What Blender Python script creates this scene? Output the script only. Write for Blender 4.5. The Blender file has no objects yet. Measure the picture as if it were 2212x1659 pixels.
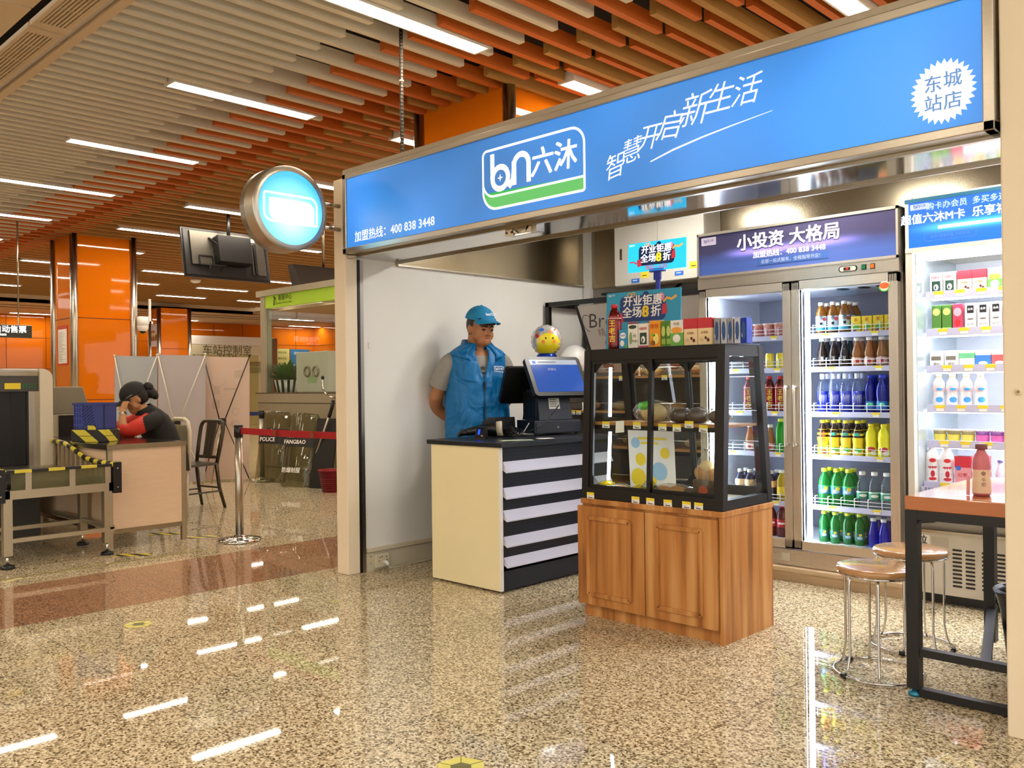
import bpy, bmesh, math, random
from mathutils import Vector, Matrix, Euler
random.seed(7)
SC = bpy.context.scene
COL = SC.collection
PI = math.pi

# ---------------------------------------------------------------- camera
cam_d = bpy.data.cameras.new('camera')
cam = bpy.data.objects.new('camera', cam_d)
COL.objects.link(cam)
cam_d.sensor_fit = 'HORIZONTAL'
cam_d.sensor_width = 36.0
cam_d.lens = 1903.1 / 2212 * 36.0
cam_d.clip_end = 200
CAM_H = 1.22
_yaw, _pit, _rol = -0.770014, 0.001972, -0.011735
_f = Vector((math.sin(_yaw) * math.cos(_pit), math.cos(_yaw) * math.cos(_pit), math.sin(_pit)))
_r = Vector((math.cos(_yaw), -math.sin(_yaw), 0))
_u = _r.cross(_f)
_r2 = math.cos(_rol) * _r + math.sin(_rol) * _u
_u2 = -math.sin(_rol) * _r + math.cos(_rol) * _u
cam.matrix_world = Matrix(((_r2.x, _u2.x, -_f.x, 0), (_r2.y, _u2.y, -_f.y, 0), (_r2.z, _u2.z, -_f.z, CAM_H), (0, 0, 0, 1)))
SC.camera = cam

# ---------------------------------------------------------------- world, exposure
w = bpy.data.worlds.new('world'); SC.world = w; w.use_nodes = True
bg = w.node_tree.nodes['Background']
bg.inputs[0].default_value = (1.0, 0.94, 0.84, 1)
bg.inputs[1].default_value = 0.9
SC.view_settings.view_transform = 'Standard'
SC.view_settings.look = 'None'
SC.view_settings.exposure = 0.8
SC.view_settings.gamma = 1.0
SC.view_settings.use_curve_mapping = False
SC.cycles.transparent_max_bounces = 24
SC.cycles.max_bounces = 8
LAMP = 40.0        # brightness of the ceiling light panels
COOL = 13.0         # brightness of the cooler lights

# ---------------------------------------------------------------- colours and materials
def lin(h):
    if isinstance(h, str):
        h = h.lstrip('#')
        c = [int(h[i:i + 2], 16) / 255 for i in (0, 2, 4)]
    else:
        c = h
    return tuple(x / 12.92 if x <= 0.04045 else ((x + 0.055) / 1.055) ** 2.4 for x in c)
_mats = {}
def mat(name, col='#808080', rough=0.5, metal=0.0, var=0.08, scale=30.0, bump=0.0, coat=0.0, emit=0.0, emcol=None, trans=0.0, alpha=1.0, spec=0.5, stretch=None, sss=0.0, sheen=0.0, bdist=0.01, detail=3):
    """Principled material whose base colour is broken up by a procedural noise."""
    if name in _mats: return _mats[name]
    m = bpy.data.materials.new(name); m.use_nodes = True
    nt = m.node_tree; b = nt.nodes['Principled BSDF']
    c = lin(col)
    b.inputs['Roughness'].default_value = rough
    b.inputs['Metallic'].default_value = metal
    b.inputs['Coat Weight'].default_value = coat
    b.inputs['Coat Roughness'].default_value = 0.05
    b.inputs['Specular IOR Level'].default_value = spec
    b.inputs['Transmission Weight'].default_value = trans
    b.inputs['Alpha'].default_value = alpha
    b.inputs['Sheen Weight'].default_value = sheen
    if emit:
        b.inputs['Emission Color'].default_value = (*(lin(emcol) if emcol else c), 1)
        b.inputs['Emission Strength'].default_value = emit
    b.inputs['Base Color'].default_value = (*c, 1)
    if var or bump:
        tc = nt.nodes.new('ShaderNodeTexCoord')
        no = nt.nodes.new('ShaderNodeTexNoise'); no.inputs['Scale'].default_value = scale; no.inputs['Detail'].default_value = detail; no.inputs['Distortion'].default_value = 1.2 if bdist > .02 else 0
        src = tc.outputs['Object']
        if stretch:
            mp = nt.nodes.new('ShaderNodeMapping'); mp.inputs['Scale'].default_value = stretch
            nt.links.new(src, mp.inputs[0]); src = mp.outputs[0]
        nt.links.new(src, no.inputs['Vector'])
        if var:
            mr = nt.nodes.new('ShaderNodeMapRange')
            mr.inputs['To Min'].default_value = 1 - var; mr.inputs['To Max'].default_value = 1 + var
            nt.links.new(no.outputs['Fac'], mr.inputs['Value'])
            mx = nt.nodes.new('ShaderNodeMix'); mx.data_type = 'RGBA'; mx.blend_type = 'MULTIPLY'; mx.inputs['Factor'].default_value = 1
            mx.inputs['A'].default_value = (*c, 1)
            nt.links.new(mr.outputs[0], mx.inputs['B'])
            nt.links.new(mx.outputs['Result'], b.inputs['Base Color'])
        if bump:
            bp = nt.nodes.new('ShaderNodeBump'); bp.inputs['Strength'].default_value = bump; bp.inputs['Distance'].default_value = bdist
            nt.links.new(no.outputs['Fac'], bp.inputs['Height']); nt.links.new(bp.outputs[0], b.inputs['Normal'])
    _mats[name] = m
    return m
def glow(name, col, strength):
    if name in _mats: return _mats[name]
    m = bpy.data.materials.new(name); m.use_nodes = True
    nt = m.node_tree; nt.nodes.clear()
    e = nt.nodes.new('ShaderNodeEmission'); o = nt.nodes.new('ShaderNodeOutputMaterial')
    e.inputs[0].default_value = (*lin(col), 1); e.inputs[1].default_value = strength
    nt.links.new(e.outputs[0], o.inputs[0])
    _mats[name] = m
    return m
def pane(name, tint='#ffffff', refl=1.0, rough=0.02, body=None, bodyfac=0.0):
    """thin sheet of glass or clear plastic: see-through plus a mirror-like film, optionally a share of coloured body"""
    if name in _mats: return _mats[name]
    m = bpy.data.materials.new(name); m.use_nodes = True
    nt = m.node_tree; nt.nodes.clear(); N = nt.nodes.new
    o = N('ShaderNodeOutputMaterial'); t = N('ShaderNodeBsdfTransparent'); g = N('ShaderNodeBsdfGlossy'); mx = N('ShaderNodeMixShader'); lw = N('ShaderNodeLayerWeight'); pw = N('ShaderNodeMath'); fr = N('ShaderNodeMath')
    lw.inputs['Blend'].default_value = 0.5; pw.operation = 'POWER'; pw.inputs[1].default_value = 5.0; fr.operation = 'MULTIPLY_ADD'; fr.inputs[1].default_value = 0.8 * refl; fr.inputs[2].default_value = 0.035 * refl
    nt.links.new(lw.outputs['Facing'], pw.inputs[0]); nt.links.new(pw.outputs[0], fr.inputs[0])
    t.inputs[0].default_value = (*lin(tint), 1); g.inputs['Roughness'].default_value = rough
    nt.links.new(fr.outputs[0], mx.inputs[0])
    src = t.outputs[0]
    if body:
        d = N('ShaderNodeBsdfDiffuse'); d.inputs[0].default_value = (*lin(body), 1)
        tl = N('ShaderNodeBsdfTranslucent'); tl.inputs[0].default_value = (*lin(body), 1)
        ms = N('ShaderNodeMixShader'); ms.inputs[0].default_value = 0.45
        nt.links.new(d.outputs[0], ms.inputs[1]); nt.links.new(tl.outputs[0], ms.inputs[2])
        m2 = N('ShaderNodeMixShader'); m2.inputs[0].default_value = bodyfac
        nt.links.new(t.outputs[0], m2.inputs[1]); nt.links.new(ms.outputs[0], m2.inputs[2]); src = m2.outputs[0]
    nt.links.new(src, mx.inputs[1]); nt.links.new(g.outputs[0], mx.inputs[2]); nt.links.new(mx.outputs[0], o.inputs[0])
    _mats[name] = m
    return m

# ---------------------------------------------------------------- mesh builder
class MB:
    def __init__(s):
        s.v = []; s.f = []; s.mi = []; s.sm = []; s.mats = []; s.M = None
    def mid(s, m):
        if m not in s.mats: s.mats.append(m)
        return s.mats.index(m)
    def add(s, vs, fs, m, smooth=False):
        n = len(s.v)
        if s.M is not None: vs = [tuple(s.M @ Vector(p)) for p in vs]
        s.v += [tuple(p) for p in vs]
        k = s.mid(m)
        for f in fs:
            s.f.append(tuple(n + i for i in f)); s.mi.append(k); s.sm.append(smooth)
        return s
    def box(s, x0, y0, z0, x1, y1, z1, m):
        x0, x1 = sorted((x0, x1)); y0, y1 = sorted((y0, y1)); z0, z1 = sorted((z0, z1))
        v = [(x0, y0, z0), (x1, y0, z0), (x1, y1, z0), (x0, y1, z0), (x0, y0, z1), (x1, y0, z1), (x1, y1, z1), (x0, y1, z1)]
        return s.add(v, [(0, 3, 2, 1), (4, 5, 6, 7), (0, 1, 5, 4), (1, 2, 6, 5), (2, 3, 7, 6), (3, 0, 4, 7)], m)
    def hexa(s, bot, top, m):
        """bot and top: four points each, counter-clockwise seen from above"""
        return s.add(list(bot) + list(top), [(3, 2, 1, 0), (4, 5, 6, 7), (0, 1, 5, 4), (1, 2, 6, 5), (2, 3, 7, 6), (3, 0, 4, 7)], m)
    def bar(s, p0, p1, wd, ht, m, up=(0, 0, 1)):
        p0 = Vector(p0); p1 = Vector(p1); d = (p1 - p0).normalized()
        up = Vector(up)
        if abs(d.dot(up)) > 0.98: up = Vector((0, 1, 0))
        a = d.cross(up).normalized() * wd / 2; b = a.cross(d).normalized() * ht / 2
        q = lambda p: [p - a - b, p + a - b, p + a + b, p - a + b]
        return s.add(q(p0) + q(p1), [(0, 1, 2, 3), (7, 6, 5, 4), (0, 4, 5, 1), (1, 5, 6, 2), (2, 6, 7, 3), (3, 7, 4, 0)], m)
    def tube(s, pts, r, m, seg=10, cap=True, closed=False, smooth=True):
        pts = [Vector(p) for p in pts]; n = len(pts)
        rs = r if isinstance(r, (list, tuple)) else [r] * n
        vs = []; a = None
        for i, p in enumerate(pts):
            if closed: d = pts[(i + 1) % n] - pts[i - 1]
            else: d = pts[min(i + 1, n - 1)] - pts[max(i - 1, 0)]
            d = d.normalized() if d.length > 1e-9 else Vector((0, 0, 1))
            if a is None:
                t = Vector((0, 0, 1)) if abs(d.z) < 0.9 else Vector((1, 0, 0))
                a = d.cross(t).normalized()
            else:
                a = (a - d * a.dot(d)).normalized()
            b = d.cross(a)
            for k in range(seg):
                t = 2 * PI * k / seg
                vs.append(p + (a * math.cos(t) + b * math.sin(t)) * rs[i])
        fs = []
        for i in range(n if closed else n - 1):
            j = (i + 1) % n
            for k in range(seg):
                l = (k + 1) % seg
                fs.append((i * seg + k, i * seg + l, j * seg + l, j * seg + k))
        if cap and not closed:
            fs.append(tuple(range(seg - 1, -1, -1))); fs.append(tuple((n - 1) * seg + k for k in range(seg)))
        return s.add(vs, fs, m, smooth)
    def cyl(s, p0, p1, r, m, seg=20, r1=None, smooth=True):
        return s.tube([p0, p1], [r, r if r1 is None else r1], m, seg, True, False, smooth)
    def lathe(s, prof, c, m, seg=20, smooth=True, sq=0.0):
        """profile [(radius, z)] turned about the vertical through c; sq squares the section"""
        vs = []
        for r, z in prof:
            for k in range(seg):
                t = 2 * PI * k / seg; q = 1.0
                if sq: q = 1 + sq * (1 / max(abs(math.cos(t)), abs(math.sin(t))) - 1)
                vs.append((c[0] + r * q * math.cos(t), c[1] + r * q * math.sin(t), c[2] + z))
        fs = []
        for i in range(len(prof) - 1):
            for k in range(seg):
                l = (k + 1) % seg
                fs.append((i * seg + k, i * seg + l, (i + 1) * seg + l, (i + 1) * seg + k))
        if prof[0][0] > 1e-5: fs.append(tuple(range(seg - 1, -1, -1)))
        if prof[-1][0] > 1e-5: fs.append(tuple((len(prof) - 1) * seg + k for k in range(seg)))
        return s.add(vs, fs, m, smooth)
    def ball(s, c, r, m, seg=20, rings=12, rot=None, smooth=True):
        rx, ry, rz = r if isinstance(r, (tuple, list)) else (r, r, r)
        vs = []; R = Euler(rot).to_matrix() if rot is not None and not isinstance(rot, Matrix) else rot
        for i in range(1, rings):
            ph = PI * i / rings
            for k in range(seg):
                t = 2 * PI * k / seg
                vs.append(Vector((rx * math.sin(ph) * math.cos(t), ry * math.sin(ph) * math.sin(t), -rz * math.cos(ph))))
        vs.append(Vector((0, 0, -rz))); vs.append(Vector((0, 0, rz)))
        if R is not None: vs = [R @ p for p in vs]
        vs = [p + Vector(c) for p in vs]
        fs = []; nb = (rings - 1) * seg
        for i in range(rings - 2):
            for k in range(seg):
                l = (k + 1) % seg
                fs.append((i * seg + k, i * seg + l, (i + 1) * seg + l, (i + 1) * seg + k))
        for k in range(seg):
            l = (k + 1) % seg
            fs.append((nb, l, k)); fs.append((nb + 1, (rings - 2) * seg + k, (rings - 2) * seg + l))
        return s.add(vs, fs, m, smooth)
    def loft(s, rings, m, cap=True, smooth=True):
        """rings: lists of points, same count"""
        n = len(rings[0]); vs = [p for r in rings for p in r]; fs = []
        for i in range(len(rings) - 1):
            for k in range(n):
                l = (k + 1) % n
                fs.append((i * n + k, i * n + l, (i + 1) * n + l, (i + 1) * n + k))
        if cap:
            fs.append(tuple(range(n - 1, -1, -1))); fs.append(tuple((len(rings) - 1) * n + k for k in range(n)))
        return s.add(vs, fs, m, smooth)
    def quad(s, a, b, c, d, m): return s.add([a, b, c, d], [(0, 1, 2, 3)], m)
    def prism(s, poly, o, u, v, depth, m, smooth=False):
        """2D polygon poly placed at o with axes u, v and pushed back by depth along -(u x v)"""
        o = Vector(o); u = Vector(u).normalized(); v = Vector(v).normalized(); nn = u.cross(v)
        A = [o + u * p[0] + v * p[1] for p in poly]; B = [p - nn * depth for p in A]; n = len(A)
        fs = [tuple(range(n)), tuple(range(2 * n - 1, n - 1, -1))]
        for i in range(n):
            j = (i + 1) % n
            fs.append((i, n + i, n + j, j))
        return s.add(A + B, fs, m, smooth)
    def text(s, txt, o, u, v, size, m, align='CENTER', bold=0.0, lift=0.0008, shear=0.0, wide=1.0):
        """flat raised lettering: o = middle of the line, u = reading direction, v = up"""
        vs, fs = glyphs(txt, min(bold, 0.0), align, shear)
        o = Vector(o); u = Vector(u).normalized(); v = Vector(v).normalized(); nn = u.cross(v)
        for i, (dx, dy) in enumerate(((0, 0), (1, .6), (-1, .6), (1, -.6), (-1, -.6)) if bold > 0 else ((0, 0),)):
            s.add([o + u * ((x + dx * bold * .8) * size * wide) + v * ((y + dy * bold * .8) * size) + nn * (lift + i * 2e-5) for x, y in vs], fs, m)
        return s
    def build(s, name, parent=None, loc=None, rot=None, bevel=0.0, subsurf=0, origin=None):
        me = bpy.data.meshes.new(name)
        vs = s.v if origin is None else [(p[0] - origin[0], p[1] - origin[1], p[2] - origin[2]) for p in s.v]
        me.from_pydata(vs, [], s.f)
        for m in s.mats: me.materials.append(m)
        me.polygons.foreach_set('material_index', s.mi)
        me.polygons.foreach_set('use_smooth', s.sm)
        me.update()
        o = bpy.data.objects.new(name, me); COL.objects.link(o)
        if parent is not None: o.parent = parent
        if origin is not None: o.location = origin
        if loc is not None: o.location = loc
        if rot is not None: o.rotation_euler = rot
        if bevel:
            b = o.modifiers.new('edge', 'BEVEL'); b.width = bevel; b.segments = 2; b.limit_method = 'ANGLE'; b.angle_limit = 0.6
        if subsurf:
            b = o.modifiers.new('round', 'SUBSURF'); b.levels = subsurf; b.render_levels = subsurf
        return o
_gl = {}
def glyphs(txt, bold, align, shear):
    k = (txt, bold, align, shear)
    if k in _gl: return _gl[k]
    cu = bpy.data.curves.new('lettering', 'FONT'); cu.body = txt; cu.size = 1.0; cu.align_x = align; cu.align_y = 'CENTER'
    cu.offset = bold; cu.shear = shear; cu.resolution_u = 2; cu.fill_mode = 'FRONT'
    ob = bpy.data.objects.new('lettering', cu); COL.objects.link(ob)
    dg = bpy.context.evaluated_depsgraph_get(); dg.update()
    me = bpy.data.meshes.new_from_object(ob.evaluated_get(dg))
    vs = [(p.co.x, p.co.y) for p in me.vertices]; fs = [tuple(p.vertices) for p in me.polygons]
    # FONT fill normals point +z already
    bpy.data.objects.remove(ob); bpy.data.curves.remove(cu); bpy.data.meshes.remove(me)
    _gl[k] = (vs, fs)
    return _gl[k]

# ---------------------------------------------------------------- naming helpers
def tag(o, label, cat, group=None, kind=None):
    if label: o['label'] = label
    if cat: o['category'] = cat
    if group: o['group'] = group
    if kind: o['kind'] = kind
    return o
def struct(o): o['kind'] = 'structure'; return o
def thing(name, label, cat, loc=(0, 0, 0), rz=0.0, group=None):
    o = bpy.data.objects.new(name, None); COL.objects.link(o)
    o.empty_display_size = 0.1; o.location = loc; o.rotation_euler = (0, 0, rz)
    return tag(o, label, cat, group)
def lab(o, label): o['label'] = label; return o
def dup(root, loc, rz=None, label=None, group=None):
    r = root.copy(); COL.objects.link(r); r.location = loc
    if rz is not None: r.rotation_euler = (0, 0, rz)
    if label: r['label'] = label
    if group: r['group'] = group
    for ch in KIDS(root):
        c = ch.copy(); COL.objects.link(c); c.parent = r
        for g in KIDS(ch):
            d = g.copy(); COL.objects.link(d); d.parent = c
    return r
_kids = {}
def KIDS(o):
    if o.name not in _kids: _kids[o.name] = list(o.children)
    return _kids[o.name]
ORD = ['first', 'second', 'third', 'fourth', 'fifth', 'sixth', 'seventh', 'eighth', 'ninth', 'tenth', 'eleventh', 'twelfth']
X1, Y1, Z1 = (1, 0, 0), (0, 1, 0), (0, 0, 1)

# ---------------------------------------------------------------- shared materials
STEEL = mat('brushed_steel', '#b9b2a4', 0.28, 1.0, 0.10, 6, stretch=(1, 1, 40))
STEELH = mat('steel_panel', '#a89c86', 0.22, 1.0, 0.12, 3)
CHROME = mat('chrome', '#d0cdc8', 0.12, 1.0, 0.02)
MIRROR = mat('polished_steel', '#b4b2ae', 0.09, 1.0, 0.05, 3)
BLACK = mat('black_metal', '#0e0d0d', 0.42, 0.0, 0.1)
BLACKP = mat('black_plastic', '#0a0a0b', 0.35, 0.0, 0.1)
NAVY = mat('navy_black_steel', '#131a29', 0.38, 0.0, 0.06)
WHITE = mat('white_paint', '#e6e4de', 0.5, 0.0, 0.03)
CREAM = mat('cream_pillar_paint', '#efdfc4', 0.45, 0.0, 0.03, 6)
PAPER = mat('white_paper', '#eeece6', 0.7, 0.0, 0.02)
YELLOW = mat('yellow_print', '#efd434', 0.6, 0.0, 0.03)
INK = mat('dark_ink', '#2a2622', 0.7, 0.0, 0.02)
LETTERW = mat('white_lettering', '#f4f1ec', 0.5, 0.0, 0.0)
RED = mat('red_print', '#c8262c', 0.5, 0.0, 0.04)
GREEN = mat('green_print', '#5bb53c', 0.5, 0.0, 0.04)
BLUE = mat('blue_print', '#2e6fd0', 0.5, 0.0, 0.04)
ORANGEP = mat('orange_print', '#ef8a2c', 0.5, 0.0, 0.04)
GLASS = pane('clear_glass', '#f4faf8', 0.9)
HAZY = mat('hazard_yellow', '#d8c934', 0.5, 0.0, 0.06)
# ================================================================ SETTING
def floor_material():
    m = bpy.data.materials.new('granite_floor'); m.use_nodes = True
    nt = m.node_tree; N = nt.nodes.new; Lk = nt.links.new; b = nt.nodes['Principled BSDF']
    tc = N('ShaderNodeTexCoord'); sp = N('ShaderNodeSeparateXYZ'); Lk(tc.outputs['Object'], sp.inputs[0])
    def math_(op, a, bb=None, c=None):
        n = N('ShaderNodeMath'); n.operation = op
        for i, q in enumerate((a, bb, c)):
            if q is None: continue
            if isinstance(q, (int, float)): n.inputs[i].default_value = q
            else: Lk(q, n.inputs[i])
        return n.outputs[0]
    vo = N('ShaderNodeTexVoronoi'); vo.inputs['Scale'].default_value = 135; Lk(tc.outputs['Object'], vo.inputs['Vector'])
    no = N('ShaderNodeTexNoise'); no.inputs['Scale'].default_value = 75; no.inputs['Detail'].default_value = 4; no.inputs['Roughness'].default_value = 0.7
    Lk(tc.outputs['Object'], no.inputs['Vector'])
    sc_ = N('ShaderNodeSeparateColor'); Lk(vo.outputs['Color'], sc_.inputs[0])
    mixv = math_('ADD', math_('MULTIPLY', sc_.outputs[0], 0.55), math_('MULTIPLY', no.outputs['Fac'], 0.75))
    rp = N('ShaderNodeValToRGB'); Lk(mixv, rp.inputs[0])
    cr = rp.color_ramp; cr.elements[0].position = 0.34; cr.elements[0].color = (*lin('#453822'), 1)
    cr.elements[1].position = 0.98; cr.elements[1].color = (*lin('#f2e8cc'), 1)
    for p, c in ((0.46, '#7c6c50'), (0.60, '#b5a484'), (0.78, '#d8c9a6')):
        e = cr.elements.new(p); e.color = (*lin(c), 1)
    # brown granite band
    rb = N('ShaderNodeValToRGB'); Lk(mixv, rb.inputs[0])
    rb.color_ramp.elements[0].position = 0.3; rb.color_ramp.elements[0].color = (*lin('#6d4a35'), 1)
    rb.color_ramp.elements[1].position = 1.0; rb.color_ramp.elements[1].color = (*lin('#c49a78'), 1)
    inband = math_('MULTIPLY', math_('LESS_THAN', sp.outputs[0], -5.04), math_('GREATER_THAN', sp.outputs[0], -6.09))
    mb_ = N('ShaderNodeMix'); mb_.data_type = 'RGBA'; Lk(inband, mb_.inputs['Factor']); Lk(rp.outputs[0], mb_.inputs['A']); Lk(rb.outputs[0], mb_.inputs['B'])
    # joints
    def joint(o, off, pitch):
        fr = math_('FRACT', math_('DIVIDE', math_('SUBTRACT', o, off), pitch))
        d = math_('MULTIPLY', math_('MINIMUM', fr, math_('SUBTRACT', 1.0, fr)), pitch)
        return math_('LESS_THAN', d, 0.0022)
    jx = math_('MULTIPLY', joint(sp.outputs[0], -1.667, 0.8433), math_('SUBTRACT', 1.0, inband))
    jb = math_('LESS_THAN', math_('ABSOLUTE', math_('ADD', sp.outputs[0], 5.56)), 0.003)
    j = math_('MAXIMUM', math_('MAXIMUM', jx, joint(sp.outputs[1], 1.52, 0.8433)), jb)
    mj = N('ShaderNodeMix'); mj.data_type = 'RGBA'; Lk(math_('MULTIPLY', j, 0.6), mj.inputs['Factor']); Lk(mb_.outputs['Result'], mj.inputs['A']); mj.inputs['B'].default_value = (*lin('#3a3228'), 1)
    # tile to tile shade
    cx = math_('FLOOR', math_('DIVIDE', math_('ADD', sp.outputs[0], 1.667), 0.8433)); cy = math_('FLOOR', math_('DIVIDE', math_('SUBTRACT', sp.outputs[1], 1.52), 0.8433))
    cb = N('ShaderNodeCombineXYZ'); Lk(cx, cb.inputs[0]); Lk(cy, cb.inputs[1])
    wn = N('ShaderNodeTexWhiteNoise'); wn.noise_dimensions = '2D'; Lk(cb.outputs[0], wn.inputs['Vector'])
    mr = N('ShaderNodeMapRange'); mr.inputs['To Min'].default_value = 0.93; mr.inputs['To Max'].default_value = 1.06; Lk(wn.outputs['Value'], mr.inputs['Value'])
    mm = N('ShaderNodeMix'); mm.data_type = 'RGBA'; mm.blend_type = 'MULTIPLY'; mm.inputs['Factor'].default_value = 1; Lk(mj.outputs['Result'], mm.inputs['A']); Lk(mr.outputs[0], mm.inputs['B'])
    Lk(mm.outputs['Result'], b.inputs['Base Color'])
    n2 = N('ShaderNodeTexNoise'); n2.inputs['Scale'].default_value = 3.0; Lk(tc.outputs['Object'], n2.inputs['Vector'])
    m3 = N('ShaderNodeMapRange'); m3.inputs['To Min'].default_value = 0.012; m3.inputs['To Max'].default_value = 0.035; Lk(n2.outputs['Fac'], m3.inputs['Value'])
    Lk(m3.outputs[0], b.inputs['Roughness'])
    b.inputs['Specular IOR Level'].default_value = 0.46
    return m
mb = MB(); mb.box(-40, -14, -0.1, 8, 24, 0, floor_material()); struct(mb.build('floor'))

# ---- slatted ceiling
CZ = 3.63            # underside of the slats, matched to the lamps' mirror images in the floor
K = 0.85
SLG = mat('slat_warm_grey', '#d6cdb9', 0.6, 0, 0.04)
SLO = mat('slat_orange', '#c4621c', 0.55, 0, 0.06)
SLT = mat('slat_tan', '#aa7e40', 0.6, 0, 0.06)
DARK = mat('ceiling_void', '#201a17', 0.9, 0, 0.05)
BEIGE = mat('ceiling_beige_metal', '#cdb694', 0.55, 0, 0.03)
slg, slo = MB(), MB()
LX = [K * (-0.19 - 2.571 * k) for k in range(13)]
def lit(x, y0, y1):
    return False
HT, WD = 0.105, 0.053
LY = [K * (3.67 + 2.62 * j) for j in range(5)]         # where the lamp rows start
LL = 1.5 * K                                           # lamp length
def seg(x, y0, y1, m, up=0.0):
    y0, y1 = max(y0, 2.69) * K, y1 * K
    for lx in LX:                                       # leave room for the lamp housings
        if abs(x - lx) < 0.112:
            a = y0
            for c0, c1 in [(y - .03, y + LL + .03) for y in LY]:
                if c1 <= a or c0 >= y1: continue
                if c0 > a: slg.box(x - WD / 2, a, CZ + up, x + WD / 2, c0, CZ + HT + up, m)
                a = c1
            if a < y1: slg.box(x - WD / 2, a, CZ + up, x + WD / 2, y1, CZ + HT + up, m)
            return
    slg.box(x - WD / 2, y0, CZ + up, x + WD / 2, y1, CZ + HT + up, m)
k = 0; x = 0.69
while x > -28.2:
    if k % 2 == 0:
        seg(x * K, 2.69, 4.19, SLG); seg(x * K, 4.58, 5.97, SLO); seg(x * K, 6.10, 16.0, SLO, 0.03)
    else:
        seg(x * K, 2.69, 5.32, SLG); seg(x * K, 5.62, 16.0, SLT)
    x -= 0.1835; k += 1
slg.box(-24, 2.2, CZ + 0.27, 1.4, 13.8, CZ + 0.30, DARK)
# beige border strip, air-duct zone and plain panels nearer the viewer
slg.box(-24, 2.225, CZ - 0.02, 1.4, 2.29, CZ + 0.10, BEIGE)
slg.box(-24, 2.17, CZ + 0.05, 1.4, 2.225, CZ + 0.09, DARK)
slg.box(-24, 1.82, CZ + 0.16, 1.4, 2.2, CZ + 0.20, DARK)
for i in range(26):
    px = -0.76 - i * 0.85
    if -8.4 < px < -5.0: continue
    slg.box(px - 0.82, 1.96, CZ - 0.005, px, 2.18, CZ + 0.03, BEIGE)
for i in range(24):
    px = 0.1 - i * 1.02
    slg.box(px - 1.0, 1.02, CZ + 0.0, px, 1.895, CZ + 0.03, BEIGE)
    slg.box(px - 1.0, -8, CZ + 0.0, px, 1.0, CZ + 0.03, BEIGE)
struct(slg.build('ceiling'))
# far flat ceiling beyond the slats
mb = MB(); mb.box(-28.4, 2.5, 3.46, -24, 19, 3.54, BEIGE); mb.box(-24.2, 2.5, 3.46, -24, 19, 3.95, BEIGE)
for q in (-25.0, -25.7): mb.box(q - 0.04, 2.5, 3.452, q, 19, 3.465, DARK)
mb.box(-24.2, 13.6, 3.46, -7, 19, 3.54, BEIGE)
struct(mb.build('ceiling_far'))

# ---- air vent grilles
def vent(x0, x1, label):
    t = thing('air_vent', label, 'vent', ((x0 + x1) / 2, 2.07, CZ), 0, 'ceiling air vents')
    h = (x1 - x0) / 2
    f = MB(); f.box(-h, -0.112, -0.015, h, -0.085, 0.02, BEIGE); f.box(-h, 0.085, -0.015, h, 0.112, 0.02, BEIGE); f.box(-h, -0.085, -0.015, -h + 0.09, 0.085, 0.02, BEIGE); f.box(h - 0.09, -0.085, -0.015, h, 0.085, 0.02, BEIGE)
    f.build('frame', t)
    b = MB(); b.box(-h + 0.09, -0.085, 0.01, h - 0.09, 0.085, 0.02, DARK); b.build('backing', t)
    g = MB()
    for i in range(7): g.box(-h + 0.09, -0.075 + i * 0.0245, -0.012, h - 0.09, -0.062 + i * 0.0245, 0.004, BEIGE)
    n = int((x1 - x0) / 0.35)
    for i in range(1, n): g.box(-h + i * 2 * h / n - 0.006, -0.085, -0.010, -h + i * 2 * h / n + 0.006, 0.085, 0.002, BEIGE)
    g.build('grille', t)
vent(-6.26, -5.05, 'beige slotted air vent nearest the shop sign, over the walkway')
vent(-8.05, -6.285, 'beige slotted air vent at the upper left edge of the photo')

# ---- linear ceiling lights
LED = glow('ceiling_light_glow', '#fff0da', LAMP * .72)
HOUS = mat('light_housing', '#d8d2c6', 0.5, 0, 0.02)
f = MB(); f.box(-0.084, 0, -0.005, -0.068, LL, 0.08, HOUS); f.box(0.068, 0, -0.005, 0.084, LL, 0.08, HOUS); f.box(-0.084, -0.02, -0.005, 0.084, 0, 0.08, HOUS); f.box(-0.084, LL, -0.005, 0.084, LL + 0.02, 0.08, HOUS); f.box(-0.084, 0, 0.08, 0.084, LL, 0.09, HOUS)
d = MB(); d.box(-0.068, 0, 0.0, 0.068, LL, 0.012, LED)
t0 = thing('ceiling_light', 'x', 'light'); f.build('housing', t0); d.build('diffuser', t0)
ROWN = ['row beside the air vents', 'second row back from the air vents', 'third row back from the air vents', 'fourth row back from the air vents', 'fifth row back from the air vents']
first = True
def put_light(x, y, z, label, group):
    global first
    if first:
        first = False; t0.location = (x, y, z); t0['label'] = label; t0['group'] = group
    else: dup(t0, (x, y, z), None, label, group)
for j in range(5):
    n = 0
    for i, lx in enumerate(LX):
        if lx < -28 * K: continue
        y = LY[j]
        # columns pass through the slats here
        if -6.3 < lx < -4.8 and 4.8 < y < 6.1: continue
        put_light(lx, y, CZ - 0.005, 'white strip light, %s from the right in the %s' % (ORD[i], ROWN[j]), 'strip lights among the ceiling slats')
for i in range(8): put_light(-0.2 - 2.18 * i, -1.4, CZ - 0.02, 'white strip light, %s along the plain ceiling behind the viewer' % ORD[i], 'strip lights behind the viewer')
for i in range(6): put_light(1.0 - 2.18 * i, -4.4, CZ - 0.02, 'white strip light, %s in the row farthest behind the viewer' % ORD[i], 'strip lights behind the viewer')
for i, (x, y) in enumerate(((-27.4, 4.8), (-27.45, 8.0), (-27.2, 12.15), (-25.0, 15.1), (-27.5, 17.0))): put_light(x, y, 3.445, 'white strip light, %s from the left under the flat far ceiling' % ORD[i], 'strip lights under the far ceiling')

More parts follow.
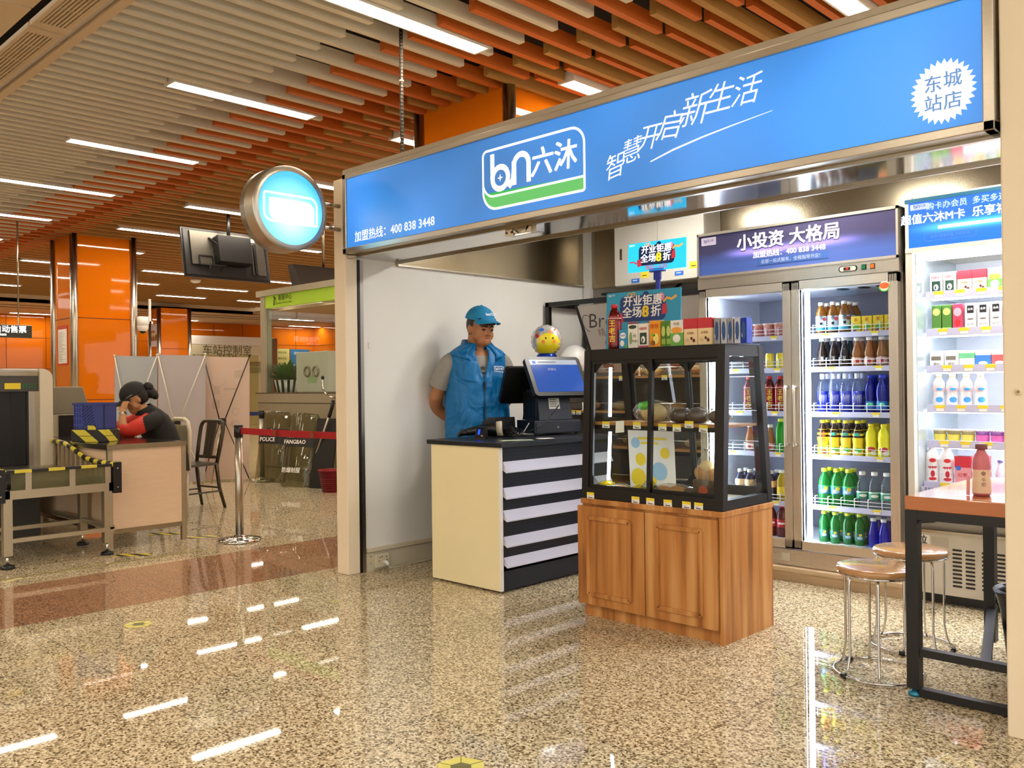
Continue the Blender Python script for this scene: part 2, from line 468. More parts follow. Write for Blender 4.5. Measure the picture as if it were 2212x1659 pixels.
# ---- orange lacquer columns and far walls
ORG = mat('orange_lacquer_panel', '#d56f0c', 0.04, 0, 0.03, 2, spec=0.4)
ORGD = mat('orange_panel_joint', '#5a2a08', 0.6)
def column(name, x0, x1, y0, y1, zt, joints=(2.35, 1.08), posts=True):
    m = MB(); m.box(x0, y0, 0, x1, y1, zt, ORG)
    for z in joints: m.box(x0 - 0.003, y0 - 0.003, z - 0.006, x1 + 0.003, y1 + 0.003, z + 0.006, ORGD)
    o = struct(m.build(name))
    p = MB()
    for px, py in ((x1, y0), (x1, y1), (x0, y0)): p.cyl((px, py, 0), (px, py, zt), 0.055, STEEL, 16)
    p.build('corner_post', o)
column('column_security', -15.09, -14.24, 5.04, 5.95, 3.88)
column('column_far', -24.1, -23.56, 10.53, 11.39, 3.46)
column('column_shop', -6.03, -4.92, 5.08, 6.03, 3.88)
mb = MB(); mb.box(-28.2, 1.5, 0, -28.05, 21, 3.5, ORG)
for y in [1.7 + i * 1.06 for i in range(18)]: mb.box(-28.05, y, 0, -28.043, y + 0.012, 3.46, ORGD)
for z in (0.95, 1.88, 2.78): mb.box(-28.05, 1.5, z, -28.043, 21, z + 0.012, ORGD)
struct(mb.build('wall_far'))
mb = MB(); mb.box(-28.1, 18.36, 0, -8, 18.5, 3.8, ORG)
for x in (-26.0, -23.6, -21.2): mb.box(x, 18.352, 0, x + 0.014, 18.36, 3.5, ORGD)
mb.box(-28, 18.352, 2.78, -8, 18.36, 2.794, ORGD); struct(mb.build('wall_far_back'))
OPP = mat('hall_beige_wall', '#a8946e', 0.4, 0, 0.05, 1); mb = MB(); mb.box(-28.2, -8.2, 0, -7, -8.05, 3.7, OPP); mb.box(-28.2, -8.2, 0, -28.05, 1.6, 3.7, OPP); struct(mb.build('wall_opposite'))  # unseen side wall of the hall, added for what the columns reflect
mb = MB(); mb.box(-28.05, 2.2, 0, -27.92, 7.8, 1.67, STEELH); mb.box(-27.96, 2.2, 1.56, -27.84, 7.8, 1.67, STEEL); struct(mb.build('trim_far_rail'))
for i, y in enumerate((6.3, 7.0, 7.7)):
    m = MB(); m.lathe([(0.0, 0), (0.145, 0), (0.145, 0.004), (0, 0.004)], (0, 0, 0), ORANGEP, 24); m.lathe([(0.11, 0.004), (0.128, 0.004), (0.128, 0.006), (0.11, 0.006)], (0, 0, 0), RED, 24)
    o = m.build('round_sticker', loc=(-28.04, y, 1.87), rot=(0, PI / 2, 0))
    tag(o, 'round orange sticker on the far wall, %s from the left' % ['first', 'second', 'third'][i], 'sticker', 'round stickers on the far wall')
# white station control room front
OFFW = mat('off_white_panel', '#d8d3b6', 0.5, 0, 0.04, 2)
mb = MB(); mb.box(-27.97, 12.4, 0, -27.7, 16.4, 2.95, OFFW); mb.box(-27.85, 12.4, 2.70, -27.45, 16.4, 2.99, WHITE); mb.box(-27.7, 12.4, 1.8, -27.62, 16.4, 1.97, mat('grey_green_band', '#a3a68a', 0.5)); mb.box(-27.7, 16.2, 0, -27.3, 16.4, 2.95, STEELH)
struct(mb.build('wall_control_room'))
t = MB(); t.text('车站控制室', (-27.44, 14.6, 2.50), Y1, Z1, 0.36, mat('grey_green_lettering', '#6f6b50', 0.6), bold=0.01)
t.text('Station Control Room', (-27.44, 14.6, 2.24), Y1, Z1, 0.17, mat('pale_lettering', '#a8a488', 0.6))
t.box(-27.50, 12.5, 2.14, -27.445, 16.2, 2.69, OFFW)
tag(t.build('control_room_sign'), 'long off-white sign lettered for the station control room', 'sign')
t = MB(); t.text('协作  共进', (-27.18, 13.95, 2.14), Y1, Z1, 0.39, mat('olive_ink', '#3f3a18', 0.6), bold=0.01); t.box(-27.22, 12.6, 0.0, -27.19, 15.6, 2.36, pane('slogan_film', '#f2f0dc', 0.4))
tag(t.build('glass_partition'), 'clear glass partition with a four-character handwritten slogan, before the control room', 'partition')

# ---- shop shell
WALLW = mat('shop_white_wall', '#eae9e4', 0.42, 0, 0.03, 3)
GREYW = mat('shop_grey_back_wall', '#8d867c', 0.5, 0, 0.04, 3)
mb = MB(); mb.box(-4.86, 3.46, 0, -4.78, 5.93, 2.6, WALLW); struct(mb.build('wall_left'))
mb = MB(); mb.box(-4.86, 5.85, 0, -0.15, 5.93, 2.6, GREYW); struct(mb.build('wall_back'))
mb = MB(); mb.box(-0.25, 3.46, 0, -0.15, 5.93, 2.6, WALLW); struct(mb.build('wall_right'))
mb = MB(); mb.box(-4.86, 3.42, 2.60, -0.15, 5.93, 2.66, mat('shop_ceiling_panel', '#b5ab98', 0.35, 0.6, 0.05)); struct(mb.build('ceiling_shop'))
mb = MB(); mb.box(-4.779, 3.8, 2.05, -4.765, 5.85, 2.60, STEELH); mb.box(-4.765, 3.8, 2.05, -4.755, 5.85, 2.062, STEEL); struct(mb.build('trim_left_steel'))
mb = MB(); mb.box(-4.70, 5.835, 2.03, -0.25, 5.85, 2.60, STEELH)
mb.box(-4.765, 5.80, 1.9, -4.70, 5.85, 2.60, WHITE); struct(mb.build('trim_back_steel'))
mb = MB(); mb.box(-4.88, 3.36, 0, -4.757, 3.455, 2.585, CREAM); struct(mb.build('pillar_left', bevel=0.005))
mb = MB(); mb.box(-4.78, 3.457, 0.0, -4.755, 3.475, 2.06, BLACK); mb.box(-4.78, 3.475, 0, -4.76, 3.505, 2.06, STEEL); struct(mb.build('trim_shutter_track'))
mb = MB(); mb.box(-0.893, 3.335, 0, -0.25, 3.46, 3.4, CREAM); struct(mb.build('pillar_right', bevel=0.006))
mb = MB(); mb.cyl((-0.845, 3.334, 1.18), (-0.845, 3.329, 1.18), 0.012, CREAM, 16); mb.cyl((-0.845, 3.3295, 1.18), (-0.845, 3.3285, 1.18), 0.006, mat('cap_dent', '#b09770', 0.6), 12)
tag(mb.build('screw_cap'), 'small round cream screw cap on the right shop pillar', 'cap')
# lintel over the opening, polished underneath
mb = MB(); mb.box(-4.78, 3.40, 2.10, -0.26, 3.44, 2.60, STEELH); mb.box(-4.78, 3.44, 2.075, -0.26, 3.80, 2.60, MIRROR); mb.box(-4.78, 3.375, 2.06, -0.90, 3.40, 2.13, STEEL)
mb.box(-4.78, 3.40, 2.085, -0.26, 3.44, 2.10, BLACK); mb.box(-4.78, 3.79, 2.062, -0.26, 3.80, 2.075, STEEL)
struct(mb.build('trim_lintel'))
br = MB(); br.box(-0.115, -0.03, -0.05, 0.115, 0.03, 0.01, STEEL); br.box(-0.10, -0.045, -0.055, -0.04, -0.03, -0.012, STEELH); br.box(0.05, -0.045, -0.05, 0.09, -0.03, 0, STEELH); br.bar((-0.045, -0.04, -0.03), (-0.01, -0.04, -0.055), 0.01, 0.012, STEEL); br.bar((0.03, -0.04, -0.06), (0.07, -0.04, -0.02), 0.01, 0.012, STEEL); br.box(-0.02, -0.05, -0.062, 0.09, -0.044, -0.055, MIRROR)
for q in (-0.09, -0.05): br.cyl((q, -0.05, -0.04), (q, -0.044, -0.04), 0.005, BLACK, 10)
tag(br.build('shutter_latch', loc=(-3.22, 3.43, 2.08)), 'steel shutter latch bracket under the middle of the blue sign', 'latch')
# raceway skirting on the left wall
BEI = mat('ivory_trunking', '#cfc6ae', 0.45, 0, 0.03)
mb = MB(); mb.box(-4.78, 3.51, 0.0, -4.768, 5.84, 0.125, BEI); mb.box(-4.78, 3.51, 0.125, -4.755, 5.84, 0.15, BEI); mb.box(-4.769, 3.51, 0.119, -4.765, 5.84, 0.1235, mat('trunking_groove', '#8d8366', 0.6))
for z in (0.05, 0.095): mb.cyl((-4.769, 3.545, z), (-4.764, 3.545, z), 0.006, STEEL, 12)
struct(mb.build('baseboard_left'))

SPL = glow('shop_ceiling_glow', '#fff9f0', 48.0)
for i, (x, y) in enumerate(((-3.5, 4.95), (-2.3, 4.75), (-1.2, 4.5))):
    t = thing('shop_ceiling_light', 'square light panel in the shop ceiling, %s from the left wall' % ORD[i], 'light', (x, y, 2.60), 0, 'shop ceiling panels')
    m = MB(); m.box(-.20, -.13, -.02, .20, .13, 0, WHITE); m.build('frame', t); m = MB(); m.box(-.18, -.11, -.023, .18, .11, -.02, SPL); m.build('diffuser', t)
# ================================================================ SIGNS
def wm(t):
    m = MB(); m.M = (Matrix.Translation(t.location) @ t.rotation_euler.to_matrix().to_4x4()).inverted(); return m
def ribbon(mb, pts, width, o, u, v, m, lift=0.0, closed=False):
    """flat stroke of constant or given width along 2D points in the plane o, u, v"""
    o = Vector(o); u = Vector(u).normalized(); v = Vector(v).normalized(); nn = u.cross(v); n = len(pts)
    ws = width if isinstance(width, (list, tuple)) else [width] * n
    vs = []
    for i in range(n):
        a = pts[i - 1] if (closed or i > 0) else pts[i]; b = pts[(i + 1) % n] if (closed or i < n - 1) else pts[i]
        dx, dy = b[0] - a[0], b[1] - a[1]; L = math.hypot(dx, dy) or 1
        px, py = -dy / L * ws[i] / 2, dx / L * ws[i] / 2
        for sg in (1, -1):
            vs.append(o + u * (pts[i][0] + sg * px) + v * (pts[i][1] + sg * py) + nn * lift)
    fs = []
    for i in range(n if closed else n - 1):
        j = (i + 1) % n
        fs.append((2 * i, 2 * i + 1, 2 * j + 1, 2 * j))
    return mb.add(vs, fs, m)
def arc(cx, cy, r, a0, a1, n=8):
    return [(cx + r * math.cos(math.radians(a0 + (a1 - a0) * i / n)), cy + r * math.sin(math.radians(a0 + (a1 - a0) * i / n))) for i in range(n + 1)]
def rrect(x0, y0, x1, y1, bl, br, tr, tl):
    return arc(x1 - tr, y1 - tr, tr, 0, 90) + arc(x0 + tl, y1 - tl, tl, 90, 180) + arc(x0 + bl, y0 + bl, bl, 180, 270) + arc(x1 - br, y0 + br, br, 270, 360)
def poly(mb, pts, o, u, v, m, lift=0.0):
    o = Vector(o); u = Vector(u).normalized(); v = Vector(v).normalized(); nn = u.cross(v)
    return mb.add([o + u * p[0] + v * p[1] + nn * lift for p in pts], [tuple(range(len(pts)))], m)
def brand(mb, o, u, v, s, white, green, base, frame=True):
    """the shop's mark: framed 'bm' monogram and two characters over a coloured foot; s = overall width"""
    k = s / 0.71; L = lambda pts: [(a * k, b * k) for a, b in pts]
    if frame:
        if green: poly(mb, L(rrect(-.352, -.158, .352, -.088, .09, .01, .0, .0)), o, u, v, green, .0004)
        ribbon(mb, L(rrect(-.352, -.158, .352, .158, .10, .012, .085, .03)), .013 * k, o, u, v, white, .0012, True)
        ribbon(mb, L([(-.352, -.03)] + arc(-.272, -.010, .08, 180, 270, 6) + [(.352, -.09)]), .012 * k, o, u, v, white, .0013)
    # b
    ribbon(mb, L([(-.28, .135), (-.28, .0)] + arc(-.222, .0, .058, 180, 540, 20)), .03 * k, o, u, v, white, .0014)
    # n with two arches
    ribbon(mb, L([(-.12, -.055), (-.12, .07)]), .032 * k, o, u, v, white, .0014)
    ribbon(mb, L([(-.16, -.06), (-.128, -.02), (-.12, .04)] + arc(-.068, .045, .052, 170, 0, 10) + [(-.016, -.055)]), .030 * k, o, u, v, white, .0015)
    st = [(.0, .03), (.006, .006), (.03, .0), (.006, -.006), (.0, -.03), (-.006, -.006), (-.03, .0), (-.006, .006)]
    poly(mb, [((-.222 + a * .75) * k, (.0 + b * .75) * k) for a, b in st], o, u, v, white, .0016)
    O = Vector(o); U = Vector(u).normalized(); V = Vector(v).normalized()
    mb.text('六', O + (U * .072 + V * .022) * k, u, v, .155 * k, white, bold=.022, lift=.0014, shear=.12)
    mb.text('沐', O + (U * .230 + V * .024) * k, u, v, .155 * k, white, bold=.022, lift=.0014, shear=.05)

def backlit(name, col, strength, spread, scale, col2=None):
    m = bpy.data.materials.new(name); m.use_nodes = True
    nt = m.node_tree; b = nt.nodes['Principled BSDF']; N = nt.nodes.new; Lk = nt.links.new
    b.inputs['Base Color'].default_value = (*lin(col), 1); b.inputs['Roughness'].default_value = 0.3
    tc = N('ShaderNodeTexCoord'); no = N('ShaderNodeTexNoise'); no.inputs['Scale'].default_value = scale; no.inputs['Detail'].default_value = 1
    Lk(tc.outputs['Object'], no.inputs['Vector'])
    mr = N('ShaderNodeMapRange'); mr.inputs['From Min'].default_value = .3; mr.inputs['From Max'].default_value = .7
    mr.inputs['To Min'].default_value = strength * (1 - spread); mr.inputs['To Max'].default_value = strength * (1 + spread)
    Lk(no.outputs['Fac'], mr.inputs['Value']); Lk(mr.outputs[0], b.inputs['Emission Strength'])  # noise in the emission stands in for hot spots of lamps behind
    b.inputs['Emission Color'].default_value = (*lin(col2 or col), 1)
    return m
t = thing('shop_sign', 'long blue lightbox sign with white brand mark and slogan over the shop', 'sign', (-2.8, 3.35, 2.074))
f = wm(t)
FX0, FX1, FZ0, FZ1 = -4.697, -0.899, 2.074, 2.584
f.box(FX0, 3.30, FZ0, FX1, 3.372, FZ0 + .036, STEEL); f.box(FX0, 3.30, FZ1 - .036, FX1, 3.372, FZ1, STEEL); f.box(FX0, 3.30, FZ0, FX0 + .038, 3.372, FZ1, STEEL); f.box(FX1 - .038, 3.30, FZ0, FX1, 3.372, FZ1, STEEL); f.box(FX0 + .01, 3.325, FZ0 + .01, FX1 - .01, 3.372, FZ1 - .01, STEEL)
f.build('frame', t, bevel=.004)
FACE = backlit('sign_blue_face', '#2f7fd6', .34, .6, 1.1, '#3f8fec')
b = wm(t); b.box(FX0 + .036, 3.312, FZ0 + .034, FX1 - .036, 3.326, FZ1 - .034, FACE); b.build('face_panel', t)
SW = mat('sign_white', '#f6f2ee', .4, 0, 0, emit=.42, emcol='#fdf6f0'); SG = mat('sign_green', '#5fc26e', .4, 0, 0, emit=.28)
P0 = (0, 3.3115, 0)
l = wm(t); brand(l, (-3.057, 3.3115, 2.321), X1, Z1, .71, SW, SG, FACE); lab(l.build('brand_mark', t), 'white framed brand mark with a green foot')
l = wm(t)
slog = [('智', -2.53, 2.236, .125, 10), ('慧', -2.435, 2.290, .12, 8), ('开', -2.335, 2.333, .125, 0), ('启', -2.225, 2.362, .135, -4), ('新', -2.098, 2.402, .155, 0), ('生', -1.972, 2.425, .135, 0), ('活', -1.848, 2.428, .135, 0)]
for ch, x, z, s, a in slog:
    a = math.radians(a); u = (math.cos(a), 0, math.sin(a)); v = (-math.sin(a), 0, math.cos(a))
    l.text(ch, (x, 3.3115, z), u, v, s, SW, bold=-.004, lift=.001, shear=.32)
ribbon(l, [(-2.32, 2.228), (-2.2, 2.258), (-2.05, 2.284), (-1.9, 2.304), (-1.72, 2.325)], [.005, .008, .007, .005, .002], (0, 3.3115, 0), X1, Z1, SW, .001)
lab(l.build('slogan_lettering', t), 'white handwritten slogan rising to the right')
l = wm(t); l.text('加盟热线：400 838 3448', (-4.195, 3.3115, 2.166), X1, Z1, .073, SW, bold=.012, lift=.001); lab(l.build('hotline_lettering', t), 'white hotline number')
l = wm(t); n = 30
poly(l, [((.112 if i % 2 == 0 else .094) * math.cos(PI * i / n + .05), (.116 if i % 2 == 0 else .098) * math.sin(PI * i / n + .05)) for i in range(2 * n)], (-1.067, 3.3115, 2.245), X1, Z1, SW, .0008)
for ch, x, z in (('东', -1.1, 2.274), ('城', -1.034, 2.279), ('站', -1.1, 2.205), ('店', -1.034, 2.203)): l.text(ch, (x, 3.3115, z), X1, Z1, .064, mat('badge_blue', '#5f8fd0', .5, 0, 0, emit=.3), bold=.016, lift=.0016)
lab(l.build('station_badge', t), 'white saw-edged round badge with four blue characters')

rod = MB(); RODM = mat('rod_dark_steel', '#4b453d', .45, .6, .1); rod.cyl((0, 0, 0), (0, 0, 1.09), .013, RODM, 14)
for i in range(43): rod.lathe([(.013, i * .025), (.0155, i * .025 + .006), (.013, i * .025 + .012)], (0, 0, 0), RODM, 12)
rod.lathe([(.013, .72), (.017, .722), (.017, .732), (.013, .734)], (0, 0, 0), BEIGE, 12)
tag(rod.build('suspension_rod', loc=(-4.75, 3.84, 2.6)), 'threaded steel hanger rod rising from the shop roof behind the sign', 'rod')

# round blade sign
CX, CY, CZs, R = -4.74, 2.955, 2.328, .262
t = thing('round_sign', 'round steel-rimmed lit sign glowing pale blue, sticking out left of the shop', 'sign', (CX, CY, CZs - R))
m = wm(t); seg = 56
def ringx(r, x): return [(x, CY + r * math.cos(2 * PI * k / seg), CZs + r * math.sin(2 * PI * k / seg)) for k in range(seg)]
m.loft([ringx(.226, CX + .002), ringx(.232, CX), ringx(R - .004, CX), ringx(R, CX - .004), ringx(R, CX - .10), ringx(R + .001, CX - .101), ringx(R + .001, CX - .104), ringx(R, CX - .105), ringx(R, CX - .156), ringx(R - .004, CX - .16), ringx(.226, CX - .16)], STEEL, cap=False)
m.build('rim', t)
def lampface(name):
    m = bpy.data.materials.new(name); m.use_nodes = True
    nt = m.node_tree; b = nt.nodes['Principled BSDF']; N = nt.nodes.new; Lk = nt.links.new
    tc = N('ShaderNodeTexCoord'); ln = N('ShaderNodeVectorMath'); ln.operation = 'DISTANCE'; ln.inputs[1].default_value = (0, -.0, R - .05)
    Lk(tc.outputs['Object'], ln.inputs[0])
    rp = N('ShaderNodeValToRGB'); Lk(ln.outputs['Value'], rp.inputs[0]); e = rp.color_ramp.elements  # hot spot of an inner lamp, painted as a radial emission ramp
    e[0].position = .03; e[0].color = (*lin('#d8fbff'), 1); e[1].position = .25; e[1].color = (*lin('#3fa9f2'), 1)
    q = e.new(.15); q.color = (*lin('#8fe0ff'), 1)
    Lk(rp.outputs[0], b.inputs['Emission Color']); b.inputs['Emission Strength'].default_value = .85; b.inputs['Base Color'].default_value = (*lin('#2a6fb0'), 1)
    return m
LF = lampface('round_sign_face')
m = wm(t); pr = ringx(.228, CX - .006); m.add(pr, [tuple(range(seg))], LF); pr = ringx(.228, CX - .154); m.add(pr, [tuple(range(seg - 1, -1, -1))], LF); m.build('lit_face', t)
WL = glow('round_sign_logo', '#fbffff', 1.6)
for sx, u in ((CX - .005, Y1), (CX - .155, (0, -1, 0))):
    m = wm(t)
    ribbon(m, rrect(-.185, -.085, .185, .085, .05, .006, .05, .015), .012, (sx, CY, CZs - .005), u, Z1, WL, .002, True)
    poly(m, rrect(-.15, -.075, .165, .06, .05, .01, .05, .01), (sx, CY, CZs - .008), u, Z1, WL, .001)
    m.build('white_logo', t)
m = wm(t)
for z in (CZs + .078, CZs - .075): m.cyl((CX - .07, CY + R - .02, z), (CX - .07, 3.365, z), .013, STEEL, 16)
m.build('mounting_tube', t)

# ================================================================ HALL HANGING THINGS
t = thing('hanging_screen', 'black flat screen seen from behind, hung from the ceiling on a pole', 'screen', (-11.3, 6.06, 2.74))
t.rotation_euler = (0, math.radians(-12), 0)
TVG = mat('screen_back_metal', '#5a564e', .4, .6, .08)
TVM = Matrix.Scale(.86, 4)
m = MB(); m.M = TVM; m.box(-.05, -.75, 0, -.015, .75, .82, BLACKP); m.box(-.015, -.72, .03, .0, .72, .79, BLACK); m.build('screen', t, bevel=.01)
m = MB(); m.M = TVM; m.box(0, -.62, .2, .03, -.05, .76, TVG); m.box(0, .42, .1, .03, .66, .74, TVG); m.box(0, -.05, .55, .03, .42, .76, TVG); m.build('back_plate', t, bevel=.004)
m = MB(); m.M = TVM; m.box(.03, -.25, .22, .22, .33, .66, BLACK); m.bar((.03, -.3, .66), (.18, -.22, .5), .05, .02, BLACK); m.box(.03, .45, .1, .07, .50, .62, BLACK); m.build('mount_box', t, bevel=.006)
m = MB(); m.M = TVM; m.tube([(.03, -.32, .24), (.06, -.36, .12), (.06, -.28, .07), (.04, -.16, .1), (.04, -.1, .2)], .008, BLACK, 8); m.bar((.03, -.5, .2), (.03, -.28, .2), .03, .02, BLACK); m.bar((.03, -.5, .2), (.03, -.5, .35), .03, .02, BLACK); m.bar((.03, -.28, .2), (.03, -.28, .35), .03, .02, BLACK); m.bar((.03, -.5, .35), (.03, -.28, .35), .03, .02, BLACK); m.build('cable', t)
m = MB(); m.M = TVM; m.box(.031, .44, .66, .034, .50, .72, PAPER); m.build('sticker', t)
m = MB(); m.M = Euler((0, math.radians(12), 0)).to_matrix().to_4x4() @ TVM; m.cyl((.0, -.02, .58), (.0, -.02, 1.1), .028, BLACK, 14); m.build('pole', t)

t = thing('led_message_board', 'dark wedge shaped LED message board hanging above the service booth', 'sign', (-10.05, 7.6, 2.56))
m = MB(); m.hexa([(-.06, -1.3, 0), (.16, -1.3, 0), (.16, 1.3, 0), (-.06, 1.3, 0)], [(-.16, -1.3, .29), (-.03, -1.3, .29), (-.03, 1.3, .29), (-.16, 1.3, .29)], mat('board_dark', '#3a322c', .4, .3)); m.build('case', t)
m = MB(); LEDR = glow('led_red', '#ff2410', 2.2)
m.text('不得携带进站乘车', (-.135, 0, .15), (0, -1, 0), (-.33, 0, .94), .27, LEDR, bold=.01, lift=.03)
m.text('禁止携带危险品', (.09, -.5, .08), (0, 1, 0), (-.55, 0, .83), .10, glow('led_red_dim', '#c0180c', .5), lift=.008)
m.build('lettering', t)
m = MB(); m.cyl((-.08, -.8, .28), (-.08, -.8, 1.12), .02, STEELH, 12); m.cyl((-.08, .8, .28), (-.08, .8, 1.12), .02, STEELH, 12); m.build('hanger_pole', t)

t = thing('ticket_sign', 'black hanging direction sign with white pictogram and Tickets lettering', 'sign', (-13.64, 3.655, 1.98))
TVM = Matrix.Scale(.85, 4)
m = MB(); m.M = TVM; m.box(-.05, -.75, 0, .05, .69, .205, mat('sign_dark_case', '#2c2b22', .4)); m.box(-.055, -.75, .195, .055, .69, .21, STEELH); m.build('case', t)
m = MB(); m.M = TVM; G_ = glow('sign_white_glow', '#fffdf4', 1.6)
m.text('自动售票', (.05, .36, .125), Y1, Z1, .125, G_, bold=.02, lift=.002); m.text('Tickets', (.05, .215, .045), Y1, Z1, .062, G_, bold=.02, lift=.002)
ribbon(m, rrect(-.02, .03, .14, .185, .02, .02, .02, .02), .008, (.05, 0, 0), Y1, Z1, G_, .002, True)
ribbon(m, [(.0, .15), (.05, .16), (.09, .11), (.12, .13)], .02, (.05, 0, 0), Y1, Z1, G_, .002); ribbon(m, [(.08, .17), (.1, .1), (.06, .06)], .012, (.05, 0, 0), Y1, Z1, G_, .002)
m.build('lettering', t)
m = MB(); m.M = TVM; m.cyl((0, -.55, .2), (0, -.55, 1.95), .015, STEELH, 10); m.cyl((0, .5, .2), (0, .5, 1.95), .015, STEELH, 10); m.build('hanger_pole', t)

m = MB(); m.ball((0, 0, 0), (.09, .09, .09), WHITE, 18, 10); m.cyl((0, 0, 0), (0, 0, .16), .088, WHITE, 18); m.ball((0, 0, -.06), (.055, .055, .055), BLACKP, 14, 8); m.box(-.02, .05, .05, .02, .16, .09, WHITE); m.box(-.02, .1, .05, .02, .13, .45, WHITE)
tag(m.build('dome_camera', loc=(-14.13, 6.05, 2.24)), 'white dome security camera at the right corner of the near orange column', 'camera')
m = MB(); m.lathe([(.12, 0), (.10, -.05), (.06, -.07), (0, -.075)], (0, 0, 0), WHITE, 18)
tag(m.build('ceiling_speaker', loc=(-18.36, 9.03, 3.62)), 'small white ceiling speaker below the hanging screen', 'speaker')

# posters on columns
TVM = Matrix.Scale(.85, 4)
NB = mat('notice_red', '#c63f1e', .6)
t = thing('notice_board', 'tall red-edged paper notice on the left face of the near orange column', 'notice', (-14.72, 5.037, 1.63))
m = MB(); m.M = TVM; m.box(-.25, -.004, 0, .25, 0, .73, NB); m.build('border', t)
m = MB(); m.M = TVM; m.box(-.215, -.006, .03, .215, -.004, .66, PAPER)
for i in range(30): m.box(-.19, -.0065, .60 - i * .0185, -.19 + .38 * random.uniform(.35, 1), -.006, .606 - i * .0185, mat('print_grey', '#77705f', .7))
m.build('printed_sheet', t)
t = thing('food_poster', 'white poster of a bowl of food on the far orange column', 'poster', (-23.77, 10.525, 2.41))
m = MB(); m.M = TVM; m.box(-.58, -.006, 0, .22, 0, .72, mat('poster_lilac', '#d9d3dd', .5)); m.build('sheet', t)
m = MB(); m.M = TVM
poly(m, arc(-.18, .16, .34, 0, 180, 16), (0, -.006, .02), X1, Z1, mat('bowl_brown', '#9a6c3c', .5), .002)
for i in range(9): poly(m, arc(-.4 + .055 * i, .33 + .05 * math.sin(i * 2.1), .07, 0, 360, 12), (0, -.006, .02), X1, Z1, [mat('food_tan', '#c9a06a', .5), mat('food_cream', '#e5cfa4', .5), mat('food_brown', '#7c5228', .5)][i % 3], .003 + .0002 * i)
m.build('picture', t)
# ================================================================ SECURITY CHECK AREA
def hazard(name, ax=(1, 0, 0), period=.16):
    if name in _mats: return _mats[name]
    m = bpy.data.materials.new(name); m.use_nodes = True
    nt = m.node_tree; b = nt.nodes['Principled BSDF']; N = nt.nodes.new; Lk = nt.links.new
    tc = N('ShaderNodeTexCoord'); d = N('ShaderNodeVectorMath'); d.operation = 'DOT_PRODUCT'; d.inputs[1].default_value = ax; Lk(tc.outputs['Object'], d.inputs[0])
    q = N('ShaderNodeMath'); q.operation = 'DIVIDE'; Lk(d.outputs['Value'], q.inputs[0]); q.inputs[1].default_value = period
    fr = N('ShaderNodeMath'); fr.operation = 'FRACT'; Lk(q.outputs[0], fr.inputs[0])
    gt = N('ShaderNodeMath'); gt.operation = 'GREATER_THAN'; Lk(fr.outputs[0], gt.inputs[0]); gt.inputs[1].default_value = .5
    mx = N('ShaderNodeMix'); mx.data_type = 'RGBA'; Lk(gt.outputs[0], mx.inputs['Factor']); mx.inputs['A'].default_value = (*lin('#17150f'), 1); mx.inputs['B'].default_value = (*lin('#d9c93a'), 1)
    Lk(mx.outputs['Result'], b.inputs['Base Color']); b.inputs['Roughness'].default_value = .45
    _mats[name] = m; return m
HZX, HZY, HZD, HZC = hazard('hazard_tape_across', (1, 0, 0), .16), hazard('hazard_tape_along', (0, 1, 0), .22), hazard('hazard_tape_slanted', (.75, .66, .9), .17), hazard('hazard_tape_floor', (.8, .9, 0), .11)
ALU = mat('aluminium_frame', '#b7ab92', .38, .85, .06)
SMOKE = mat('smoke_panel', '#8d8a6e', .25, .3, .05)
# conveyor
t = thing('baggage_conveyor', 'metal baggage conveyor with hazard taped rails in front of the scanner', 'conveyor', (-7.3, 2.3, 0))
m = wm(t)
Y0, Y1c, XE = 1.90, 2.645, -6.70
m.box(XE - .03, Y0, .475, XE + .0, Y1c, .535, ALU)
for y in (Y0 + .02, Y1c - .02): m.box(-8.02, y - .02, .475, XE, y + .02, .535, ALU)
for x in (-6.72, -7.33): m.box(x - .02, Y0, .175, x + .02, Y1c, .205, ALU)
for y in (Y0 + .02, Y1c - .02): m.box(-7.9, y - .015, .19, XE, y + .015, .22, ALU)
m.build('frame', t)
m = wm(t); m.box(-8.05, Y0 + .06, .53, XE - .10, Y1c - .06, .58, BLACKP); m.cyl((XE - .10, Y0 + .06, .555), (XE - .10, Y1c - .06, .555), .025, BLACKP, 14); m.box(-8.05, Y0 + .02, .575, -7.75, Y1c - .0, .60, STEEL); m.build('belt', t)
for x, y in ((-6.72, Y0 + .025), (-6.735, Y1c - .045), (-7.31, Y1c - .01), (-7.31, Y0 + .03)):
    m = wm(t); m.box(x - .028, y - .028, .09, x + .028, y + .028, .48, ALU); l = m.build('leg', t)
    m = wm(t); m.cyl((x, y, .02), (x, y, .10), .012, CHROME, 10); m.lathe([(.0, 0), (.045, 0), (.045, .018), (.02, .03), (0, .03)], (x, y, 0), BLACKP, 16); m.build('levelling_foot', l)
m = wm(t)                                  # end rail
m.box(XE - .03, Y0, .655, XE - .0, Y1c, .675, HZY); m.build('end_rail', t)
for y in (2.06, 2.35, 2.60): m = wm(t); m.box(XE - .02, y - .02, .53, XE - .004, y + .02, .66, ALU); m.build('end_rail_post', t)
m = wm(t); m.box(XE - .014, Y0 + .05, .535, XE - .008, Y1c - .03, .655, pane('rail_acrylic', '#dcdcc4', .9, .05, '#9c9a7a', .35)); m.build('end_panel', t)
for sgn, y in ((1, Y1c), (-1, Y0)):
    pth = [(-8.0, y, .80), (-7.72, y, .79), (-7.5, y, .745), (-7.28, y, .69), (-7.05, y, .672), (XE, y, .668)]
    m = wm(t); m.tube(pth, .020, HZX, 10); m.build('side_rail', t)
    for i in range(12):
        m = wm(t); x = -7.95 + i * .105
        for a, b in zip(pth, pth[1:]):
            if a[0] <= x <= b[0]: z = a[2] + (b[2] - a[2]) * (x - a[0]) / (b[0] - a[0])
        m.box(x - .018, y - .006, .53, x + .018, y + .006, z - .01, ALU); m.build('side_rail_post', t)
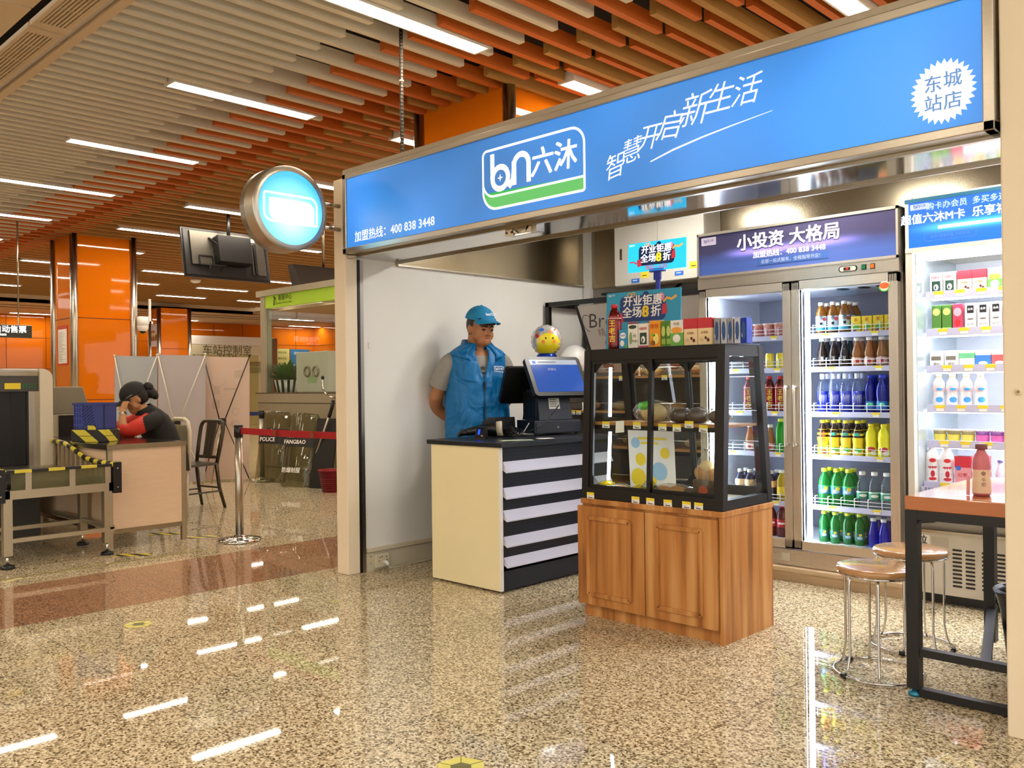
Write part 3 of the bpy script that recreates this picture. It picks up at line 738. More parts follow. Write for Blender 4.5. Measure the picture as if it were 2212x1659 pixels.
for y in (Y0 - .02, Y1c + .02):
    m = wm(t); m.box(XE - .10, y - .03, .455, XE + .01, y + .03, .685, BLACKP)
    for z in (.50, .64): m.cyl((XE + .01, y, z), (XE + .014, y, z), .006, STEEL, 10)
    m.build('corner_block', t, bevel=.008)
# scanner
t = thing('baggage_scanner', 'grey X-ray baggage scanner with a black curtained tunnel at the left edge', 'scanner', (-9.0, 2.1, 0))
GREYS = mat('scanner_slate', '#4b4a45', .45, 0, .05); CRM = mat('scanner_cream', '#d9ceb4', .45, 0, .03)
m = wm(t); m.box(-10.2, 1.42, .0, -8.06, 2.60, .60, GREYS); m.box(-10.2, 1.42, .6, -8.10, 1.55, 1.4, GREYS); m.box(-10.2, 2.52, .6, -8.10, 2.62, 1.4, GREYS); m.box(-10.2, 1.42, 1.22, -8.06, 2.60, 1.39, GREYS); m.box(-10.2, 1.42, 1.37, -8.04, 2.60, 1.41, STEEL); m.build('housing', t, bevel=.012)
m = wm(t)
pf = arc(2.60, 1.33, .08, 90, 0, 6) + [(2.68, .57), (2.58, .57)] + [(2.58, 1.41)]
A = [(-7.99, p[0], p[1]) for p in pf]; B = [(-10.2, p[0], p[1]) for p in pf]; n = len(pf)
m.add(A + B, [tuple(range(n - 1, -1, -1)), tuple(range(n, 2 * n))] + [(i, (i + 1) % n, n + (i + 1) % n, n + i) for i in range(n)], CRM); m.build('side_shell', t)
m = wm(t); m.box(-8.06, 1.5, 1.22, -8.02, 2.575, 1.385, mat('scanner_dark_header', '#47443e', .4)); m.box(-8.021, 1.5, 1.35, -8.015, 2.575, 1.385, STEELH); m.build('header', t)
m = wm(t); m.box(-8.02, 2.32, 1.24, -8.016, 2.44, 1.29, YELLOW)
for i in range(5): m.box(-8.02, 2.455 + i * .022, 1.248, -8.016, 2.467 + i * .022, 1.268, mat('dim_green_print', '#2c6b3e', .5)); m.box(-8.02, 2.455 + i * .022, 1.274, -8.016, 2.47 + i * .022, 1.284, mat('dim_green_print', '#2c6b3e', .5))
m.build('warning_label', t)
m = wm(t); m.box(-8.07, 2.50, .60, -8.02, 2.56, 1.22, STEEL); m.box(-8.05, 2.545, .6, -8.0, 2.58, 1.22, ALU); m.build('tunnel_edge', t)
for i in range(8):
    m = wm(t); m.box(-8.09, 1.55 + i * .119, .605, -8.085, 1.55 + i * .119 + .114, 1.22, BLACKP); m.build('curtain_strip', t)
m = wm(t); m.box(-8.6, 2.679, .98, -8.3, 2.69, 1.18, HZD); m.build('tape_patch', t)
t.location.y -= .03
t = thing('operator_console', 'grey operator console cabinet between the scanner and the desk', 'cabinet', (-9.12, 3.05, 0))
CON = mat('console_grey', '#857f6b', .5, 0, .04)
m = MB(); m.box(-.25, -.16, 0, .25, .13, 1.0, mat('console_light', '#b8ae94', .5)); m.hexa([(-.25, -.16, 1.0), (.25, -.16, 1.0), (.25, .24, 1.0), (-.25, .24, 1.0)], [(-.25, -.14, 1.26), (.25, -.14, 1.26), (.25, .16, 1.26), (-.25, .16, 1.26)], CON); m.build('body', t, bevel=.008)
m = MB(); m.box(.251, -.06, .72, .262, .16, .99, BLACK); m.cyl((.262, .1, .86), (.27, .1, .86), .012, CHROME, 12); m.build('door', t)
# desk
DW = mat('desk_pale_wood', '#e8cbaa', .5, 0, .08, 8, stretch=(1, 1, 12)); DT = mat('desk_dark_top', '#2b2622', .12, 0, .05)
t = thing('inspection_desk', 'pale wood inspection desk with a glossy dark top and metal edges', 'desk', (-7.7, 3.0, 0))
m = wm(t); m.box(-8.75, 2.68, .775, -6.915, 3.31, .80, DT); m.box(-8.75, 2.672, .765, -6.91, 2.68, .803, STEELH); m.box(-6.915, 2.672, .765, -6.907, 3.31, .803, STEELH); m.build('desktop', t)
m = wm(t); m.box(-6.945, 2.72, .15, -6.925, 3.27, .77, DW); m.build('side_panel', t)
m = wm(t); m.box(-8.5, 2.70, .15, -6.95, 2.715, .77, DW); m.build('front_panel', t)
m = wm(t); m.box(-8.5, 2.72, .15, -8.48, 3.27, .77, DW); m.build('side_panel', t)
m = wm(t); m.box(-6.945, 2.72, .115, -6.922, 3.27, .15, STEELH); m.box(-8.5, 2.695, .115, -6.95, 2.715, .15, STEELH); m.build('bottom_rail', t)
for x, y in ((-6.935, 3.285), (-6.935, 2.70), (-8.49, 3.285), (-8.49, 2.70)):
    m = wm(t); m.box(x - .018, y - .018, 0, x + .018, y + .018, .77, ALU); m.build('leg', t)
m = wm(t); m.box(-6.93, 3.303, .15, -6.955, 3.306, .76, mat('desk_blue_edge', '#2f7f98', .5)); m.build('edge_strip', t)
# crate and taped box
t = thing('plastic_crate', 'dark blue perforated plastic crate sitting on the hazard taped box', 'crate', (-7.55, 2.83, .901), math.radians(38))
CB = mat('crate_blue', '#27357f', .4, 0, .08, 20); CRB = mat('crate_rib', '#4a56b0', .4); CW, CD = .132, .09
m = MB()
for x in (-CW, CW - .012): m.box(x, -CD, 0, x + .012, CD, .215, CB)
for y in (-CD, CD - .012): m.box(-CW, y, 0, CW, y + .012, .215, CB)
m.box(-CW, -CD, 0, CW, CD, .01, CB)
for a in ((-CW - .008, -CD - .008, CW + .008, -CD + .004), (-CW - .008, CD - .004, CW + .008, CD + .008), (-CW - .008, -CD, -CW + .004, CD), (CW - .004, -CD, CW + .008, CD)): m.box(a[0], a[1], .203, a[2], a[3], .22, CB)
for i in range(4): m.box(-CW + .004 + i * .022, -CD - .005, .01, -CW + .008 + i * .022, -CD, .2, CRB)
for z in (.04, .09, .14, .18): m.box(-CW, -CD - .005, z, -CW + .08, -CD, z + .005, CRB)
m.build('body', t)
m = MB()
for r in range(7):
    for c in range(3): m.bar((-.06 + c * .032 + r * .004, -CD - .001, .175 - r * .024), (-.038 + c * .032 + r * .004, -CD - .001, .195 - r * .024), .002, .008, mat('crate_slot', '#0d1130', .6), up=(0, 1, 0))
m.build('slot', t)
m = MB(); m.box(-.01, -CD - .003, .0, .06, -CD - .0005, .035, HZD); m.build('tape_patch', t)
t = thing('taped_box', 'low box wrapped in yellow and black hazard tape under the blue crate', 'box', (-7.55, 2.83, .8005), math.radians(38))
m = MB(); m.box(-.15, -.105, 0, .15, .105, .10, HZD); m.build('carton', t, bevel=.004)
m = MB(); m.box(-.151, -.106, .048, .151, .106, .052, BLACKP); m.build('tape_seam', t)

# ---- floor tape marks
def mark(name, x, y, w_, h_, rz, mtl, label, cat):
    m = MB(); m.box(-w_ / 2, -h_ / 2, 0.0005, w_ / 2, h_ / 2, .0018, mtl); return tag(m.build(name, loc=(x, y, 0), rot=(0, 0, rz)), label, cat)
mark('floor_tape', -6.56, 2.72, .25, .10, .9, HZC, 'short hazard tape strip on the floor by the conveyor foot', 'tape')
mark('floor_tape', -6.93, 3.42, .26, .10, 1.1, HZC, 'short hazard tape strip on the floor at the desk leg', 'tape')
mark('floor_tape', -7.3, 3.32, .30, .10, .8, HZC, 'short hazard tape strip on the floor under the desk', 'tape')
mark('floor_tape', -6.36, 2.35, .03, 1.6, 0, mat('worn_tape', '#8d7f3f', .6, 0, .3, 60), 'long thin worn tape line on the floor along the conveyor end', 'tape')
mark('floor_tape', -6.30, 1.83, .05, .14, .6, mat('worn_tape_pale', '#c9bd8a', .6, 0, .3, 60), 'small torn pale tape scrap on the floor below the conveyor', 'tape')
STK = mat('sticker_yellow', '#d6cf6a', .5, 0, .1); STKD = mat('sticker_olive', '#6d6a3c', .5, 0, .1)
def floor_sticker(x, y, rz, s, label):
    m = MB(); hx = [(.5 * s * math.cos(PI * k / 3), .5 * s * math.sin(PI * k / 3)) for k in range(6)]
    m.add([(a, b, .0006) for a, b in hx] + [(a, b, .0016) for a, b in hx], [(0, 1, 2, 3, 4, 5)[::-1], (6, 7, 8, 9, 10, 11)] + [(i, (i + 1) % 6, 6 + (i + 1) % 6, 6 + i) for i in range(6)], STK)
    m.add([(a * .45, b * .45, .002) for a, b in hx], [(0, 1, 2, 3, 4, 5)], STKD)
    for i in range(3): m.bar((hx[i][0], hx[i][1], .0021), (hx[i + 3][0], hx[i + 3][1], .0021), .003, .0004, STKD)
    return tag(m.build('floor_sticker', loc=(x, y, 0), rot=(0, 0, rz)), label, 'sticker')
floor_sticker(-2.09, 1.90, .3, .17, 'yellow hexagonal floor sticker at the bottom edge, in front of the showcase')
floor_sticker(-4.60, 1.93, .1, .15, 'worn yellow floor sticker beside the brown floor band')
floor_sticker(-4.24, 2.90, .4, .05, 'tiny pale floor sticker in front of the left shop pillar')

# ---- chairs
def spun_chair(label):
    CH = mat('dark_grey_metal', '#4d463b', .3, .85, .06)
    t = thing('metal_chair', label, 'chair', (-8.2, 3.9, 0))
    m = MB(); m.hexa([(-.20, -.20, .425), (.20, -.20, .425), (.18, .20, .425), (-.18, .20, .425)], [(-.20, -.20, .45), (.20, -.20, .45), (.18, .20, .45), (-.18, .20, .45)], CH); m.build('seat', t, bevel=.008)
    for sx in (-1, 1):
        m = MB(); m.tube([(sx * .18, -.18, .43), (sx * .19, -.20, .2), (sx * .20, -.22, 0)], [.02, .018, .015], CH, 10); m.build('leg', t)
        m = MB(); m.tube([(sx * .165, .18, .45), (sx * .17, .21, .2), (sx * .19, .26, 0)], [.02, .018, .015], CH, 10); m.build('leg', t)
    m = MB(); m.tube([(-.165, .185, .43), (-.18, .22, .62), (-.185, .25, .78)] + [(-.185 + .06 * (1 - math.cos(a)), .25 + .015 * math.sin(a), .78 + .075 * math.sin(a)) for a in (.5, 1.0, 1.57)] + [(.125 + .06 * math.sin(a), .265 - .015 * (1 - math.cos(a)), .78 + .075 * math.cos(a)) for a in (0, .57, 1.07)] + [(.185, .25, .78), (.18, .22, .62), (.165, .185, .43)], .019, CH, 10); m.build('back_frame', t)
    m = MB()
    for i in range(3): m.hexa([(-.07 + i * .047, .19, .50), (-.028 + i * .047, .19, .50), (-.028 + i * .047, .205, .50), (-.07 + i * .047, .205, .50)], [(-.078 + i * .053, .255, .845), (-.03 + i * .053, .255, .845), (-.03 + i * .053, .268, .845), (-.078 + i * .053, .268, .845)], CH)
    m.bar((-.16, .2, .5), (.16, .2, .5), .016, .03, CH); m.build('back_slat', t)
    m = MB(); m.bar((-.19, -.205, .17), (-.18, .22, .17), .016, .016, CH); m.bar((.19, -.205, .17), (.18, .22, .17), .016, .016, CH); m.bar((-.185, .215, .20), (.185, .215, .20), .016, .016, CH); m.build('stretcher', t)
    return t
c = spun_chair('empty dark metal slat-back chair behind the desk'); c.location = (-8.62, 4.16, 0); c.rotation_euler = (0, 0, math.radians(8)); c.scale = (1.04, 1.04, 1.04)
PL = mat('ivory_chair_plastic', '#d3c8ae', .45, 0, .04)
t = thing('white_chair', 'ivory chair with a rounded open back under the seated woman', 'chair', (-8.27, 3.69, 0))
m = MB(); m.box(-.21, -.2, .42, .21, .2, .46, PL); m.build('seat', t, bevel=.015)
m = MB(); m.tube([(-.2, .19, .44), (-.205, .2, .82), (-.17, .2, .91), (-.1, .2, .935), (.1, .2, .935), (.17, .2, .91), (.205, .2, .82), (.2, .19, .44)], .02, PL, 10); m.build('back_frame', t)
m = MB(); m.box(-.17, .19, .56, .17, .205, .88, mat('chair_back_grey', '#aaa083', .6)); m.build('backrest', t, bevel=.01)
for x in (-.18, .18):
    for y in (-.17, .18): m = MB(); m.cyl((x, y, 0), (x, y, .43), .017, PL, 10); m.build('leg', t)

# ---- crowd barrier posts and belts
def post(label, x, y, bm, beltpath, group):
    t = thing('barrier_post', label, 'barrier post', (x, y, 0), 0, group)
    m = MB(); m.lathe([(0, 0), (.165, 0), (.17, .008), (.165, .02), (.10, .032), (.045, .04), (.045, .05), (0, .05)], (0, 0, 0), CHROME, 40); m.build('base', t)
    m = MB(); m.cyl((0, 0, .04), (0, 0, .84), .032, STEEL, 24); m.build('pole', t)
    m = MB(); m.cyl((0, 0, .835), (0, 0, .925), .036, BLACKP, 24); m.lathe([(.036, 0), (.038, .004), (.034, .012), (0, .012)], (0, 0, .92), BLACKP, 24); m.build('belt_head', t)
    m = MB()
    for a, b in zip(beltpath, beltpath[1:]): m.bar((a[0] - x, a[1] - y, a[2]), (b[0] - x, b[1] - y, b[2]), .002, .05, bm)
    o = m.build('belt', t); return t, o
RB = mat('red_webbing', '#a8121c', .6, 0, .05); BB = mat('navy_webbing', '#22306e', .6, 0, .05)
t, o = post('chrome barrier post with a red belt beside the shop pillar', -6.50, 3.545, RB, [(-6.50, 3.545, .885), (-5.7, 3.57, .88), (-4.9, 3.60, .885)], 'belt barrier posts')
lab(o, 'red belt stretched to the shop')
m = MB()
for x in (.55, 1.05): m.prism(arc(0, 0, .022, 0, 360, 12), (x, -.003, .885), X1, Z1, .001, mat('belt_crest', '#7f4a22', .6))
m.build('belt_crest', t)
t, o = post('barrier post with a navy belt standing by the white banners', -10.50, 6.06, BB, [(-10.50, 6.06, .89), (-13.2, 5.4, .845), (-14.1, 5.2, .84)], 'belt barrier posts')
lab(o, 'navy belt with lettered patches')
m = MB()
for q, s_ in ((.62, 1), (1.32, 1), (2.0, 1)):
    bx, by = -2.58 * q / 2.7, -.58 * q / 2.7
    m.M = Matrix.Translation((bx, by - .004, .885 - .016 * q)) @ Matrix.Rotation(math.atan2(.58, 2.58), 4, 'Z')
    m.box(-.17, -.003, -.022, .17, 0, .022, BLACKP); m.text('东莞轨道交通', (0, -.003, 0), X1, Z1, .042, LETTERW, bold=.02, lift=.001)
m.M = None; m.build('belt_patch', t)

# ---- banner stands seen from behind
def banner(label, x, y, back, pole, hubx, w_=.62, h_=1.66, shadow=None):
    t = thing('banner_stand', label, 'banner', (x, y, 0), math.radians(44), 'banner stands turned away')
    m = MB(); m.hexa([(-w_ / 2, .03, .02), (w_ / 2, .03, .02), (w_ / 2, .034, .02), (-w_ / 2, .034, .02)], [(-w_ / 2, .10, h_), (w_ / 2, .10, h_ - .02), (w_ / 2, .104, h_ - .02), (-w_ / 2, .104, h_)], back); m.build('banner_sheet', t)
    for sx in (-1, 1):
        m = MB(); m.tube([(sx * w_ / 2, .09, h_ - .01), (sx * .03, -.12, .80)], .008, pole, 8); m.ball((sx * w_ / 2, .09, h_), .016, pole, 8, 6); m.build('upper_arm', t)
        m = MB(); m.tube([(sx * .03, -.12, .80), (sx * w_ / 2, .02, .03)], .007, pole, 8); m.build('lower_arm', t)
    m = MB(); m.box(-.05, -.15, .76, .05, -.09, .84, BLACKP); m.build('hub', t, bevel=.01)
    m = MB(); m.tube([(0, -.12, .78), (-.02, -.30, .4), (-.04, -.42, .012)], .009, STEELH, 8); m.build('rear_leg', t)
    return t
WPOLE = mat('white_pole', '#d5cfc0', .4, 0, .03)
banner('pale blue backed banner stand left of the seated woman', -11.62, 4.84, mat('banner_back_blue', '#a9aeb2', .6, 0, .04, 4), WPOLE, 0, .56, 1.68)
banner('lilac grey backed banner stand behind the seated woman', -11.05, 5.20, mat('banner_back_lilac', '#b1a9aa', .6, 0, .04, 4), WPOLE, 0, .62, 1.68)
b3 = banner('pinkish banner stand with black poles and faint show-through print', -10.86, 5.73, mat('banner_back_pink', '#cdb4a2', .6, 0, .05, 4), mat('black_pole', '#2a1c16', .4), 0, .61, 1.66)
m = MB(); GP = mat('faint_print', '#bba592', .6)
P_ = lambda x, z: (x, .03 + .07 * z / 1.66 - .002, z)
for x, z, r in ((.12, .75, .05), (.12, .92, .045), (-.06, .78, .045), (-.12, 1.35, .10)): ribbon(m, arc(0, 0, r, 200 if r > .09 else 0, 340 if r > .09 else 360, 16), .012, P_(x, z), X1, (0, .042, 1), GP, .001)
for x, z, a, b in ((-.14, 1.02, .05, .06), (.16, 1.42, .06, .05), (-.17, .76, .05, .04), (.05, 1.22, .09, .015), (-.13, 1.2, .04, .05)): m.add([P_(x - a, z - b), P_(x + a, z - b), P_(x + a, z + b), P_(x - a, z + b)], [(0, 1, 2, 3)], GP)
m.build('show_through_print', b3)

# ================================================================ SERVICE BOOTH
t = thing('service_booth', 'steel and glass customer service booth with a lime green header', 'booth', (-9.1, 6.3, 0))
BST = mat('booth_steel', '#a59c84', .4, .3, .06, 3); LIME = mat('lime_header', '#93b31f', .45, 0, .04, emit=.12)
m = wm(t); m.box(-11.0, 6.3, .16, -7.15, 6.36, 1.155, BST); m.box(-11.0, 6.29, 1.03, -7.15, 6.30, 1.155, BST); m.box(-11.0, 6.297, 1.022, -7.15, 6.301, 1.03, INK); m.box(-10.95, 6.31, 0, -7.15, 6.38, .16, BST); m.box(-11.0, 6.3, .158, -7.15, 6.305, .166, INK); m.box(-11.05, 6.29, 1.15, -7.15, 6.75, 1.165, STEELH); m.box(-11.0, 6.36, 0, -10.96, 7.6, 1.15, BST); m.build('counter', t)
for x in (-10.86, -7.3): m = wm(t); m.box(x - .06, 6.30, 1.16, x + .06, 6.40, 2.52, BST); m.build('post', t)
m = wm(t); m.box(-10.80, 6.33, 1.165, -7.3, 6.338, 2.31, GLASS); m.build('glass_pane', t)
m = wm(t); m.box(-10.80, 6.31, 2.315, -7.3, 6.36, 2.48, LIME); h = m.build('header', t)
m = wm(t); m.text('客服中心', (-10.30, 6.308, 2.43), X1, Z1, .085, INK, bold=.012, lift=.001); m.text('Customer Service Center', (-10.32, 6.308, 2.366), X1, Z1, .036, INK, bold=.01, lift=.001)
poly(m, [(-.03, -.05), (.0, -.05), (.0, .02), (.03, .05), (.0, .055), (-.02, .03)], (-10.56, 6.308, 2.39), X1, Z1, INK, .001); poly(m, arc(-.01, .07, .016, 0, 360, 12), (-10.56, 6.308, 2.385), X1, Z1, INK, .001); poly(m, [(.03, -.04), (.04, -.04), (.04, .06), (.03, .06)], (-10.56, 6.308, 2.385), X1, Z1, INK, .001)
m.build('header_lettering', h)
m = wm(t); m.box(-11.0, 6.28, 2.48, -7.15, 7.9, 2.56, BST); m.box(-8.9, 6.45, 2.30, -7.2, 7.8, 2.47, BLACK); m.build('roof', t)
# on and in the booth
t = thing('potted_plant', 'bushy dark green potted plant behind the booth glass', 'plant', (-10.66, 6.55, 1.166))
m = MB(); LEAF = mat('plant_leaf', '#4a7030', .45, 0, .3, 40)
random.seed(3)
for i in range(170):
    a = random.uniform(0, 2 * PI); el = random.uniform(.15, 1.45); L = random.uniform(.16, .36); wdt = L * .17
    d = Vector((math.cos(a) * math.cos(el), math.sin(a) * math.cos(el) * .6, math.sin(el))); s_ = d.cross(Vector((0, 0, 1))).normalized() * wdt; o_ = Vector((math.cos(a) * .08, math.sin(a) * .05, .15))
    p = [o_, o_ + d * L * .55 + s_, o_ + d * L - Vector((0, 0, .10 * L)), o_ + d * L * .55 - s_, o_ + d * L * .6 - Vector((0, 0, .02))]
    m.add(p, [(0, 1, 4), (1, 2, 4), (2, 3, 4), (3, 0, 4)], LEAF, True)
m.build('foliage', t)
m = MB(); m.lathe([(0, 0), (.15, 0), (.19, .17), (.17, .17), (.16, .14), (0, .14)], (0, 0, 0), WHITE, 28)
m.build('pot', t)
m = MB()
for k in range(14): a = 2 * PI * k / 14; m.bar((.152 * math.cos(a), .152 * math.sin(a), .0), (.192 * math.cos(a), .192 * math.sin(a), .168), .035, .004, BLACKP, up=(math.cos(a), math.sin(a), 0))
m.build('pot_stripe', t)
t = thing('white_machine', 'white counter cabinet with two round knobs behind the booth glass', 'machine', (-9.88, 6.56, 1.166))
WM = mat('machine_grey_white', '#ccc2b0', .45, 0, .03)
m = MB(); m.box(-.38, -.12, 0, .36, .12, .53, WM); m.build('body', t, bevel=.01)
for x in (-.10, .10):
    m = MB(); m.tube([(x + .062 * math.cos(a), -.128, .27 + .062 * math.sin(a)) for a in [2 * PI * k / 24 for k in range(24)]], .014, STEELH, 10, closed=True); m.build('knob', t)
m = MB(); m.box(-.10, -.123, .12, .10, -.12, .22, mat('pale_green_label', '#a9b88a', .6)); m.build('label_plate', t)
def notice(x, y, z, w_, h_, mtl, label, lines, rows, ink):
    t = thing('wall_notice', label, 'notice', (x, y, z)); m = MB(); m.box(0, -w_ / 2, 0, .012, w_ / 2, h_, mtl); m.build('sheet', t)
    m = MB(); m.text(lines[0], (.012, 0, h_ * .92), Y1, Z1, w_ * .16, ink, bold=.01, lift=.003)
    if len(lines) > 1: m.text(lines[1], (.012, 0, h_ * .80), Y1, Z1, w_ * .16, ink, bold=.01, lift=.003)
    for i in range(rows): m.box(.012, -w_ * .42, h_ * (.7 - i * .6 / rows), .015, -w_ * .42 + w_ * .84 * random.uniform(.5, 1), h_ * (.712 - i * .6 / rows), ink)
    m.build('print', t)
notice(-28.05 + .008, 17.04, .88, .56, 1.77, mat('notice_lemon', '#d5d68a', .5), 'pale yellow printed notice seen through the booth glass', ['乘客须知', '服务承诺'], 16, mat('notice_olive_ink', '#6d6c3a', .6))
notice(-28.05 + .008, 17.77, .7, .82, 1.94, mat('notice_blue', '#1e78b4', .5), 'blue printed notice beside the pale yellow one', ['乘车流程', ''], 12, mat('notice_pale_ink', '#cfe3ee', .6))
# riot shields, fork, basket
def shield(name, label, x, y, rz, lean, w_, h_, txt, group):
    t = thing(name, label, 'shield', (x, y, .012), rz, group); t.rotation_euler = (lean, 0, rz)
    m = MB(); n = 12
    xs = [(-w_ / 2 + w_ * i / n) for i in range(n + 1)]; cv = lambda q: .10 * (q / (w_ / 2)) ** 2
    rows = []
    for z, k in ((0, .92), (.03, 1), (h_ - .05, .96), (h_, .82)): rows.append([(q * k, cv(q), z) for q in xs])
    vs = [p for r in rows for p in r] + [(p[0], p[1] + .004, p[2]) for r in rows for p in r]; W = n + 1; off = 4 * W; fs = []
    for r in range(3):
        for i in range(n): a = r * W + i; fs += [(a, a + 1, a + W + 1, a + W), (off + a, off + a + W, off + a + W + 1, off + a + 1)]
    for i in range(n): fs += [(i, off + i, off + i + 1, i + 1), (3 * W + i, 3 * W + i + 1, off + 3 * W + i + 1, off + 3 * W + i)]
    for r in range(3): fs += [(r * W, (r + 1) * W, off + (r + 1) * W, off + r * W), (r * W + n, off + r * W + n, off + (r + 1) * W + n, (r + 1) * W + n)]
    m.add(vs, fs, pane('shield_plastic', '#d6d6c6', 1.1, .04, '#b0a68a', .04), True); m.build('plate', t)
    m = MB(); BK = mat('shield_band', '#1d1812', .5)
    m.add([(q, cv(q) - .003, z) for z in (.50, .70) for q in xs], [(i, i + 1, W + i + 1, W + i) for i in range(n)], BK); bd = m.build('band', t)
    m = MB()
    for i, (s_, z, sz) in enumerate(txt): m.text(s_, (-.02, -.006, z), X1, Z1, sz, LETTERW, bold=.02, lift=.002)
    m.build('lettering', bd)
    m = MB(); m.bar((-.1, .05, .6), (.1, .05, .6), .02, .05, BLACKP); m.build('handle', t)
    return t
shield('riot_shield', 'clear riot shield lettered POLICE leaning on the booth', -10.22, 5.93, math.radians(20), math.radians(-10), .50, .93, [('警 察', .645, .085), ('POLICE', .555, .075)], 'riot shields against the booth')
shield('riot_shield', 'clear riot shield lettered FANGBAO, right of the POLICE one', -9.50, 5.86, math.radians(20), math.radians(-14), .48, .93, [('防 暴', .645, .085), ('FANGBAO', .555, .07), ('防爆制服', .20, .07)], 'riot shields against the booth')
m = MB(); m.box(-.16, 0, 0, .16, .02, .86, BLACK); o = m.build('leaning_board', loc=(-9.12, 6.03, .002), rot=(math.radians(-12), 0, math.radians(18))); tag(o, 'dark board leaning behind the right riot shield', 'board')
t = thing('restraint_fork', 'U-shaped steel restraint fork on a pole leaning on the booth', 'fork', (-9.42, 6.02, .0))
m = MB(); m.tube([(0, 0, .01), (.22, .10, .6), (.36, .165, .98)], .014, STEEL, 10); m.build('shaft', t)
m = MB(); m.tube([(.32, .145, .86), (.36, .165, .98), (.375, .17, 1.07)], .022, BLACKP, 10); m.build('grip', t)
m = MB(); uu = Vector((.9, .15, 0)).normalized(); ww = Vector((.12, .06, 1)).normalized(); c0 = Vector((.385, .175, 1.10))
m.tube([c0 + uu * (.235 * math.sin(a)) + ww * (.22 * (1 - math.cos(a))) for a in [-1.7 + 3.4 * i / 18 for i in range(19)]], .012, CHROME, 10); m.build('prongs', t)
m = MB()
for a in (-1.7, 1.7): m.ball(c0 + uu * (.235 * math.sin(a)) + ww * (.22 * (1 - math.cos(a))), (.022, .022, .026), BLACKP, 10, 6)
m.build('prong_tip', t)
m = MB(); RBK = mat('basket_red', '#8a1420', .5, 0, .1)
m.lathe([(.0, .0), (.11, 0), (.15, .25), (.16, .25), (.16, .262), (.14, .262), (.135, .25), (.10, .015), (0, .015)], (0, 0, 0), RBK, 24)
for z in [.03 + i * .024 for i in range(9)]: m.lathe([(.111 + .16 * z, z), (.115 + .16 * z, z + .004), (.112 + .16 * z, z + .008)], (0, 0, 0), mat('basket_red_dark', '#5a0e16', .5), 24)
tag(m.build('waste_basket', loc=(-8.74, 5.95, 0)), 'dark red mesh waste basket beside the left shop pillar', 'basket')
# ================================================================ PEOPLE
def smooth_pts(pts, rs, n=5):
    """Catmull-Rom through joints, radii interpolated"""
    P = [Vector(p) for p in pts]; out = []; ro = []
    for i in range(len(P) - 1):
        p0 = P[max(i - 1, 0)]; p1 = P[i]; p2 = P[i + 1]; p3 = P[min(i + 2, len(P) - 1)]
        for k in range(n):
            t = k / n
            q = .5 * ((2 * p1) + (-p0 + p2) * t + (2 * p0 - 5 * p1 + 4 * p2 - p3) * t * t + (-p0 + 3 * p1 - 3 * p2 + p3) * t ** 3)
            out.append(q); ro.append(rs[i] + (rs[i + 1] - rs[i]) * t)
    return out + [P[-1]], ro + [rs[-1]]
def limb(mb, pts, rs, m, seg=14, n=5, ends=True):
    a, b = smooth_pts(pts, rs, n); mb.tube(a, b, m, seg)
    if ends: mb.ball(a[0], b[0], m, seg, 8); mb.ball(a[-1], b[-1], m, seg, 8)
def ell(c, hx, hy, n=28, e=.88, tilt=None):
    pts = []
    for k in range(n):
        t = 2 * PI * k / n; cx, sx = math.cos(t), math.sin(t)
        p = Vector((hx * math.copysign(abs(cx) ** e, cx), hy * math.copysign(abs(sx) ** e, sx), 0))
        if tilt is not None: p = tilt @ p
        pts.append(p + Vector(c))
    return pts
def bake(mb, name, parent, voxel, smooth=4):
    """fuse overlapping closed shapes into one continuous skin"""
    o = mb.build(name)
    r = o.modifiers.new('fuse', 'REMESH'); r.mode = 'VOXEL'; r.voxel_size = voxel; r.use_smooth_shade = True
    s = o.modifiers.new('soften', 'SMOOTH'); s.factor = .5; s.iterations = smooth
    dg = bpy.context.evaluated_depsgraph_get(); dg.update()
    me = bpy.data.meshes.new_from_object(o.evaluated_get(dg)); me.name = name
    nm = o.name; old = o.data; o.modifiers.clear(); o.data = me; bpy.data.meshes.remove(old)
    for p in me.polygons: p.use_smooth = True
    if parent is not None: o.parent = parent
    return o
def hand(mb, wrist, d, palm_n, side, m, curl=.35, s=1.0):
    """palm and five unequal bent fingers; d = pointing direction, palm_n = palm facing, side = towards the thumb"""
    d = Vector(d).normalized(); pn = Vector(palm_n).normalized(); sd = Vector(side).normalized(); w0 = Vector(wrist)
    R = Matrix((sd, d, pn)).transposed()
    mb.ball(w0 + d * .045 * s, (.040 * s, .05 * s, .016 * s), m, 14, 10, R)
    for i, (off, L) in enumerate(((.030, .070), (.010, .080), (-.010, .074), (-.029, .058))):
        b = w0 + d * .085 * s + sd * off * s; c = curl + .08 * i
        p1 = b + (d * math.cos(c) + pn * math.sin(c)) * L * .42 * s
        p2 = p1 + (d * math.cos(2.2 * c) + pn * math.sin(2.2 * c)) * L * .33 * s
        p3 = p2 + (d * math.cos(3.2 * c) + pn * math.sin(3.2 * c)) * L * .25 * s
        limb(mb, [b - d * .02 * s, b, p1, p2, p3], [.0095 * s, .0095 * s, .0088 * s, .008 * s, .0068 * s], m, 8, 2)
    tb = w0 + d * .02 * s + sd * .032 * s
    limb(mb, [tb, tb + (sd * .75 + d * .6 + pn * .2) * .035 * s, tb + (sd * .75 + d * 1.2 + pn * .5) * .05 * s], [.012 * s, .0105 * s, .008 * s], m, 8, 2)
SKIN = mat('skin_warm', '#a86f48', .5, 0, .05, 12)
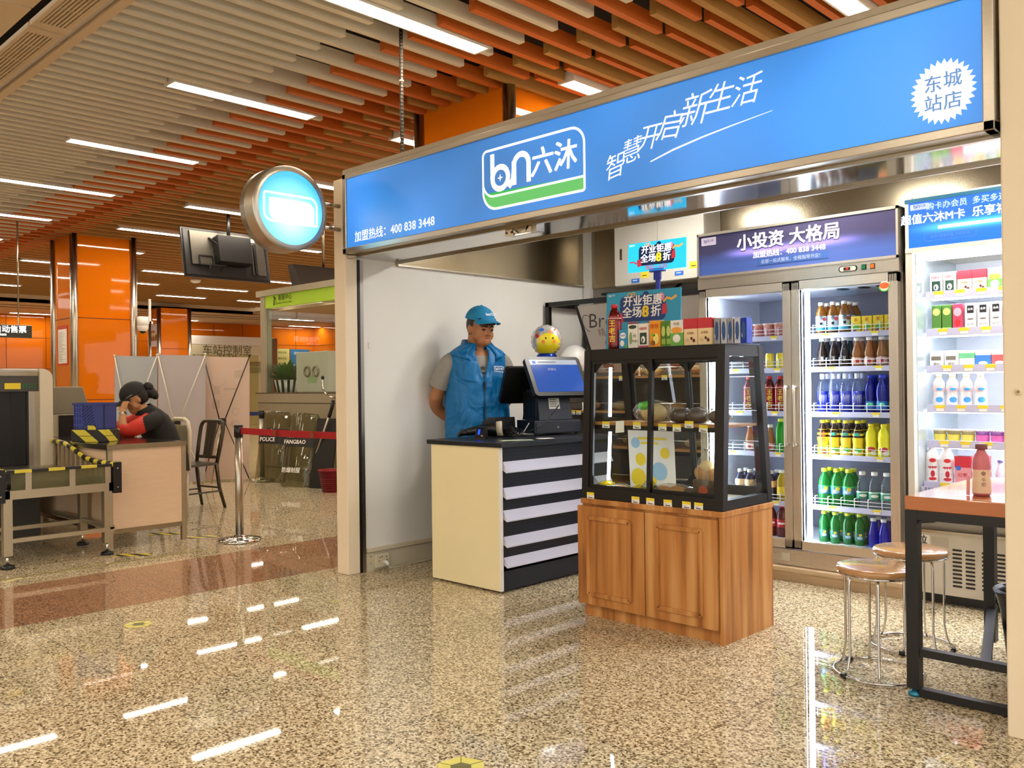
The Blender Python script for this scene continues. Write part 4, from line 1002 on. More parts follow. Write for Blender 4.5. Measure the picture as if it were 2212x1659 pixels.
def head(mb, m, big=1.0):
    """head centred on (0, .03, 1.63): skull, jaw, cheeks, brow, nose, lips, ears"""
    mb.ball((0, .015, 1.655), (.083, .102, .105), m, 24, 16); mb.ball((0, .050, 1.600), (.074, .072, .085), m, 24, 16); mb.ball((0, .070, 1.550), (.056, .056, .045), m, 20, 12)
    for s in (-1, 1):
        mb.ball((s * .043, .061, 1.583), (.040, .040, .043), m, 16, 10)
        mb.ball((s * .085, .015, 1.618), (.012, .022, .034), m, 12, 8, (0, 0, s * .35)); mb.ball((s * .032, .108, 1.640), (.022, .014, .010), m, 12, 8)
    mb.tube([(0, .114, 1.640), (0, .128, 1.618), (0, .140, 1.601)], [.010, .012, .014], m, 10); mb.ball((0, .139, 1.598), (.016, .013, .011), m, 12, 8)
    mb.ball((-.013, .122, 1.595), (.010, .010, .008), m, 10, 6); mb.ball((.013, .122, 1.595), (.010, .010, .008), m, 10, 6)
    mb.ball((0, .112, 1.570), (.024, .012, .008), m, 12, 8); mb.ball((0, .109, 1.559), (.021, .013, .009), m, 12, 8); mb.ball((0, .105, 1.530), (.022, .016, .014), m, 12, 8)
def face_parts(t, M, tone='#8f4a3c'):
    e = MB(); e.M = M
    for s in (-1, 1): e.ball((s * .033, .110, 1.627), (.017, .009, .0062), mat('eye_dark', '#1a120e', .25), 12, 8); 
    e.build('eye', t)
    e = MB(); e.M = M
    for s in (-1, 1): e.tube([(s * .014, .123, 1.648), (s * .033, .121, 1.654), (s * .055, .105, 1.648)], [.004, .0048, .0025], mat('eyebrow_black', '#17110d', .7), 8)
    e.build('eyebrow', t)
    e = MB(); e.M = M; e.ball((0, .116, 1.5695), (.021, .010, .0048), mat('lips', tone, .5), 12, 8); e.ball((0, .114, 1.561), (.018, .010, .0055), mat('lips', tone, .5), 12, 8); e.build('mouth', t)
def cutball(mb, c, r, m, keep, seg=32, rings=20):
    q = MB(); q.ball(c, r, m, seg, rings); fs = []
    for f in q.f:
        p = sum((Vector(q.v[i]) for i in f), Vector()) / len(f)
        if keep(p): fs.append(f)
    mb.add(q.v, fs, m, True)
def pivot(p, yaw, pitch, roll=0):
    T = Matrix.Translation(p); return T @ Matrix.Rotation(yaw, 4, 'Z') @ Matrix.Rotation(pitch, 4, 'X') @ Matrix.Rotation(roll, 4, 'Y') @ T.inverted()

# ---------------------------------------------------------------- shop assistant
VEST = mat('vest_cyan_blue', '#056aa8', .45, 0, .05, 6, bump=.9, spec=.35, bdist=.05, detail=2)
SHIRT = mat('grey_marl_shirt', '#8f8b84', .8, 0, .07, 60)
JEANS = mat('dark_trousers', '#23252c', .8, 0, .08, 40)
FX, FY = .90, -.43
man = thing('person', 'person in a bright blue sleeveless vest and cap standing behind the counter, hands behind back', 'person', (-4.50, 4.285, 0), math.atan2(-FX, FY))
HM = Matrix.Translation((0, .02, .004)) @ pivot((0, .0, 1.53), math.radians(17), math.radians(-11), 0)
b = MB()
b.loft([ell((0, .0, z), hx, hy) for z, hx, hy in ((.84, .17, .12), (.95, .19, .135), (1.1, .19, .14), (1.25, .185, .13), (1.36, .18, .115), (1.44, .15, .095), (1.49, .095, .075), (1.53, .062, .062), (1.60, .056, .058))], SKIN)
b.M = HM; head(b, SKIN); b.M = None
for s in (1, -1):
    limb(b, [(s * .150, -.01, 1.385), (s * .222, -.045, 1.30), (s * .272, -.095, 1.15)], [.05, .054, .047], SKIN)
    limb(b, [(s * .272, -.095, 1.15), (s * .235, -.18, 1.06), (s * .10, -.205, .965)], [.049, .044, .030], SKIN)
    hand(b, (s * .10, -.205, .965), (-s * 1, -.02, -.25), (0, 1, .1), (0, -.2, 1), SKIN, .45)
    limb(b, [(s * .10, 0, .86), (s * .105, .01, .48), (s * .11, -.01, .09)], [.10, .062, .042], SKIN)
    b.ball((s * .115, .06, .045), (.042, .115, .04), SKIN)
body = bake(b, 'body', man, .0065)
face_parts(man, HM)
m = MB(); m.M = HM; HAIR = mat('black_hair', '#090706', .5, 0, .2, 120)
cutball(m, (0, .012, 1.652), (.089, .110, .110), HAIR, lambda p: 1.708 > p.z > 1.672 or (p.y < .045 and 1.708 > p.z > 1.645) or (p.y < -.015 and 1.708 > p.z > 1.575), 40, 28)
for i in range(9): x = -.06 + i * .015; m.tube([(x, .105 - 4 * x * x, 1.70), (x * 1.02, .124 - 5 * x * x, 1.678), (x * 1.05, .122 - 5 * x * x, 1.662 - .004 * (i % 3))], [.012, .010, .003], HAIR, 6)
m.build('hair', man)
t_ = MB()                                    # shirt
rings = [ell((0, 0, z), hx, hy) for z, hx, hy in ((.83, .198, .14), (1.0, .203, .15), (1.15, .200, .149), (1.3, .196, .138), (1.38, .188, .126), (1.43, .160, .104))] + [ell((0, -.012, 1.462), .105, .094, tilt=Matrix.Rotation(-.28, 3, 'X')), ell((0, -.012, 1.474), .078, .082, tilt=Matrix.Rotation(-.40, 3, 'X'))]
t_.loft(rings, SHIRT, cap=False)
for s in (1, -1):
    a, r = smooth_pts([(s * .12, -.005, 1.412), (s * .188, -.015, 1.378), (s * .228, -.045, 1.30), (s * .252, -.076, 1.222)], [.066, .074, .074, .077], 4); t_.tube(a, r, SHIRT, 20, cap=False)
t_.build('shirt', man)
m = MB(); m.M = None
poly(m, [(.022 * (1 if i % 2 == 0 else .42) * math.sin(2 * PI * i / 10), .022 * (1 if i % 2 == 0 else .42) * math.cos(2 * PI * i / 10)) for i in range(10)], (.0, .1375, 1.345), (-1, 0, 0), (0, -.2, 1), INK, .002); m.box(-.03, .137, 1.305, .03, .1415, 1.315, INK); m.build('shirt_print', man)
def vest_ring(z, hx, hy, op, e=.88, n=88):
    pts = []; am = min(1, max(0, (1.47 - z) / .2))
    for k in range(n + 1):
        t = PI / 2 + op + (2 * PI - 2 * op) * k / n; c, s = math.cos(t), math.sin(t)
        fr = max(0, s) ** 2; dz = abs(math.sin(t - PI / 2))
        fold = 1 + am * (.014 * math.sin(7 * t + z * 19) + .010 * math.sin(12 * t - z * 27 + 1.3) + .012 * fr * math.sin(z * 46 + 9 * dz) + .008 * math.sin(23 * t + z * 12))
        pts.append((hx * math.copysign(abs(c) ** e, c) * fold, hy * math.copysign(abs(s) ** e, s) * fold + .0, z))
    return pts
m = MB(); vr = []; VZ = []
for z, hx, hy in ((.815, .214, .158), (.84, .218, .165), (.92, .221, .168), (1.0, .220, .168), (1.08, .218, .167), (1.16, .214, .165), (1.24, .208, .161), (1.29, .203, .156), (1.33, .200, .150), (1.37, .201, .143), (1.41, .203, .132), (1.435, .198, .120), (1.455, .180, .110), (1.478, .145, .101), (1.497, .112, .095), (1.515, .090, .088)):
    VZ.append((z, hx, hy))
for i in range(len(VZ) - 1):
    for q in range(4 if i < len(VZ) - 2 else 5):
        f = q / 4; z, hx, hy = [VZ[i][j] + (VZ[i + 1][j] - VZ[i][j]) * f for j in range(3)]
        op = 0.003 if z < 1.27 else (z - 1.27) * 1.2 + .003
        vr.append(vest_ring(z, hx, hy, op))
n = len(vr[0]); m.add([p for r in vr for p in r], [(i * n + k, i * n + k + 1, (i + 1) * n + k + 1, (i + 1) * n + k) for i in range(len(vr) - 1) for k in range(n - 1)], VEST, True)
o = m.build('vest', man); sd = o.modifiers.new('thick', 'SOLIDIFY'); sd.thickness = .006; sd.offset = 1
def vest_rad(z):
    for (z0, a0, b0), (z1, a1, b1) in zip(VZ, VZ[1:]):
        if z0 <= z <= z1: f = (z - z0) / (z1 - z0); return a0 + (a1 - a0) * f, b0 + (b1 - b0) * f
    return VZ[-1][1:]
m = MB(); cr = []
for row in range(6):
    pts = []
    for k in range(29):
        q = abs(k - 14) / 14; sg = 1 if k > 14 else -1
        op = (.30, .36, .40, .46, .46, .40)[row]; t = PI / 2 + op + (2 * PI - 2 * op) * k / 28
        if row < 3:
            rr, rz_, zz = ((.085, .086, 1.500), (.090, .096, 1.548), (.099, .105, 1.552))[row]; zz -= .045 * q ** 2; e_ = 1
        else:
            zz = (1.522, 1.492, 1.462)[row - 3] - (.045, .055, .052)[row - 3] * q ** 2 - (.018 * max(0, q - .8) / .2 if row == 5 else 0)
            rr, rz_ = vest_rad(zz); off = (.012, .014, .012)[row - 3]; rr += off; rz_ += off; e_ = .88
        c, s = math.cos(t), math.sin(t)
        pts.append((rr * math.copysign(abs(c) ** e_, c), rz_ * math.copysign(abs(s) ** e_, s), zz))
    cr.append(pts)
n = 29; m.add([p for r in cr for p in r], [(i * n + k, i * n + k + 1, (i + 1) * n + k + 1, (i + 1) * n + k) for i in range(5) for k in range(n - 1)], VEST, True)
o = m.build('collar', man); sd = o.modifiers.new('thick', 'SOLIDIFY'); sd.thickness = .005
m = MB(); m.tube([(0, .171, .83), (0, .176, .94), (0, .1755, 1.06), (0, .172, 1.18), (0, .168, 1.25)], .0035, mat('zip_dark', '#123a56', .4), 6); m.box(-.006, .166, 1.20, .006, .178, 1.25, BLACKP); m.build('zip', man)
m = MB()
for s in (-1, 1): m.bar((s * .145, .137, .93), (s * .155, .130, 1.02), .004, .003, mat('pocket_seam', '#0a5f8e', .5), up=(s * .5, .8, 0))
m.build('pocket', man)
m = MB(); brand(m, (-.118, .1345, 1.335), (-.90, -.43, -.04), (0, -.22, 1), .085, LETTERW, None, VEST, frame=False); ribbon(m, rrect(-.047, -.018, .047, .02, .008, .004, .01, .004), .0035, (-.118, .1345, 1.335), (-.90, -.43, -.04), (0, -.22, 1), LETTERW, .003, True); m.build('chest_mark', man)
m = MB()
for s in (1, -1):
    a, r = smooth_pts([(s * .09, 0, .90), (s * .105, .01, .5), (s * .11, -.005, .06)], [.118, .088, .075], 5); m.tube(a, r, JEANS, 18)
m.loft([ell((0, 0, z), hx, hy) for z, hx, hy in ((.74, .18, .13), (.86, .205, .15), (.95, .205, .15))], JEANS); m.build('trousers', man)
for s in (1, -1):
    m = MB(); m.ball((s * .115, .07, .045), (.05, .135, .045), BLACK, 16, 10); m.box(s * .115 - .045, -.05, 0, s * .115 + .045, .19, .018, BLACK); m.build('shoe', man)
# cap
CAPM = mat('cap_blue', '#1480b2', .7, 0, .06, 50)
m = MB(); m.M = HM
cutball(m, (0, .008, 1.675), (.099, .122, .108), CAPM, lambda p: p.z > 1.688, 40, 30)
rings = []
for q in range(6):
    f = q / 5; rings.append([(math.sin(a) * (.094 + .006 * f), .02 + math.cos(a) * (.102 + .098 * f * (math.cos(a) ** .6 if math.cos(a) > 0 else 0)), 1.698 - .010 * f - .036 * abs(math.sin(a)) ** 2.0 * f) for a in [-1.15 + 2.3 * k / 16 for k in range(17)]])
n = 17
for dz in (0, .004): m.add([(p[0], p[1], p[2] + dz) for r in rings for p in r], [(i * n + k, i * n + k + 1, (i + 1) * n + k + 1, (i + 1) * n + k) for i in range(5) for k in range(n - 1)], CAPM, True)
m.add([(p[0], p[1], p[2] + dz) for dz in (0, .004) for p in rings[5]], [(k, k + 1, n + k + 1, n + k) for k in range(n - 1)], CAPM, True)
m.ball((0, .008, 1.783), (.009, .009, .006), CAPM, 10, 6)
for a in range(6): m.tube([(.0985 * math.cos(a * PI / 3 + .5) * math.cos(p_), .008 + .1215 * math.sin(a * PI / 3 + .5) * math.cos(p_), 1.675 + .1083 * math.sin(p_)) for p_ in (.1, .5, .9, 1.3, 1.55)], .0015, mat('cap_seam', '#4fb3dc', .7), 5)
cp = m.build('cap', man)
m = MB(); m.M = HM; m.text('bm六沐', (0, .128, 1.735), (-1, 0, 0), (0, -.42, 1), .026, LETTERW, bold=.03, lift=.003); m.build('cap_lettering', cp)

# ---------------------------------------------------------------- seated security guard
JK = mat('black_jacket', '#0b0908', .75, 0, .12, 30); JR = mat('jacket_red', '#c4260f', .6, 0, .08, 20)
wom = thing('person', 'person in black and red jacket and black cap, cheek on hand at the desk', 'person', (-8.10, 3.70, 0), math.radians(172))
WP = Matrix.Translation((0, .30, 1.135)) @ Matrix.Rotation(math.radians(-6), 4, 'Z') @ Matrix.Rotation(math.radians(-30), 4, 'X') @ Matrix.Translation((0, -.03, -1.63))
SK2 = mat('skin_tan', '#b98558', .5, 0, .05, 12)
b = MB()
sp_ = [((0, -.02, .48), .18, .13, -.1), ((0, .0, .58), .175, .125, .2), ((0, .05, .70), .165, .12, .45), ((0, .09, .82), .165, .12, .45), ((0, .14, .92), .165, .11, .5), ((0, .18, .985), .13, .09, .5), ((0, .215, 1.02), .07, .065, .5), ((0, .255, 1.07), .055, .055, .5)]
b.loft([ell(c, hx, hy, 24, .88, Matrix.Rotation(-tl, 3, 'X')) for c, hx, hy, tl in sp_], SK2)
b.M = WP; head(b, SK2); b.M = None
for s in (1, -1):
    limb(b, [(s * .085, .0, .53), (s * .10, .22, .545), (s * .11, .40, .53)], [.095, .08, .058], SK2)
    limb(b, [(s * .11, .44, .53), (s * .11, .44, .3), (s * .11, .40, .09)], [.06, .055, .04], SK2); b.ball((s * .11, .45, .045), (.038, .11, .038), SK2)
LE, LH = (-.205, .43, .845), (-.115, .430, 1.025)
limb(b, [(-.16, .17, .955), (-.20, .30, .89), LE], [.055, .05, .04], SK2); limb(b, [LE, (-.175, .45, .92), LH], [.042, .038, .027], SK2)
hand(b, LH, (.30, -.30, 1.0), (.6, -.7, -.3), (.75, .6, -.1), SK2, .55, .95)
RE, RH = (.17, .46, .842), (-.07, .56, .842)
limb(b, [(.16, .17, .955), (.20, .32, .89), RE], [.055, .05, .04], SK2); limb(b, [RE, (.07, .53, .842), RH], [.042, .036, .027], SK2)
hand(b, RH, (-1, .05, -.05), (0, -.1, -1), (0, -1, .1), SK2, .25, .95)
bake(b, 'body', wom, .0075)
face_parts(wom, WP)
m = MB(); m.M = WP
cutball(m, (0, .0, 1.655), (.092, .118, .112), HAIR, lambda p: p.z > 1.69 or p.y < .01 and p.z > 1.56, 32, 22)
m.ball((0, -.115, 1.63), (.062, .055, .07), HAIR, 18, 12); m.ball((.02, -.14, 1.59), (.045, .04, .06), HAIR, 14, 10); m.ball((-.03, -.13, 1.67), (.04, .04, .05), HAIR, 14, 10)
m.build('hair', wom)
m = MB()
jr = [((0, -.03, .47), .20, .15, -.1), ((0, -.01, .58), .205, .155, .2), ((0, .045, .70), .200, .150, .45), ((0, .085, .82), .200, .148, .45), ((0, .135, .92), .198, .138, .5), ((0, .175, .985), .160, .112, .5), ((0, .215, 1.035), .090, .088, .5), ((0, .23, 1.058), .078, .078, .5)]
m.loft([ell(c, hx, hy, 28, .88, Matrix.Rotation(-tl, 3, 'X')) for c, hx, hy, tl in jr], JK, cap=False)
for s, E_ in ((-1, LE), (1, RE)):
    a, r = smooth_pts([(s * .12, .14, .95), (s * .185, .22, .93), (s * .205, .32, .89)], [.085, .078, .068], 4); m.tube(a, r, JK, 18, cap=False)
jk = m.build('jacket', wom)
for s, E_ in ((-1, LE), (1, RE)):
    m = MB(); q = Vector(E_); a, r = smooth_pts([(s * .165, .22, .935), (s * .203, .32, .892), tuple(q + Vector((0, -.02, .012))), tuple(q + Vector((-s * .03, .045, .035)))], [.081, .0745, .064, .055], 4); m.tube(a, r, JR, 18, cap=False); m.build('sleeve', wom)
m = MB(); m.loft([ell((0, .24, .84), .085, .03, 16), ell((-.02, .27, .92), .09, .03, 16), ell((-.03, .285, .985), .06, .025, 16)], JR); m.build('front_panel', wom)
m = MB(); ribbon(m, [(-.02, -.01), (.0, .012), (.02, .016), (.035, .004)], .01, (-.266, .36, .875), (-.15, .9, -.35), (-.2, .3, .9), ORANGEP, .004); ribbon(m, arc(0, 0, .028, 180, 360, 8), .008, (-.266, .36, .88), (-.15, .9, -.35), (-.2, .3, .9), ORANGEP, .004); m.build('sleeve_badge', wom)
m = MB(); q = Vector(LH); dd = (Vector(LH) - Vector((-.175, .45, .92))).normalized(); m.tube([q - dd * .028, q - dd * .012], .031, mat('watch_strap', '#2b2320', .5), 16); m.build('watch_strap', wom)
m = MB(); m.cyl(q - dd * .02 + Vector((-.027, .012, .004)), q - dd * .02 + Vector((-.036, .016, .005)), .017, mat('watch_face', '#e6dcc0', .25, .4), 18); m.build('watch', wom)
CB2 = mat('cap_black', '#090807', .7, 0, .15, 40)
m = MB(); m.M = WP
cutball(m, (0, .012, 1.675), (.100, .128, .118), CB2, lambda p: p.z > 1.672, 32, 22)
rings = []
for q_ in range(5):
    f = q_ / 4; rings.append([(math.sin(a) * (.094 + .004 * f), .02 + math.cos(a) * (.105 + .105 * f * (math.cos(a) ** .6 if math.cos(a) > 0 else 0)), 1.682 - .02 * f - .045 * abs(math.sin(a)) ** 2 * f) for a in [-1.15 + 2.3 * k / 14 for k in range(15)]])
for dz in (0, .005): m.add([(p[0], p[1], p[2] + dz) for r in rings for p in r], [(i * 15 + k, i * 15 + k + 1, (i + 1) * 15 + k + 1, (i + 1) * 15 + k) for i in range(4) for k in range(14)], CB2, True)
m.lathe([(.100, 0), (.104, .012), (.100, .024)], (0, .012, 1.668), CB2, 32)
cp = m.build('cap', wom)
m = MB(); m.M = WP
for s in (-1, 1): m.tube([(s * .1, .04, 1.685), (s * .075, .10, 1.683)], .004, mat('cap_cord', '#8d8878', .5), 6)
m.build('cap_cord', cp)
m = MB()
for s in (1, -1):
    a, r = smooth_pts([(s * .085, -.02, .53), (s * .10, .22, .545), (s * .11, .45, .535)], [.115, .10, .078], 4); m.tube(a, r, JK, 16)
    a, r = smooth_pts([(s * .11, .445, .54), (s * .11, .445, .3), (s * .11, .41, .07)], [.078, .07, .062], 4); m.tube(a, r, JK, 16)
m.build('trousers', wom)
for s in (1, -1): m = MB(); m.ball((s * .11, .46, .045), (.047, .128, .045), BLACK, 14, 8); m.build('shoe', wom)
# ================================================================ COUNTER
CRP = mat('counter_cream_panel', '#f1e4b8', .45, 0, .03, 5); RAIL = mat('price_rail_silver', '#d7d8e8', .3, .35, .03, 4)
t = thing('sales_counter', 'cream and navy black sales counter with silver price rails', 'counter', (-3.97, 4.2, 0))
m = wm(t); m.box(-4.293, 3.640, .857, -3.62, 4.76, .885, mat('counter_top_dark', '#1d222b', .3, 0, .05)); m.build('worktop', t, bevel=.003)
m = wm(t); m.box(-4.265, 3.655, .012, -3.655, 3.676, .857, CRP); m.box(-3.660, 3.653, .012, -3.652, 3.678, .857, PAPER); m.build('side_panel', t)
m = wm(t); m.box(-4.265, 3.676, .012, -4.245, 4.74, .857, NAVY); m.box(-4.265, 4.72, .012, -3.66, 4.74, .857, NAVY); m.box(-4.25, 3.676, .012, -3.67, 4.72, .05, NAVY); m.build('carcass', t)
m = wm(t); m.box(-3.70, 3.676, .012, -3.655, 4.74, .125, NAVY); m.build('plinth', t)
for z0, z1 in ((.770, .855), (.614, .700), (.485, .545), (.33, .412), (.205, .262)):
    m = wm(t); m.box(-3.70, 3.678, z0 - .012, -3.668, 4.72, z1 + .012, NAVY); HOLE = mat('peg_hole', '#0a0d14', .8, 0, 0)
    for r in range(max(2, int((z1 - z0) / .02))):
        for c in range(44): y = 3.70 + c * .0225; m.add([(-3.667, y, z0 + .012 + r * .02), (-3.667, y + .005, z0 + .012 + r * .02), (-3.667, y + .005, z0 + .017 + r * .02), (-3.667, y, z0 + .017 + r * .02)], [(0, 1, 2, 3)], HOLE)
    m.build('pegboard', t)
for z0, z1 in ((.706, .768), (.551, .614), (.419, .481), (.268, .326), (.148, .204)):
    m = wm(t); pf = [(-3.668, z1), (-3.655, z1 + .004), (-3.622, z0 + .008), (-3.622, z0 + .001), (-3.630, z0), (-3.640, z0 + .006), (-3.668, z0 + .02)]
    n = len(pf); m.add([(a, 3.685, b) for a, b in pf] + [(a, 4.70, b) for a, b in pf], [tuple(range(n)), tuple(range(2 * n - 1, n - 1, -1))] + [(i, n + i, n + (i + 1) % n, (i + 1) % n) for i in range(n)], RAIL); m.build('price_rail', t)
for x, y in ((-4.2, 3.72), (-3.72, 3.72), (-4.2, 4.68), (-3.72, 4.68)): m = wm(t); m.cyl((x, y, 0), (x, y, .014), .02, BLACKP, 12); m.build('foot', t)

CT = .886
DRZ = math.radians(-18)
t = thing('cash_drawer', 'low navy black cash drawer under the till', 'cash drawer', (-3.975, 4.31, CT), DRZ)
m = MB(); m.box(-.25, 0, .012, 0, .36, .098, NAVY); m.build('case', t, bevel=.004)
m = MB(); m.box(0, .012, .02, .006, .348, .085, NAVY); m.cyl((.006, .18, .05), (.009, .18, .05), .008, STEEL, 12); m.build('drawer_front', t)
for x, y in ((-.23, .02), (-.02, .02), (-.23, .34), (-.02, .34)): m = MB(); m.cyl((x, y, 0), (x, y, .014), .012, BLACKP, 10); m.build('foot', t)
t = thing('till', 'black point of sale till with a tilted lit blue screen', 'till', (-3.975, 4.31, CT + .099), DRZ)
m = MB(); m.hexa([(-.26, .05, 0), (-.02, .05, 0), (-.02, .31, 0), (-.26, .31, 0)], [(-.20, .05, .21), (-.05, .05, .20), (-.05, .30, .20), (-.20, .30, .21)], NAVY); m.box(-.24, .045, .02, -.06, .05, .19, BLACKP); m.build('base', t, bevel=.006)
m = MB(); m.M = Matrix.Translation((-.015, .185, .29)) @ Matrix.Rotation(math.radians(-32), 4, 'Y')
rr = rrect(-.215, -.155, .215, .155, .03, .03, .03, .03); n = len(rr)
m.prism(rr, (.015, 0, 0), Y1, Z1, .035, BLACKP); m.build('display_housing', t)
m = MB(); m.M = Matrix.Translation((-.015, .185, .29)) @ Matrix.Rotation(math.radians(-32), 4, 'Y')
SCB = mat('till_screen_blue', '#16387c', .12, 0, .1, 6, emit=.2, emcol='#3a66c8'); SCW = mat('till_screen_bar', '#8f98a6', .15, 0, .02, emit=.15)
m.box(.015, -.185, -.125, .0165, .185, .09, SCB); m.box(.015, -.185, .09, .0165, .185, .128, SCW); m.box(.0165, -.165, .098, .0172, -.14, .12, BLUE); m.text('收银台', (.0172, -.03, .05), Y1, Z1, .022, SCW, lift=.001); m.box(.0165, -.12, .108, .0172, .02, .113, INK); m.build('lit_screen', t)
m = MB(); m.M = Matrix.Translation((-.27, .10, .24)) @ Matrix.Rotation(math.radians(24), 4, 'Y'); m.prism(rrect(-.20, -.135, .20, .135, .025, .025, .025, .025), (.014, 0, 0), Y1, Z1, .03, BLACKP)
for y in (-.08, -.05): m.box(.0145, y, .09, .0155, y + .02, .094, STEELH); m.box(.0145, y + .03, -.09, .0155, y + .05, -.087, STEELH)
m.build('operator_display', t)
m = MB(); m.bar((-.24, .18, .20), (-.10, .18, .26), .10, .05, BLACKP); m.build('hinge_arm', t)
m = MB(); m.M = Matrix.Rotation(math.radians(0), 4, 'Z'); m.add([(-.0255, .13, .075), (-.0255, .215, .075), (-.0435, .215, .165), (-.0435, .13, .165)], [(0, 1, 2, 3)], PAPER)
for i in range(5): f_ = .15 - i * .015; x = -.0195 - (f_ - 0) / .2 * .03 + .0; m.add([(-.0257 - (f_ - .075) * .2 + .002, .138, f_), (-.0257 - (f_ - .075) * .2 + .002, .138 + .06 * random.uniform(.5, 1.1), f_), (-.0257 - (f_ + .006 - .075) * .2 + .002, .19, f_ + .006), (-.0257 - (f_ + .006 - .075) * .2 + .002, .138, f_ + .006)], [(0, 1, 2, 3)], mat('print_grey', '#77705f', .7))
m.build('sticker', t)
t = thing('receipt_printer', 'black receipt printer behind the till beside the shop assistant', 'printer', (-4.205, 4.20, CT), 0)
m = MB(); m.hexa([(-.07, -.10, 0), (.07, -.10, 0), (.07, .10, 0), (-.07, .10, 0)], [(-.06, -.10, .10), (.06, -.10, .125), (.06, .10, .125), (-.06, .10, .10)], BLACK); m.build('case', t, bevel=.005)
m = MB(); m.box(-.05, -.06, .112, .03, .06, .122, mat('printer_lid', '#2d2b27', .3)); m.build('lid', t)
t = thing('barcode_scanner', 'black hand scanner with a pale ring lying on the counter', 'scanner', (-4.10, 4.0, CT), math.radians(40))
m = MB(); a_, r_ = smooth_pts([(-.14, 0, .035), (-.08, 0, .045), (-.02, .0, .05), (.06, 0, .055)], [.022, .03, .040, .048], 4); m.tube(a_, r_, BLACKP, 18); m.build('body', t)
m = MB(); m.tube([(.058, 0, .055), (.095, 0, .058)], .049, mat('scanner_pale_ring', '#b7ac98', .4, 0, .03), 20); m.cyl((.095, 0, .058), (.098, 0, .058), .04, BLACKP, 18); m.build('head_ring', t)
m = MB(); m.tube([(-.12, 0, .035), (-.17, .02, .03), (-.20, .05, .014)], [.022, .02, .014], BLACKP, 12); m.build('handle', t)
t = thing('card_reader', 'small black card reader with a glowing blue window on the counter', 'reader', (-4.02, 3.86, CT), math.radians(30))
m = MB(); m.hexa([(-.035, -.045, 0), (.035, -.045, 0), (.035, .045, 0), (-.035, .045, 0)], [(-.03, .0, .075), (.03, .0, .075), (.03, .045, .08), (-.03, .045, .08)], BLACKP); m.build('case', t, bevel=.004)
m = MB(); m.bar((-.008, -.028, .03), (-.008, -.012, .06), .012, .003, glow('blue_led', '#1030ff', 3.0), up=(0, -1, .5)); m.build('display', t)
m = MB(); m.ball((.016, -.037, .02), (.010, .005, .008), STEELH, 10, 6); m.build('button', t)
m = MB()
for k in range(5):
    z = .008 + .006 * k; pts = []
    for i in range(25):
        a = i / 24 * 2 * PI; pts.append((-.02 + (.09 - .006 * k) * math.cos(a + k), .0 + (.05 + .004 * k) * math.sin(a + k * .7), z + .018 * (1 + math.sin(a * 2 + k)) ))
    m.tube(pts, .004, BLACKP, 6)
m.tube([(.05, .05, .03), (.10, .14, .06), (.12, .25, .15), (.10, .33, .2)], .004, BLACKP, 6)
o = m.build('cable_coil', loc=(-3.99, 4.13, CT)); tag(o, 'tangle of black cables on the counter in front of the till', 'cable')
m = MB(); m.bar((0, 0, .01), (.04, .01, .07), .012, .002, PAPER); tag(m.build('paper_slip', loc=(-3.97, 4.2, CT + .02)), 'thin white paper slip stuck up among the cables', 'paper')
m = MB(); m.box(-.10, -.04, 0, .10, .04, .0015, mat('pale_green_paper', '#bcd0b2', .7)); tag(m.build('paper_sheet', loc=(-3.73, 3.88, CT), rot=(0, 0, 1.0)), 'pale green paper lying at the counter corner', 'paper')
m = MB(); m.box(-.05, -.03, 0, .05, .03, .002, PAPER); tag(m.build('white_card', loc=(-3.71, 4.12, CT), rot=(0, 0, 1.2)), 'white card lying on the counter before the cash drawer', 'card')

# ---- balloons
t = thing('foil_balloon', 'round foil balloon with a yellow chick face on a stick behind the till', 'balloon', (-4.20, 4.69, CT), math.radians(38))
FOIL = mat('foil_pearl', '#dcd6d2', .18, .55, .05, 8); CHK = mat('foil_yellow', '#e6d21e', .22, .15, .03)
m = MB(); vs = []; sg, rg = 48, 14
for i in range(rg + 1):
    ph = PI * i / rg
    for k in range(sg):
        a = 2 * PI * k / sg; q = math.sin(ph); pr = .112 * q * (1 + .035 * math.sin(a * 18) * q ** 10)
        vs.append((pr * math.cos(a), -.068 * math.cos(ph), .655 + pr * math.sin(a)))
m.add(vs, [(i * sg + k, i * sg + (k + 1) % sg, (i + 1) * sg + (k + 1) % sg, (i + 1) * sg + k) for i in range(rg) for k in range(sg)], FOIL, True); m.build('foil_body', t)
def onfoil(x, z):
    r2 = min(1, (x * x + z * z) / .112 ** 2); return (x, -.068 * math.sqrt(1 - r2) - .0012, .655 + z)
def patch(mb, cx, cz, rx, rz, mt, n=20, lift=0):
    ps = []
    for j in range(1, 5):
        for k in range(n): a = 2 * PI * k / n; p = onfoil(cx + rx * j / 4 * math.cos(a), cz + rz * j / 4 * math.sin(a)); ps.append((p[0], p[1] - lift, p[2]))
    c_ = onfoil(cx, cz); ps.append((c_[0], c_[1] - lift, c_[2])); N_ = len(ps) - 1
    fs = [(N_, k, (k + 1) % n) for k in range(n)] + [(j * n + k, (j + 1) * n + k, (j + 1) * n + (k + 1) % n, j * n + (k + 1) % n) for j in range(3) for k in range(n)]
    mb.add(ps, fs, mt, True)
m = MB(); patch(m, .018, -.022, .082, .072, CHK); patch(m, .01, -.06, .078, .042, CHK, lift=.0004); m.build('chick_print', t)
m = MB()
for x, z, rx, rz, mt in ((.0, .012, .006, .008, INK), (.05, .012, .006, .008, INK), (-.018, -.012, .013, .013, ORANGEP), (.06, -.012, .011, .013, ORANGEP), (.03, .058, .007, .016, ORANGEP), (-.03, .075, .018, .012, BLUE), (-.062, .03, .014, .016, RED), (.06, .07, .008, .006, RED)): patch(m, x, z, rx, rz, mt, 14, .0012)
m.build('face_print', t)
